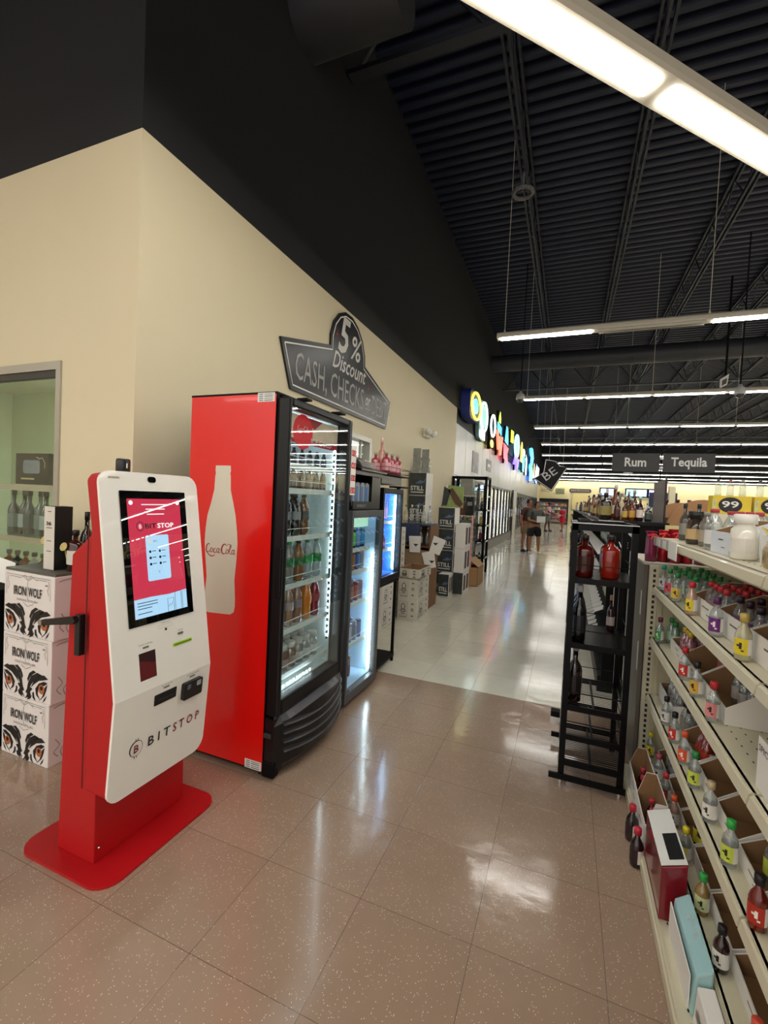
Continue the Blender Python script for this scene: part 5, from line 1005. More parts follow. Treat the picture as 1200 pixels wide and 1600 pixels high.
text('end_lettering', 'F  VE', (.355, gy0-.022, 1.27), ZX, ZZ, .05, WHITE, G, w=.135, bold=.01); b = MB(); b.prism([(.45, 1.42), (.52, 1.42), (.52, 1.36)], (0, gy0-.0225, 0), ZX, ZZ, .001); b.build('end_emblem', mat('emblem_white', H('c8c8c8'), .5, noise=.8, nscale=60), G)
b = MB(); b.box(.403, .409, gy0-.023, gy0-.021, .5, 1.25); b.box(.508, .518, gy0-.023, gy0-.021, .14, 1.25); b.build('end_edge', mat('edge_white', H('b8b6b0'), .5), G)
b = MB()
yy = gy0+.1
tg = []
for z in (.42, .72, 1.00, 1.24, 1.50):
    y = gy0+.12
    while y < 9.5: b.prism([(gx0-.05, z-.055), (gx0+.03, z-.015), (gx0+.02, z+.02), (gx0-.06, z-.02)], (0, y, 0), ZX, ZZ, .002); y += .19
tag(b.build('price_tags', WHITE, G), 'white price tags', kind='stuff')
rw = random.Random(11)
wc = [('3a1a10', 'c8c8c8', '8a6a3a'), ('5c2c14', 'b8b8b8', 'b89a5a'), ('2a2018', '1c1c1c', '6a5a3c'), ('7a3c18', 'd8d4cc', 'd8cfb4'), ('1e1c1a', 'a8a8a8', '3a3a38'), ('8a5a34', '2a2420', 'c8b890'), ('c8b890', '8a8a8a', 'd8d8c8')]
near = [(.31, 'square', '231d18', '1c1a18', '8a7a3c', 1.0, 'dark square whiskey bottle with gold emblem on the gondola top, leftmost in the near row'), (.405, 'liquor', '3a1712', 'c4c4c8', '4a2018', .62, 'dark red bottle with silver cap next to the gold emblem bottle'), (.465, 'liquor', '5c3212', '1c1a18', 'caa650', .56, 'amber bottle with gold label in the near row of the gondola top'), (.52, 'liquor', '6a2c14', 'c4c4c8', 'c8963c', .60, 'whiskey bottle with amber label and silver cap near the picture panel'), (.58, 'liquor', '2c1512', 'd8d8d8', 'e0d4d0', .66, 'dark bottle with large white label beside the picture panel'), (.645, 'square', '20242a', 'c8ccd0', '3a4440', .55, 'short dark bottle with pale cap touching the picture panel')]
for (x, k_, c, cp, l, sc, nm) in near: bottle(k_, c, cp, l, (x, gy0+.12, 1.501), nm, sc=sc*1.0, opaque=True, n=12)
i = 0
for r in range(19):
    y = gy0+.30+.22*r*(1+.075*r)
    if y > gy1-.2: break
    for q, x in enumerate((.33, .45, .57)):
        c = rw.choice(wc); i += 1
        kk = rw.choice(['liquor', 'square', 'wine', 'liquor'])
        bottle(kk, c[0], c[1], c[2], (x+rw.uniform(-.02, .02), y+rw.uniform(-.03, .03), 1.501), 'bottle on the whiskey gondola top, %s row back, %s file from the aisle' % (ORD[r+1] if r < 19 else 'last', ORD[q]), sc=rw.uniform(.72, .98), opaque=True, n=8)
for si, z in enumerate((.72, 1.00, 1.24)):
    for r in range(9):
        c = rw.choice([('9aa4a8', 'c8c8c8', 'b8bcb8'), ('c8c0a0', 'a8a090', 'd8d0b0'), ('3a2a20', '8a8a8a', '6a5a4a'), ('8090a0', 'b0b8c0', 'c0ccd8'), ('5a3420', '2a2a2a', 'a88a5a')])
        bottle('small', c[0], c[1], c[2], (.42, gy0+.16+.19*r, z+.001), 'bottle on the whiskey gondola side, shelf %s up, %s from near end' % (['two', 'three', 'four'][si], ORD[r]), sc=1.25, opaque=True, n=8)
t = thing('picture_panel', 'tall dark mottled picture panel standing at the near corner of the gondola', 'panel', (.72, 4.5, 1.5)); b = MB(); b.prism([(.685, 1.50), (.765, 1.50), (.775, 1.88), (.685, 1.84)], (0, 4.53, 0), ZX, ZZ, .02); b.build('picture', mat('panel_picture', H('5c5552'), .5, noise=.6, nscale=7), t); part('panel_edge', INK, t, (.767, .777, 4.50, 4.54, 1.501, 1.90))
# ---------------------------------------------------------------- far shelving islands
CRS = mat('cream_shelf', H('ddd6be'), .5)
rf = random.Random(21)
pale_c = [('d8d4c8', 'c8b8a0', 'e0dcd0'), ('c8d0d0', '8a8a8a', 'f0ece4'), ('d8c8b0', 'b83a3a', 'e8e0d8'), ('b8c0c0', '2a2a2a', 'd8d8d0'), ('c89a6a', '6a3a2a', 'e0c8a0'), ('e0e0d8', 'c8c8c8', 'd0a8a0')]
for gi, (x0, x1, y0, y1, h) in enumerate(((1.75, 2.65, 10.85, 22, 1.45), (3.4, 4.3, 7.6, 22, 1.5), (5.6, 6.5, 9.0, 24, 1.5), (.2, 1.1, 18.5, 28, 1.45), (2.6, 3.5, 24, 34, 1.5))):
    t = thing('liquor_gondola', ['cream shelving island just under the Tequila sign', 'cream shelving island to the right of the aisle signs', 'cream shelving island furthest to the right', 'dark far shelving island in line behind the whiskey gondola', 'far cream shelving island near the back wall'][gi], 'shelving', ((x0+x1)/2, (y0+y1)/2, 0))
    m = CRS if gi != 3 else MBLACK
    part('base', m, t, (x0, x1, y0, y1, 0, .15)); part('center_panel', m, t, ((x0+x1)/2-.02, (x0+x1)/2+.02, y0, y1, .15, h)); part('top_board', m, t, (x0, x1, y0, y1, h-.03, h)); part('end_panel', m, t, (x0, x1, y0-.02, y0, .0, h))
    for z in (.5, .85, 1.18): part('shelf', m, t, (x0, x1, y0, y1, z-.02, z))
    k = 0
    for r in range(5):
        for q in range(3):
            c = rf.choice(pale_c); k += 1
            bottle(rf.choice(['liquor', 'square', 'wine']), c[0], c[1], c[2], (x0+.15+.28*q, y0+.15+.5*r*(1+.2*r), h), 'pale bottle on %s, row %s back, %s from left' % (['the Tequila island', 'the island right of the signs', 'the far right island', 'the far dark island', 'the far cream island'][gi], ['one', 'two', 'three', 'four', 'five', 'six', 'seven', 'eight', 'nine'][r], ORD[q]), sc=1.0, opaque=True, n=7)
for (x, y, z1, nm) in ((2.05, 11.6, 2.15, 'short cream square column on the island under the Tequila sign'), (4.4, 12.6, 1.95, 'thin cream column near the right edge')):
    b = MB(); b.box(x, x+.12, y, y+.12, 1.45 if x < 3 else 0, z1); 
    tag(b.build('support_column', mat('column_cream', H('e4dcb8'), .5)), nm, 'column')
# cardboard barrel displays
for i, (x, y, r, z0, nm) in enumerate(((1.07, 4.62, .27, 1.44, 'large brown cardboard arch of a barrel display behind the top shelf'), (1.04, 5.35, .24, 1.45, 'smaller brown cardboard arch left of the large one'))):
    t = thing('barrel_display', nm, 'cardboard display', (x, y, 0)); b = MB(); P = [(x-r, 0), (x-r, z0)]+[(x-r*math.cos(a), z0+r*math.sin(a)) for a in [PI*j/18 for j in range(1, 18)]]+[(x+r, z0), (x+r, 0)]
    b.prism(P[::-1], (0, y, 0), ZX, ZZ, .03); b.build('display_front', mat('barrel_card', H('a87c55'), .7, noise=.12, nscale=8), t); b = MB(); b.prism([(x-r*.8, 0), (x-r*.8, z0+.1), (x+r*.8, z0+.1), (x+r*.8, 0)], (0, y+.33, 0), ZX, ZZ, .3); b.build('display_body', CARDD, t)
for j in range(4): bottle('square', '3a2018', '5a2418', 'c8784a', (1.05+.11*j, 6.05, 1.50), 'brown capped bottle in the row behind the smaller cardboard arch, %s' % ORD[j], sc=1.0, opaque=True)
tag(MB().box(1.0, 1.5, 5.9, 6.4, 0, 1.499).build('bottle_plinth', MBLACK), 'black plinth block behind the cardboard arches', 'plinth')

# ---------------------------------------------------------------- black end rack
RK = mat('rack_black', H('030304'), .32, spec=.18)
R1 = thing('end_rack', 'narrow glossy black metal rack with liqueur bottles at the island end', 'bottle rack', (.2, 3.0, 0))
rx0, rx1, ry0, ry1, RH = .03, .365, 2.78, 3.27, 1.515
for nm, (x, y) in (('l', (rx0, ry0)), ('r', (rx1-.032, ry0)), ('b', (rx0, ry1-.03)), ('c', (rx1-.032, ry1-.03))):
    o = part('post', RK, R1, (x, x+.032, y, y+.03, .035, RH)); b = MB(); b.tube((x+.016, y+.015, 0), (x+.016, y+.015, .035), .012, 10); b.build('levelling_foot', CHROME, o)
part('foot_bar', RK, R1, (rx0-.05, rx1+.012, ry0-.012, ry0, .035, .068)); part('foot_bar', RK, R1, (rx0-.05, rx1+.012, ry1, ry1+.012, .035, .068))
b = MB(); b.box(rx0, rx1, ry0, ry0+.03, RH-.045, RH); b.box(rx0, rx1, ry1-.03, ry1, RH-.045, RH); b.box(rx0, rx0+.03, ry0, ry1, RH-.045, RH); b.box(rx1-.03, rx1, ry0, ry1, RH-.045, RH); b.build('top_frame', RK, R1)
part('top_edge', CHROME, R1, (rx0, rx1, ry0-.001, ry0+.001, RH-.006, RH-.003))
for i, z in enumerate((.15, .30, .47, .83, 1.20)):
    b = MB(); b.box(rx0+.03, rx1-.03, ry0, ry0+.012, z-.032, z); b.box(rx0+.03, rx1-.03, ry1-.012, ry1, z-.032, z); b.box(rx0, rx0+.012, ry0+.03, ry1-.03, z-.032, z); b.box(rx1-.012, rx1, ry0+.03, ry1-.03, z-.032, z)
    if i < 3:
        y = ry0+.02
        while y < ry1-.02: b.box(rx0+.01, rx1-.01, y, y+.006, z-.005, z-.0035); y += .022
        b.box((rx0+rx1)/2-.006, (rx0+rx1)/2+.006, ry0, ry1, z-.012, z-.004)
    else: b.box(rx0+.01, rx1-.01, ry0+.01, ry1-.01, z-.008, z-.002)
    b.build('shelf', RK, R1)
    if i > 0:
        b = MB()
        for yy in (ry0+.004, ry1-.004): b.tube((rx0+.02, yy, z+.075), (rx1-.02, yy, z+.075), .0025, 5)
        b.tube((rx1-.006, ry0, z+.075), (rx1-.006, ry1, z+.075), .0025, 5); b.build('guard_wire', RK, R1)
LBL = 'e8e0d8'
bottle('square', '8a1c0c', '1c0c08', None, (.245, 2.90, 1.20), 'bright red liqueur bottle on the top shelf of the black end rack', sc=1.02, n=14, opaque=True)
bottle('square', '4a0c08', '1c0c08', '3a1008', (.105, 2.86, 1.20), 'deep red liqueur bottle left of the bright red one', sc=1.02, n=14, opaque=True)
bottle('square', '3a0a08', '1c0c08', '3a1008', (.10, 3.02, 1.20), 'deep red liqueur bottle at the back left of the top rack shelf', sc=1.02, n=14, opaque=True)
bottle('square', '6a140c', '1c0c08', '8a8078', (.25, 3.06, 1.20), 'red liqueur bottle behind the bright red one', sc=1.02, n=14, opaque=True)
for r in range(3): bottle('liquor', '0c0c12', 'b0b0b4', '1a1a20', (.095, 2.86+.12*r, .83), 'black bottle with silver neck on the second rack shelf, %s from front' % ORD[r], sc=.98, n=14, opaque=True)
bottle('liquor', '180a0c', 'a8a8ac', '1c1414', (.09, 2.87, .47), 'black bottle alone on the middle shelf of the end rack', sc=1.02, n=14, opaque=True)
bottle('wine', '3a1418', 'c89a8a', 'c8b8b0', (.29, 3.20, .83), 'small dark bottle with pink foil neck at the back of the second rack shelf', sc=.62, n=10, opaque=True)
t = thing('small_clamp', 'small steel bracket hooked on the left side of the end rack', 'bracket', (.0, 3.1, .1)); part('clamp_body', MBLACK, t, (-.03, .028, 3.20, 3.26, .20, .235)); part('clamp_plate', CHROME, t, (-.028, .026, 3.205, 3.255, .15, .199))

# ---------------------------------------------------------------- mini bottle shelving
MS = thing('mini_bottle_shelving', 'cream perforated metal shelving packed with miniature liquor bottles', 'shelving', (.7, 2.0, 0))
SX0, SX1, SY0, SY1 = .50, .93, .35, 3.08
CS = mat('shelf_cream', H('cfc8ae'), .4, noise=.05, nscale=6, coat=.15); CSD = mat('shelf_cream_panel', H('c4bc9e'), .5, noise=.05, nscale=4)
part('back_panel', CSD, MS, (SX1, SX1+.03, SY0, SY1+.05, 0, 1.60)); part('end_panel', CSD, MS, (.515, SX1, SY1, SY1+.015, 0, 1.28), (.53, .545, SY1-.01, SY1, 0, 1.28), (.60, .61, SY1-.006, SY1, 0, 1.28))
o = part('slotted_post', CS, MS, (.472, .517, SY1-.005, SY1+.03, .02, 1.275)); b = MB(); z = .06
while z < 1.26: b.box(.490, .503, SY1-.007, SY1-.004, z, z+.017); z += .031
b.build('post_slots', INK, o)
levels = (.17, .515, .855, 1.155, 1.445)
PERF = mat('perforation', H('1c1a16'), .7)
for li, z in enumerate(levels):
    for (ya, yb) in ((1.495, SY1-.012), (SY0, 1.485)):
        b = MB(); b.box(SX0, SX1, ya, yb, z-.012, z-.001); o = b.build('shelf', CS, MS)
        b = MB(); b.prism([(SX0-.001, z-.045), (SX0+.012, z-.05), (SX0+.012, z-.001), (SX0+.004, z-.001), (SX0-.006, z-.008), (SX0-.012, z-.036)], (0, yb, 0), ZX, ZZ, yb-ya); b.build('price_channel', CS, o)
        b = MB(); y = ya+.03
        while y < yb-.02:
            for xx in (.56, .60, .66): b.box(xx, xx+.004, y, y+.010, z-.001, z-.0004)
            y += .05
        tag(b.build('perforation', PERF, o), kind='stuff')
for y in (1.49,): b = MB(); b.box(SX1-.02, SX1, y-.015, y+.015, .1, 1.6); b.build('slotted_post', CS, MS)
DZ = .06
b = MB(); b.box(.40, SX1, SY0, SY1, DZ-.01, DZ); b.box(.392, .40, SY0, SY1, .0, DZ+.006); b.box(.385, .392, SY0, SY1, .01, .05); BD = b.build('base_deck', CS, MS)
b = MB(); y = SY0+.02
while y < SY1: b.box(.428, .433, y, y+.011, DZ, DZ+.0006); b.box(.455, .460, y+.02, y+.031, DZ, DZ+.0006); y += .045
tag(b.build('perforation', PERF, BD), kind='stuff')
def openbox(y0, y1, z, fh, bh, label, x0=.555, x1=.86, outer=WCARD, inner=CARD, print_=True):
    """tray carton with low front and side walls rising to the back"""
    t = thing('bottle_carton', label, 'open carton', ((x0+x1)/2, (y0+y1)/2, z)); e = .004; xm = x0+(x1-x0)*.45
    b = MB(); b.box(x0, x0+e, y0, y1, z, z+fh); b.box(x1-e, x1, y0, y1, z, z+bh); b.box(x0+e, x1-e, y0+e, y1-e, z, z+e)
    side = [(x0+e, z), (x1-e, z), (x1-e, z+bh), (xm, z+bh), (x0+e, z+fh)]
    b.prism(side, (0, y0+e, 0), ZX, ZZ, e); b.prism(side, (0, y1, 0), ZX, ZZ, e); b.build('carton', outer, t)
    i_ = .0012; b = MB(); b.box(x0+e, x0+e+i_, y0+e, y1-e, z+e, z+fh-.002); b.box(x1-e-i_, x1-e, y0+e, y1-e, z+e, z+bh-.002); b.box(x0+e, x1-e, y0+e, y1-e, z+e, z+e+i_)
    s2 = [(x0+e, z+e), (x1-e, z+e), (x1-e, z+bh-.002), (xm, z+bh-.002), (x0+e, z+fh-.002)]
    b.prism(s2, (0, y0+e+i_, 0), ZX, ZZ, i_); b.prism(s2, (0, y1-e, 0), ZX, ZZ, i_); b.build('carton_lining', inner, t)
    if print_:
        b = MB(); w = y1-y0
        b.ribbon([(w*.15, fh*.65), (w*.5, fh*.65)], .006, (x0-.001, y1, z), -ZY, ZZ, -.0006) if False else b.box(x0-.0008, x0, y0+w*.3, y0+w*.55, z+fh*.62, z+fh*.68)
        b.box(x0-.0008, x0, y0+w*.2, y0+w*.38, z+fh*.3, z+fh*.33); b.build('carton_print', GREY, t)
    return t
NUM = {0: 'bottom', 1: 'second', 2: 'third', 3: 'fourth', 4: 'top'}
LV = ['lowest shelf', 'second lowest shelf', 'middle shelf', 'second highest shelf', 'top shelf']
seen = {}
def mini(y, li, cap, lab, body='clear', x=.522, opq=False, mark='c83030', desc=None, sc=1.0, kind='mini', lab2='e6e4e0', z=None, name='mini_bottle'):
    zz = levels[li] if z is None else z
    rot = random.uniform(-.25, .25)
    return bottle(kind, body, cap, lab, (x, y, zz+.0005), desc, 'mini bottle', sc=1.02*sc, opaque=opq, n=14, rot=.1+rot, lab2=lab2, mark=mark, name=name)
PN = {'2aa08c': 'teal', '2c8a4a': 'green', 'c23038': 'red', '5a2a5a': 'purple', 'c8b060': 'gold', '6a2a48': 'plum', '1c1a1c': 'black', 'd85a34': 'orange', 'c8b890': 'pale gold', 'e0cc28': 'yellow', 'b04a60': 'pink', '38b050': 'bright green', 'e8e8e8': 'white', 'd8503c': 'coral'}
LN = {'d8d8d4': 'white', 'c84a5c': 'pink', 'd8b840': 'amber', 'e0cc28': 'yellow', '6a1a7a': 'violet', '3aa050': 'green', 'c23028': 'red', 'd8a83a': 'orange yellow', 'e08a8a': 'rose', 'e0582c': 'orange', 'c8d850': 'lime', 'e8e4dc': 'plain white', 'cfd8a0': 'pale lime', '3a302c': 'dark', 'e8e040': 'bright yellow', 'b02c1c': 'brick red'}
front = {3: [(2.955, '2aa08c', 'd8d8d4', 'clear', 0), (2.79, '2c8a4a', 'c84a5c', 'clear', 0), (2.62, '2c8a4a', 'd8b840', 'clear', 0), (2.33, 'c23038', 'e0cc28', 'd8b49a', 0), (1.975, '5a2a5a', '6a1a7a', 'clear', 0), (1.70, 'c8b060', 'e0cc28', 'd8d4b0', 0)],
         2: [(2.96, '6a2a48', '3aa050', 'clear', 0), (2.37, 'c23038', 'c23028', 'clear', 0), (2.17, '1c1a1c', 'd8a83a', 'clear', 0), (1.945, 'c23038', 'e08a8a', 'clear', 0)],
         1: [(2.67, '1c1a1c', 'd8d8d4', 'clear', 0), (2.48, '1c1a1c', 'c23028', 'clear', 0), (2.285, 'd85a34', 'e0582c', 'clear', 0), (2.11, '2c8a4a', 'c8d850', 'clear', 0), (1.90, 'c8b890', 'e8e4dc', 'clear', 0), (1.69, '38b050', 'c8d850', 'clear', 0), (1.465, '1c1a1c', 'b02c1c', '6a1c10', 1)],
         0: [(3.01, 'e0cc28', 'e0cc28', 'clear', 0), (2.76, 'b04a60', 'd8d8d4', 'clear', 0), (2.575, 'c23038', 'c23028', 'clear', 0), (2.39, 'd85a34', 'd8d8d4', 'd8b0a0', 0), (2.17, 'e0cc28', 'e8e040', 'clear', 0), (1.915, '38b050', 'cfd8a0', 'b89a5a', 0), (1.70, '1c1a1c', 'e8e4dc', '2a1414', 1), (1.42, 'd8503c', 'e8e4dc', 'b08a3c', 0)]}
for li, L_ in front.items():
    for (y, cap, lab, body, opq) in L_:
        mini(y, li, cap, lab, body, opq=bool(opq), desc='mini bottle, %s cap, %s label, front of the %s' % (PN[cap], LN[lab], LV[li]), mark='f4f0e8' if lab in ('6a1a7a', 'c23028', 'e0582c', '3aa050', 'b02c1c') else '28241f')
def fill(y0, y1, li, cap, body, lab, rows, cols, what, x0=.605, dx=.062, opq=False, skip=0, z=None):
    n = 0
    for c in range(cols):
        for r in range(rows):
            n += 1
            if skip and (c*rows+r) % skip == 0: continue
            y = y0+.035+(y1-y0-.07)*c/max(1, cols-1)
            mini(y, li, cap, lab, body, x=x0+dx*r, opq=opq, desc='%s, file %s, %s back' % (what.replace(' on the second highest shelf', ', second highest shelf').replace('silver white capped mini on the second lowest shelf', 'silver white capped mini, second lowest shelf'), ['one', 'two', 'three', 'four', 'five'][c], ORD[r]), mark=None, sc=.98, z=z)
# second highest shelf (z 1.155)
fill(2.52, 3.03, 3, '2c8a4a', 'clear', 'b8c8b8', 3, 5, 'green capped mini on the second highest shelf', x0=.585)
openbox(2.10, 2.46, levels[3], .075, .14, 'open carton with red capped minis on the second highest shelf'); fill(2.14, 2.42, 3, 'c23038', 'clear', 'c8a0a0', 3, 4, 'red capped mini in the second highest shelf carton', z=levels[3]+.006)
openbox(1.77, 2.09, levels[3], .085, .15, 'open carton with dark purple caps on the second highest shelf'); fill(1.80, 2.06, 3, '2c1a2c', 'clear', '8a5a94', 3, 3, 'dark purple capped mini in the carton', z=levels[3]+.006)
openbox(1.50, 1.76, levels[3], .085, .15, 'nearly empty open carton at the near end of the second highest shelf'); openbox(1.18, 1.47, levels[3], .085, .15, 'open carton at the right edge on the second highest shelf')
# middle shelf
fill(2.86, 3.03, 2, '2c8a4a', '9ab8a0', 'a8c8b0', 4, 2, 'green capped mini at the far end of the middle shelf', x0=.585)
openbox(2.60, 2.84, levels[2], .065, .10, 'white open carton of yellow capped pink minis on the middle shelf'); fill(2.63, 2.81, 2, 'd8b83a', 'c88a98', 'd8a0a8', 4, 3, 'yellow capped pink mini in the middle shelf carton', z=levels[2]+.006)
openbox(2.28, 2.58, levels[2], .06, .15, 'open carton of a few red capped minis on the middle shelf'); fill(2.32, 2.54, 2, 'a83a38', 'clear', 'c07070', 3, 2, 'red capped mini deep in the middle shelf carton', x0=.70, dx=.06, z=levels[2]+.006)
openbox(1.93, 2.27, levels[2], .06, .15, 'large open carton with a few black capped minis on the middle shelf'); fill(1.98, 2.20, 2, '1c1a1c', 'clear', 'b8b0a8', 2, 3, 'black capped mini in the large middle shelf carton', x0=.66, dx=.09, z=levels[2]+.006)
openbox(1.30, 1.56, levels[2], .10, .16, 'white carton at the near end of the middle shelf'); 
t = thing('price_card', 'white printed price card standing on the middle shelf near the right edge', 'price card', (.53, 1.45, levels[2])); part('card', WHITE, t, (.523, .526, 1.33, 1.54, levels[2], levels[2]+.14)); text('card_lettering', 'SPICES', (.5215, 1.53, levels[2]+.105), -ZY, ZZ, .018, PRK, t, w=.09, d=.0005); text('card_lettering', '16', (.5215, 1.42, levels[2]+.02), -ZY, ZZ, .03, PRK, t, w=.04, d=.0005)
# second lowest shelf
openbox(2.70, 3.05, levels[1], .085, .11, 'white open carton of silver capped minis on the second lowest shelf'); fill(2.74, 3.02, 1, 'e8e8e8', 'b8b8b4', 'c8c8c4', 4, 4, 'silver white capped mini on the second lowest shelf', z=levels[1]+.006)
fill(2.54, 2.68, 1, '1c1a1c', 'clear', '8a8478', 3, 2, 'black capped mini beside the silver caps', x0=.60)
openbox(2.22, 2.50, levels[1], .055, .14, 'open carton of coral red minis on the second lowest shelf'); fill(2.25, 2.40, 1, 'a84a38', 'a83a2c', 'b8402c', 4, 3, 'coral red mini in the second lowest shelf carton', z=levels[1]+.006)
openbox(1.96, 2.20, levels[1], .055, .15, 'empty open carton on the second lowest shelf'); openbox(1.74, 1.95, levels[1], .055, .15, 'open carton with one gold capped mini on the second lowest shelf'); mini(1.84, 1, 'c8b060', 'e8e4dc', 'c8b8a8', x=.68, desc='single gold capped mini deep inside a carton', mark=None, z=levels[1]+.006)
openbox(1.53, 1.73, levels[1], .055, .13, 'open carton of green capped minis on the second lowest shelf'); fill(1.55, 1.70, 1, '38b050', 'clear', 'c8d850', 3, 3, 'green capped mini in the second lowest shelf carton', x0=.62, z=levels[1]+.006)
openbox(1.20, 1.44, levels[1], .07, .13, 'dark open carton at the right edge on the second lowest shelf')
# lowest shelf
openbox(2.72, 2.98, levels[0], .06, .13, 'open carton behind the yellow capped mini on the lowest shelf'); fill(2.76, 2.94, 0, '6a6a70', 'clear', '98989c', 2, 3, 'grey capped mini in the far lowest shelf carton', z=levels[0]+.006)
openbox(2.44, 2.70, levels[0], .06, .13, 'open carton behind the red capped mini on the lowest shelf'); openbox(2.20, 2.43, levels[0], .06, .13, 'open carton behind the coral minis on the lowest shelf')
for j, y in enumerate((2.285, 2.225)): mini(y, 0, 'e0cc28', 'd8c838', '3a2a14', x=.60, opq=True, desc='yellow capped dark nine-marked mini, %s of the pair' % ['farther', 'nearer'][j], mark='2a2418', sc=1.18, lab2='d8c838', z=levels[0]+.006)
openbox(1.96, 2.19, levels[0], .06, .12, 'open carton behind the yellow label mini on the lowest shelf'); openbox(1.72, 1.95, levels[0], .06, .12, 'open carton behind the green capped amber mini'); openbox(1.42, 1.71, levels[0], .06, .12, 'open carton of dark minis at the near end of the lowest shelf'); openbox(1.12, 1.41, levels[0], .06, .12, 'open carton of red brown minis by the bottom right corner')
for j, y in enumerate((1.53, 1.62)): mini(y, 0, '1c1a1c', 'd8d0c4', '1c1012', x=.62+.03*j, opq=True, desc='black capped dark mini inside the carton, %s' % ['nearer', 'farther'][j], mark='2a2418', z=levels[0]+.006)
for j, y in enumerate((1.33, 1.24, 1.27)): mini(y, 0, 'a8402c', 'd8c8bc', '6a2014', x=.60+.06*j, opq=True, desc='red brown mini in the corner carton, %s' % ORD[j], mark=None, z=levels[0]+.006)
# base deck
openbox(2.60, 2.90, DZ, .11, .20, 'brown lined open carton on the base deck at the far end', x0=.405, x1=.486, inner=CARD); openbox(2.32, 2.585, DZ, .12, .23, 'second open carton on the base deck', x0=.40, x1=.486)
for j, (y, x) in enumerate(((2.70, .445), (2.78, .455), (2.42, .445), (2.50, .455))): mini(y, 0, 'b03038', '8a3028', '3a1410', x=x, opq=True, desc='red capped dark mini inside a base deck carton, %s' % ORD[j], mark=None, z=DZ+.006)
for j, y in enumerate((2.47, 2.30)):
    mini(y, 0, 'c02c40', 'd8d0cc', '1e1214', x=.4055, opq=True, desc='red capped cola-dark mini at the very edge of the base, %s' % ['farther', 'nearer'][j], mark='8a2030', z=DZ, sc=.62) if False else None
    bottle('mini', '1e1214', 'c02c40', 'd8d0cc', (.372, y, .0005), 'red capped dark mini on the floor against the base, %s' % ['farther', 'nearer'][j], 'mini bottle', sc=1.25, opaque=True, n=14, lab2='2a1418', rot=PI*.8)
# red window carton
t = thing('window_carton', 'dark red carton with white window frame on the base deck', 'carton', (.5, 2.1, DZ)); RC = mat('maroon_gloss', H('7d1220'), .2, coat=.4, noise=.35, nscale=9)
b = MB(); b.prism([(.402, DZ), (.486, DZ), (.486, DZ+.232), (.402, DZ+.20)], (0, 2.30, 0), ZX, ZZ, .34); b.build('carton', RC, t, bevel=.003)
S0 = Vector((.402, 0, DZ+.202)); S1 = Vector((.486, 0, DZ+.234)); vv = (S1-S0).normalized()
b = MB(); w_ = (S1-S0).length
b.prism([(0, 0), (.34, 0), (.34, w_), (0, w_)], S0+Vector((0, 1.96, 0))+ZY.cross(vv)*-.0, ZY, vv, -.003) if False else b.add([tuple(S0+Vector((-.001, 1.962, .002))), tuple(S0+Vector((-.001, 2.298, .002))), tuple(S1+Vector((0, 2.298, .002))), tuple(S1+Vector((0, 1.962, .002)))], [(0, 1, 2, 3)]); b.build('white_lid', WHITE, t)
b = MB(); b.add([(.432, 1.99, DZ+.2165), (.432, 2.14, DZ+.2165), (.480, 2.14, DZ+.235), (.480, 1.99, DZ+.235)], [(0, 1, 2, 3)]); b.build('lid_window', INK, t)
# pale blue and white wrapped cartons near the viewer
t = thing('teal_carton', 'pale blue film-wrapped carton on the base deck', 'carton', (.5, 1.8, DZ)); b = MB(); b.prism([(.432, DZ), (.486, DZ), (.486, DZ+.165), (.440, DZ+.13)], (0, 1.92, 0), ZX, ZZ, .30); b.build('carton', mat('teal_card', H('9fc6c8'), .35, coat=.2, noise=.12, nscale=6), t, bevel=.006); part('carton_lip', WCARD, t, (.428, .432, 1.64, 1.92, DZ, DZ+.11))
b = MB()
rc = random.Random(5)
for i in range(7): x, y = .450+rc.random()*.015, 1.74+.012*i; b.prism([(0, 0), (.018, .004), (.012, .016)], (x, y, DZ+.148), ZX, Vector((0, .8, .6)), .001)
b.build('film_crease', glass('film', (.95, .97, .98), .2, (.9, .93, .93), .5), t)
t = thing('white_carton', 'long white printed carton on the base deck at the bottom edge', 'carton', (.5, 1.4, DZ)); b = MB(); b.prism([(.436, DZ), (.486, DZ), (.486, DZ+.12), (.442, DZ+.11)], (0, 1.61, 0), ZX, ZZ, .55); b.build('carton', WCARD, t, bevel=.004); b = MB(); b.prism([(0, 0), (.16, 0), (.16, .02), (0, .02)], (.4345, 1.42, DZ+.045), ZY, ZZ, .001); b.prism([(0, 0), (.10, 0), (.10, .05), (0, .05)], (.4345, 1.25, DZ+.03), ZY, ZZ, .001); b.build('carton_print', PRN, t)
part('carton_slot', mat('slot_brown', H('8a8478'), .6), t, (.460, .472, 1.40, 1.50, DZ+.116, DZ+.1185))
# top shelf goods
ZT5 = levels[4]
t = thing('tag_holder', 'clear price tag holders clipped to the far end of the top shelf', 'tag holder', (.49, 2.8, ZT5)); part('tag_strip', mat('tag_grey', H('b8b4aa'), .4), t, (.478, .484, 2.62, 3.06, ZT5-.045, ZT5+.005)); part('tag_card', WHITE, t, (.474, .4775, 2.44, 2.62, ZT5-.075, ZT5+.01)); part('tag_card', WHITE, t, (.476, .4778, 2.70, 2.78, ZT5-.04, ZT5)); part('tag_card', WHITE, t, (.476, .4778, 2.86, 2.96, ZT5-.04, ZT5))
bottle('liquor', '4a4642', '2a2826', '8a8680', (.60, 2.93, ZT5), 'smoky grey bottle at the far end of the top shelf', 'bottle', sc=.62, n=12, opaque=True); bottle('liquor', '5a5650', '1c1c1e', '6a665e', (.68, 3.0, ZT5), 'second smoky bottle behind the far one on the top shelf', 'bottle', sc=.62, n=12, opaque=True)
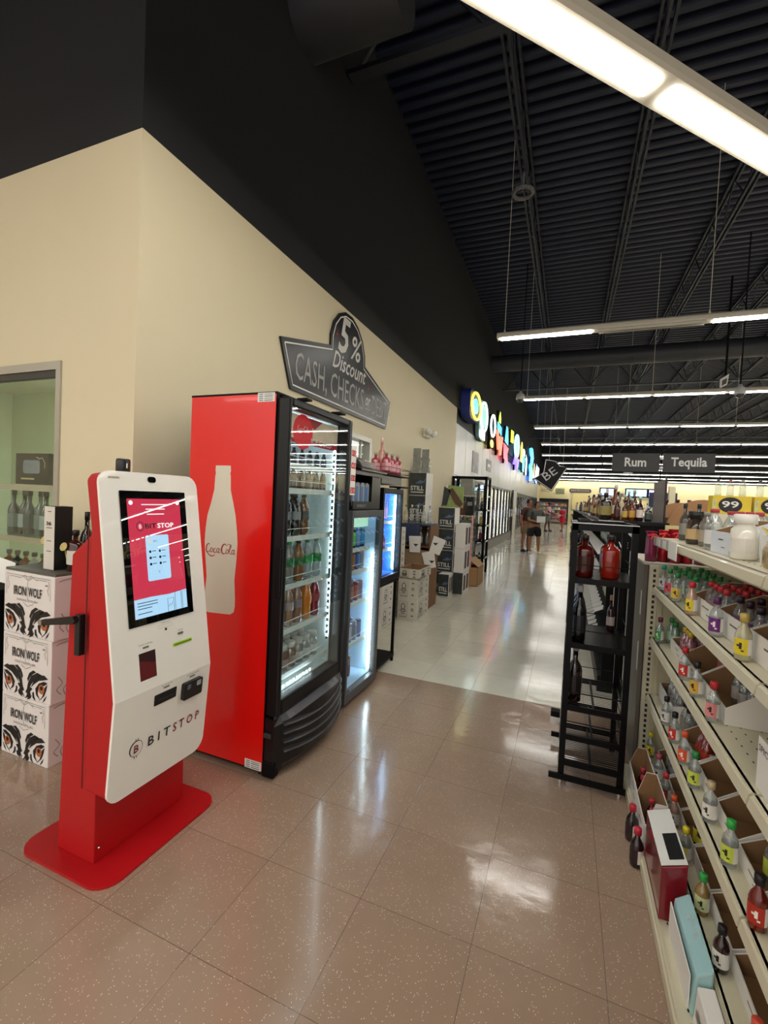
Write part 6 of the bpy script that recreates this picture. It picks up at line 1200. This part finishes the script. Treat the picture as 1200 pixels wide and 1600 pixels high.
bottle('jar', '3a3028', '1a1818', 'c8a878', (.585, 2.62, ZT5), 'dark bottle with black top and tan label on the top shelf', 'bottle', sc=1.25, n=14, opaque=True)
bottle('small', '8a8478', '9a948a', 'a89a88', (.60, 2.50, ZT5), 'smoky brown clear bottle beside the tan label one', 'bottle', sc=1.1, n=12)
bottle('small', 'clear', 'c04048', 'd8d4d0', (.585, 2.33, ZT5), 'clear bottle with red cap and barcode label on the top shelf', 'bottle', sc=1.2, n=14, lab2='c8ccd0')
for j in range(4): bottle('small', 'clear', 'c04048', 'd0ccc8', (.68+.05*(j % 2), 2.46-.055*j, ZT5), 'red capped clear bottle in the row behind, %s' % ORD[j], 'bottle', sc=1.15, n=12)
openbox(2.02, 2.24, ZT5, .085, .135, 'white open carton on the top shelf beside the red caps', outer=mat('blue_white_card', H('dfe3ea'), .6))
bottle('jar', 'e6e2d6', 'eceae2', 'dad6cc', (.575, 1.93, ZT5), 'opaque white jar with white lid on the top shelf', 'jar', sc=1.22, n=18, opaque=True, lab2='e8e4da', name='cream_jar'); bottle('jar', 'e6e2d6', 'eceae2', 'dad6cc', (.68, 1.76, ZT5+.005), 'white jar behind in the top shelf carton', 'jar', sc=1.22, n=18, opaque=True, lab2='e8e4da', name='cream_jar')
openbox(1.66, 1.86, ZT5, .09, .12, 'white carton holding jars on the top shelf', x0=.60, outer=WCARD); openbox(1.30, 1.62, ZT5, .09, .12, 'white carton at the right edge of the top shelf', x0=.62)
t = thing('organza_bag', 'gold organza gift bag tied at the neck on the top shelf', 'gift bag', (.58, 1.66, ZT5)); OM = glass('organza', (.86, .76, .5), .12, H('b8983c'), .55, .25); b = MB(); vs = []; prof = [(.040, 0), (.046, .01), (.044, .05), (.030, .085), (.010, .10), (.022, .118), (.034, .13)]; n = 22
for (r, z) in prof:
    for i in range(n): a = 2*PI*i/n; rr = r*(1+.16*math.sin(5*a+z*30)*min(1, z*14)); vs.append((.58+rr*.8*math.cos(a), 1.66+rr*math.sin(a), ZT5+z))
b.add(vs, [(j*n+i, j*n+(i+1) % n, (j+1)*n+(i+1) % n, (j+1)*n+i) for j in range(len(prof)-1) for i in range(n)], True); b.build('bag_cloth', OM, t); b = MB(); b.path([(.568, 1.67, ZT5+.10), (.545, 1.69, ZT5+.12), (.552, 1.66, ZT5+.10), (.545, 1.63, ZT5+.115), (.568, 1.65, ZT5+.10), (.55, 1.66, ZT5+.05)], .0025, 5); b.build('ribbon', mat('gold_ribbon', H('d8bc4c'), .3, metal=.4), t); b = MB(); b.lathe([(.02, .002), (.022, .05), (.012, .075), (.002, .08)], (.59, 1.66, ZT5), 12); b.build('bag_contents', mat('amber_glass', H('8a6a20'), .2), t)
# counter block with carrier bags beyond the post
t = thing('grey_end_block', 'grey-sided low block behind the slotted post with a white top edge', 'display block', (.65, 3.4, 0)); part('block_side', mat('block_grey', H('6f675c'), .5), t, (.455, .475, 3.16, 3.75, 0, 1.27)); part('block_front', mat('block_dark', H('1c1816'), .5), t, (.475, .84, 3.16, 3.18, 0, 1.27)); part('block_top', mat('block_top_white', H('c8c2b4'), .5), t, (.448, .84, 3.15, 3.76, 1.27, 1.283)); part('block_fill', MBLACK, t, (.475, .84, 3.18, 3.74, 0, 1.269)); part('tag_slot', WHITE, t, (.4535, .455, 3.20, 3.23, .95, 1.10), (.4535, .455, 3.20, 3.23, .60, .78)) 
BG = [('b5172a', 'crimson'), ('8a1c4a', 'plum'), ('c8182c', 'bright red'), ('a8142a', 'deep red')]
for i in range(6):
    x = .470+.066*i; h = .185+.01*(i % 3); y = 3.22+.03*(i % 2)
    t = thing('carrier_bag', 'red glossy cloth bottle bag on the grey block, %s from the left' % ORD[i], 'gift bag', (x+.03, y+.04, 1.284)); b = MB(); c = BG[(i*3+1) % 4][0] if i else '8a1c4a'; vs = []; n = 16
    for (k, z) in ((1, 0), (1.02, .3), (.95, .75), (.9, .9), (1.15, 1.0)):
        for j in range(n): a = 2*PI*j/n; q = 1+.07*math.sin(4*a+i+z*5); vs.append((x+.028+.030*k*q*math.cos(a)+.01*z*math.sin(i*2), y+.05+.05*k*q*math.sin(a), 1.284+h*z))
    b.add(vs, [(r*n+j, r*n+(j+1) % n, (r+1)*n+(j+1) % n, (r+1)*n+j) for r in range(4) for j in range(n)]+[list(range(n))[::-1]], True); b.build('bag_cloth', mat('bag_'+c, H(c), .35, coat=.3, noise=.25, nscale=25), t)
    b = MB(); b.path([(x+.0, y, 1.284+h*.86), (x+.03, y-.012, 1.284+h*.92), (x+.056, y, 1.284+h*.84)], .006, 6); b.path([(x+.03, y-.012, 1.284+h*.9), (x+.015, y-.02, 1.284+h*.75)], .005, 6); b.build('bag_tie', mat('tie_red', H('e8403c'), .3), t)
tag(MB().box(.585, .66, 3.34, 3.37, 1.284, 1.51).build('folded_bag', mat('pale_yellow', H('e0d898'), .5)), 'pale yellow folded bag behind the red bottle bags', 'bag')
for i in range(5):
    b = MB(); x = .70+.03*i; b.box(x-.05, x+.06, 2.86-.16*i, 2.96-.16*i, 1.30, 1.36); tag(b.build('red_pouch', mat('bag_b5172a', H('b5172a'), .35)), 'red pouch lying under the top shelf, %s from the far end' % ORD[i], 'pouch') if False else None
# 99 bottle packs on the rear riser
tag(MB().box(.86, 1.5, 3.62, 3.98, 0, 1.60).build('display_plinth', CRS), 'cream block carrying the yellow 99 cartons', 'plinth')
for i, (y, x) in enumerate(((3.66, .90), (3.66, 1.13))):
    t = thing('bottle_pack', 'yellow carton marked 99 holding clear bottles, %s one' % ['left', 'right'][i], 'bottle pack', (x, y, 1.60)); YM = mat('pack_yellow', H('e3c62a'), .4); b = MB(); b.box(x, x+.215, y, y+.10, 1.602, 1.72); b.build('carton', YM, t)
    b = MB(); b.prism(ell(x+.10, 1.660, .066, .052, 20)[:-1], (0, y-.001, 0), ZX, ZZ, .001); b.build('carton_disc', INK, t); b = MB(); b.prism([(x+.0, 1.606), (x+.03, 1.606), (x+.02, 1.65), (x+.025, 1.695), (x, 1.695)], (0, y-.0012, 0), ZX, ZZ, .001); b.build('carton_flowers', mat('flower_print', H('c8c88a'), .5, noise=.6, nscale=60), t)
    text('carton_lettering', '99', (x+.052, y-.0035, 1.642), ZX, ZZ, .044, WHITE, t, w=.094, bold=.02)
    for j in range(3): bottle('small', 'clear', ['3a3a3c', 'c04048', '9a9a9c'][j], None, (x+.04+.068*j, y+.05, 1.721), 'clear bottle neck with %s cap in the %s 99 carton' % (['dark', 'red', 'grey'][j], ['left', 'right'][i]), sc=.75, n=12)

# ---------------------------------------------------------------- back wall fittings
t = thing('wall_shelving', 'black-topped shelf wall of small goods on the left of the back wall', 'shelving', (-1.5, 43.6, 0)); part('top_beam', BLACK, t, (-2.4, .05, 43.3, 43.9, 2.0, 2.25)); part('side_panel', BLACK, t, (-.02, .05, 43.3, 43.9, 0, 2.0)); part('back_board', mat('shelf_back_grey', H('a8a49a'), .6), t, (-2.4, -.02, 43.85, 43.9, 0, 2.0))
for z in (.25, .6, .95, 1.3, 1.65): part('shelf', WHITE, t, (-2.38, -.02, 43.35, 43.85, z-.03, z))
rb = random.Random(9)
for si, z in enumerate((.25, .6, .95, 1.3, 1.65)):
    for j in range(9):
        c = rb.choice(cc); tag(MB().box(-2.3+.25*j, -2.12+.25*j, 43.4, 43.6, z, z+.16+.08*rb.random()).build('shelf_goods', mat('pack_'+c, H(c), .5, noise=.3, nscale=12)), 'packet on the back wall shelves, %s shelf up, %s from left' % (ORD[si], ORD[j]), 'packet', 'packets on the back wall shelves')
t = thing('restroom_sign', 'dark oval restrooms sign on the yellow back wall', 'sign', (1.2, 44, 3.0)); b = MB(); b.prism(rrect(.05, 1.85, 2.88, 3.22, .16), (0, 43.99, 0), ZX, ZZ, .04); b.build('sign_board', mat('sign_dark', H('3a3234'), .4), t); text('sign_lettering', 'RESTROOMS', (.20, 43.94, 2.97), ZX, ZZ, .16, mat('sign_tan', H('b8a898'), .5), t, w=1.5)
for (x0, x1, z0, z1, c, nm) in ((-1.1, -.35, 2.75, 3.2, '6a7a5a', 'small green framed picture left of the restrooms sign'), (-2.3, -1.6, 2.9, 3.1, 'e8e4d0', 'small white notice high at the left of the back wall')):
    t = thing('framed_picture', nm, 'picture', ((x0+x1)/2, 44, z0)); part('frame', mat('frame_tan', H('9a8a5a'), .5), t, (x0, x1, 43.95, 43.995, z0, z1)); part('picture', mat('pic_'+c, H(c), .5, noise=.5, nscale=4), t, (x0+.05, x1-.05, 43.94, 43.95, z0+.05, z1-.05))
tag(MB().box(.35, 1.6, 43.93, 43.99, 0, 2.75).build('wall_panel', mat('panel_yellow', H('ecd996'), .6)), 'pale yellow door-sized panel under the restrooms sign', 'panel')
for i, (x0, x1, c, c2, nm) in enumerate(((2.6, 3.6, '7ab0f0', 'e0e8ff', 'pale blue glowing sign on the back wall'), (4.6, 6.1, '30d0e8', '2090c0', 'turquoise glowing sign on the back wall'), (6.3, 7.4, '9a6af0', 'e070e8', 'violet glowing sign on the back wall'))):
    t = thing('neon_sign', nm, 'neon sign', ((x0+x1)/2, 43.9, 2.7)); part('sign_case', MBLACK, t, (x0-.1, x1+.1, 43.9, 43.99, 2.65, 3.4)); part('sign_light', lampmat('far_'+c, H(c), 1.8), t, (x0, x1, 43.87, 43.90, 2.75, 3.3)); part('sign_band', lampmat('far_'+c2, H(c2), 1.6), t, (x0+.2, x1-.2, 43.85, 43.87, 2.95, 3.08))
for i, (x0, x1, z0, z1) in enumerate(((1.8, 3.2, 1.9, 2.4), (3.3, 4.2, 1.8, 2.3), (1.6, 4.0, 1.6, 1.75))): tag(MB().box(x0, x1, 36, 36.1, z0, z1).build('display_header', mat('header_dark', H('2c2c30'), .5)), ['dark header board above the far checkout, left', 'dark header board above the far checkout, right', 'long thin dark board below the two headers'][i], 'board')
tag(MB().box(1.6, 4.2, 36.1, 36.6, 0, 1.9).build('display_cabinet', mat('cabinet_grey', H('6a6660'), .6)), 'grey cabinet block under the far header boards', 'cabinet')
t = thing('banner', 'dark blue square banner with white marks on the far wall', 'banner', (7.5, 43.9, 1.8)); part('banner_sheet', mat('navy_sheet', H('2b3150'), .6), t, (5.6, 7.4, 38.9, 38.95, 1.7, 2.95)); part('banner_sheet', mat('navy_sheet'), t, (5.6, 5.7, 38.95, 39.0, 0, 1.7)); b = MB(); b.prism([(0, 0), (.15, .22), (.3, 0)], (6.0, 38.89, 2.4), ZX, ZZ, .005); b.prism([(0, 0), (.15, .22), (.3, 0)], (6.75, 38.89, 2.4), ZX, ZZ, .005); b.build('banner_mark', mat('banner_pale', H('8f94b0'), .5), t)
t = thing('exit_sign', 'small red EXIT sign near the back wall', 'exit sign', (6.0, 38, 3.2)); part('sign_case', mat('exit_case', H('f0e8e8'), .5, emit=H('f0d0d0'), estr=.6), t, (6.35, 6.85, 38.5, 38.55, 3.15, 3.42)); text('sign_lettering', 'EXIT', (6.42, 38.49, 3.20), ZX, ZZ, .17, mat('exit_red', H('d02020'), .5, emit=H('e02020'), estr=1), t, w=.36); b = MB(); b.tube((6.6, 38.52, 3.42), (6.6, 38.52, 6.9), .01, 5); b.build('hanger', MBLACK, t)

# ---------------------------------------------------------------- people
def skin(name, V, Ed, m, parent, sub=2):
    """V: list of (x, y, z, r); Ed: edges; the first vertex is the root"""
    me = bpy.data.meshes.new(name); off = root_loc(parent) if parent else Vector((0, 0, 0))
    me.from_pydata([(v[0], v[1], v[2]) for v in V], Ed, []); me.update(); me.materials.append(m)
    o = bpy.data.objects.new(name, me); COL.objects.link(o)
    if parent: o.parent = parent
    sk = o.modifiers.new('skin', 'SKIN'); sk.use_smooth_shade = True
    if not me.skin_vertices: 
        bpy.context.view_layer.objects.active = o; me.attributes
    for i, v in enumerate(V):
        r = v[3]; d = me.skin_vertices[0].data[i]; d.radius = (r, r) if not isinstance(r, tuple) else r; d.use_root = (i == 0)
    ss = o.modifiers.new('sub', 'SUBSURF'); ss.levels = sub; ss.render_levels = sub
    return o
def person(label, loc, ang, Hh, skinc, top, bottom, hair, shoe, arms, legs=((-.02, 0), (.03, 0)), skirt=False, bulk=1.0, sleeves=True, lean=0.0, headturn=0.0, long_hair=False):
    """built at the origin facing -Y, hips centred, then turned by ang"""
    t = thing('person', label, 'person', (0, 0, 0)); s = Hh/1.75
    def P(x, y, z, r): return (x*s, y*s, z*s, (r[0]*s, r[1]*s) if isinstance(r, tuple) else r*s)
    k = bulk
    V = [P(0, 0, .95, (.15*k, .115*k)), P(0, -.01-lean*.2, 1.12, (.135*k, .105*k)), P(0, -.02-lean*.6, 1.30, (.15*k, .11*k)), P(0, -lean, 1.43, (.12, .085)), P(0, -.01-lean*1.1, 1.50, .055), P(0, -.03-lean*1.3, 1.56, .06), P(0, -.035-lean*1.4, 1.63, (.075, .09)), P(0, -.03-lean*1.4, 1.70, (.07, .085)), P(0, -.03-lean*1.4, 1.745, .035)]
    Ed = [(i, i+1) for i in range(8)]
    for sd, (dx, dy) in ((-1, legs[0]), (1, legs[1])):
        b0 = len(V); V += [P(sd*.09*k, 0, .88, .095*k), P(sd*.10*k+dx*.5, dy*.5-.015, .50, .06), P(sd*.10*k+dx*.75, dy*.75+.01, .36, .058), P(sd*.10*k+dx, dy+.01, .09, .036), P(sd*.10*k+dx, dy-.13, .03, .03)]
        Ed += [(0, b0), (b0, b0+1), (b0+1, b0+2), (b0+2, b0+3), (b0+3, b0+4)]
    hands = []
    for sd, A in ((-1, arms[0]), (1, arms[1])):
        b0 = len(V); sh = (sd*.19*k, -lean, 1.41); el, wr = A
        V += [P(*sh, .058), P(*el, .043), P(*wr, .026)]; Ed += [(3, b0), (b0, b0+1), (b0+1, b0+2)]
        d = (Vector(wr)-Vector(el)).normalized(); side = d.cross(Vector((0, 0, 1))).normalized(); up_ = side.cross(d); c = Vector(wr)+d*.07; V.append(P(*c, (.034, .016))); Ed.append((b0+2, b0+3)); hp = b0+3
        for f in range(4):
            o_ = c+side*(-.027+.018*f); L_ = (.065, .078, .072, .055)[f]; q0 = len(V)
            for u_, cu in ((.02, 0), (.5, -.008), (1.0, -.024)): V.append(P(*(o_+d*L_*u_+up_*cu), .009))
            Ed += [(hp, q0), (q0, q0+1), (q0+1, q0+2)]
        th = Vector(wr)+d*.03; q0 = len(V); V += [P(*(th+side*.032), .010), P(*(th+side*.048+d*.035-up_*.01), .009)]; Ed += [(hp, q0), (q0, q0+1)]
        hands.append(c)
    skin('body', V, Ed, skinc, t)
    # face
    hy = -.03-lean*1.4; b = MB()
    b.lathe([(.002, 0), (.012, .006), (.010, .02), (.004, .04)], (0, (hy-.095)*s, 1.61*s), 8); b.build('nose', skinc, t)
    b = MB(); 
    for sx in (-.03, .03): b.sphere((sx*s, (hy-.085)*s, 1.655*s), .009*s, 8, 6)
    b.build('eyes', INK, t); b = MB(); b.box(-.022*s, .022*s, (hy-.09)*s, (hy-.083)*s, 1.588*s, 1.594*s); b.build('mouth', mat('lips', H('8a4a44'), .5), t)
    # hair
    b = MB(); b.lathe([(.06, -.055), (.088, -.02), (.093, .03), (.075, .075), (.03, .098), (.001, .101)], (0, (hy+.018)*s, 1.66*s), 16, sx=.95*s, sy=1.02*s)
    if long_hair: b.lathe([(.03, -.24), (.055, -.15), (.085, -.04), (.085, .02)], (0, (hy+.045)*s, 1.66*s), 14, sx=s, sy=.7*s)
    b.v = [v if (v[1] > (hy-.045)*s or v[2] > 1.70*s) else (v[0], (hy-.045)*s, v[2]) for v in b.v]; b.build('hair', hair, t)
    # clothes
    g = 1.13
    V2 = [P(0, 0, .98, (.165*k*g, .13*k*g)), P(0, -.01-lean*.2, 1.12, (.15*k*g, .12*k*g)), P(0, -.02-lean*.6, 1.30, (.155*k*g, .12*k*g)), P(0, -lean, 1.425, (.125*g, .09*g)), P(0, -.005-lean*1.05, 1.475, .07)]
    E2 = [(0, 1), (1, 2), (2, 3), (3, 4)]
    if sleeves:
        for sd, A in ((-1, arms[0]), (1, arms[1])):
            b0 = len(V2); sh = Vector((sd*.19*k, -lean, 1.41)); el = Vector(A[0]); V2 += [P(*sh, .072), P(*(sh.lerp(el, .75)), .062)]; E2 += [(3, b0), (b0, b0+1)]
    skin('shirt' if not skirt else 'dress_top', V2, E2, top, t)
    if skirt:
        b = MB(); b.lathe([(.17*k, .60), (.20*k, .66), (.19*k, .8), (.185*k, .95), (.16*k, 1.08)], (0, 0, 0), 20, sx=s, sy=.8*s); b.v = [(v[0], v[1], v[2]*s) for v in b.v]; b.build('skirt', bottom, t)
    else:
        V3 = [P(0, 0, .96, (.16*k*g, .125*k*g)), P(0, 0, 1.03, (.15*k*g, .12*k*g))]; E3 = [(0, 1)]
        for sd, (dx, dy) in ((-1, legs[0]), (1, legs[1])): b0 = len(V3); V3 += [P(sd*.09*k, 0, .86, .115*k), P(sd*.10*k+dx*.45, dy*.45-.01, .56, .092*k)]; E3 += [(0, b0), (b0, b0+1)]
        skin('shorts', V3, E3, bottom, t)
    for sd, (dx, dy) in ((-1, legs[0]), (1, legs[1])):
        b = MB(); x = sd*.10*k+dx; b.add([], []); b.lathe([(.046, 0), (.05, .02), (.044, .05), (.034, .085)], (0, 0, 0), 14, sx=1, sy=2.3); b.v = [((x+v[0])*s, (dy-.045+v[1])*s, v[2]*s) for v in b.v]; b.build('shoe', shoe, t)
    t.location = loc; t.rotation_euler = (0, 0, ang)
    return t
SKA = mat('skin_tan', H('b07a5c'), .55); SKB = mat('skin_dark', H('5c3a2c'), .55); SKC = mat('skin_warm', H('a8684a'), .55)
HB = mat('hair_dark', H('2a1c18'), .7); SW = mat('shoe_white', H('e0ded8'), .5); SB_ = mat('shoe_black', H('121214'), .5)
person('person in grey top and black shorts bending over a white sheet they hold', (-.97, 15.6, 0), .5+PI*0, 1.70, SKA, mat('shirt_grey_green', H('4a4c48'), .8), mat('shorts_black', H('161618'), .8), HB, SW, (((-.27, -.10, 1.14), (-.12, -.34, 1.10)), ((.27, -.08, 1.14), (.14, -.32, 1.14))), ((-.02, .02), (.04, -.04)), bulk=1.18, lean=.07, long_hair=True)
o = MB().box(-.15, .13, -.46, -.44, 1.05, 1.25).build('paper_sheet', WHITE); o.location = (-.97, 15.6, 0); o.rotation_euler = (0, 0, .5); tag(o, 'white folded sheet held by the person in black shorts', 'paper')
person('person in brown shirt, tan shorts and black sneakers beside the cooler doors', (-1.28, 16.15, 0), .9, 1.78, SKC, mat('shirt_brown', H('4a3028'), .8), mat('shorts_tan', H('8a7a5c'), .8), HB, SB_, (((-.28, -.02, 1.12), (-.30, -.10, .88)), ((.27, -.06, 1.12), (.20, -.28, 1.05))), bulk=1.1, lean=.05)
person('person in pink shirt and grey shorts facing right near the back wall', (-1.12, 30, 0), 1.35, 1.82, SKB, mat('shirt_pink', H('d8a0a0'), .8), mat('shorts_grey', H('6a6860'), .8), HB, mat('shoe_brown', H('3a2a24'), .6), (((-.27, -.12, 1.14), (-.22, -.38, 1.06)), ((.27, -.12, 1.14), (.20, -.38, 1.06))), ((-.0, .1), (.0, -.1)), bulk=1.1, lean=.03)
person('person in knee-length red dress carrying a pale bag near the back wall', (-.27, 31.2, 0), -.9, 1.58, SKC, mat('dress_red', H('c81c34'), .7), mat('dress_red'), HB, mat('shoe_brown'), (((-.27, -.08, 1.14), (-.14, -.32, 1.10)), ((.27, -.06, 1.14), (.14, -.30, 1.12))), ((-.0, .08), (.0, -.08)), skirt=True, bulk=1.15)
b = MB(); b.sphere((0, 0, 0), .13, 12, 8, .7); o = b.build('hand_bag', mat('bag_pinkish', H('d88a84'), .6)); o.location = (-.50, 30.95, 1.0); tag(o, 'pale pink bag carried by the person in the red dress', 'bag')
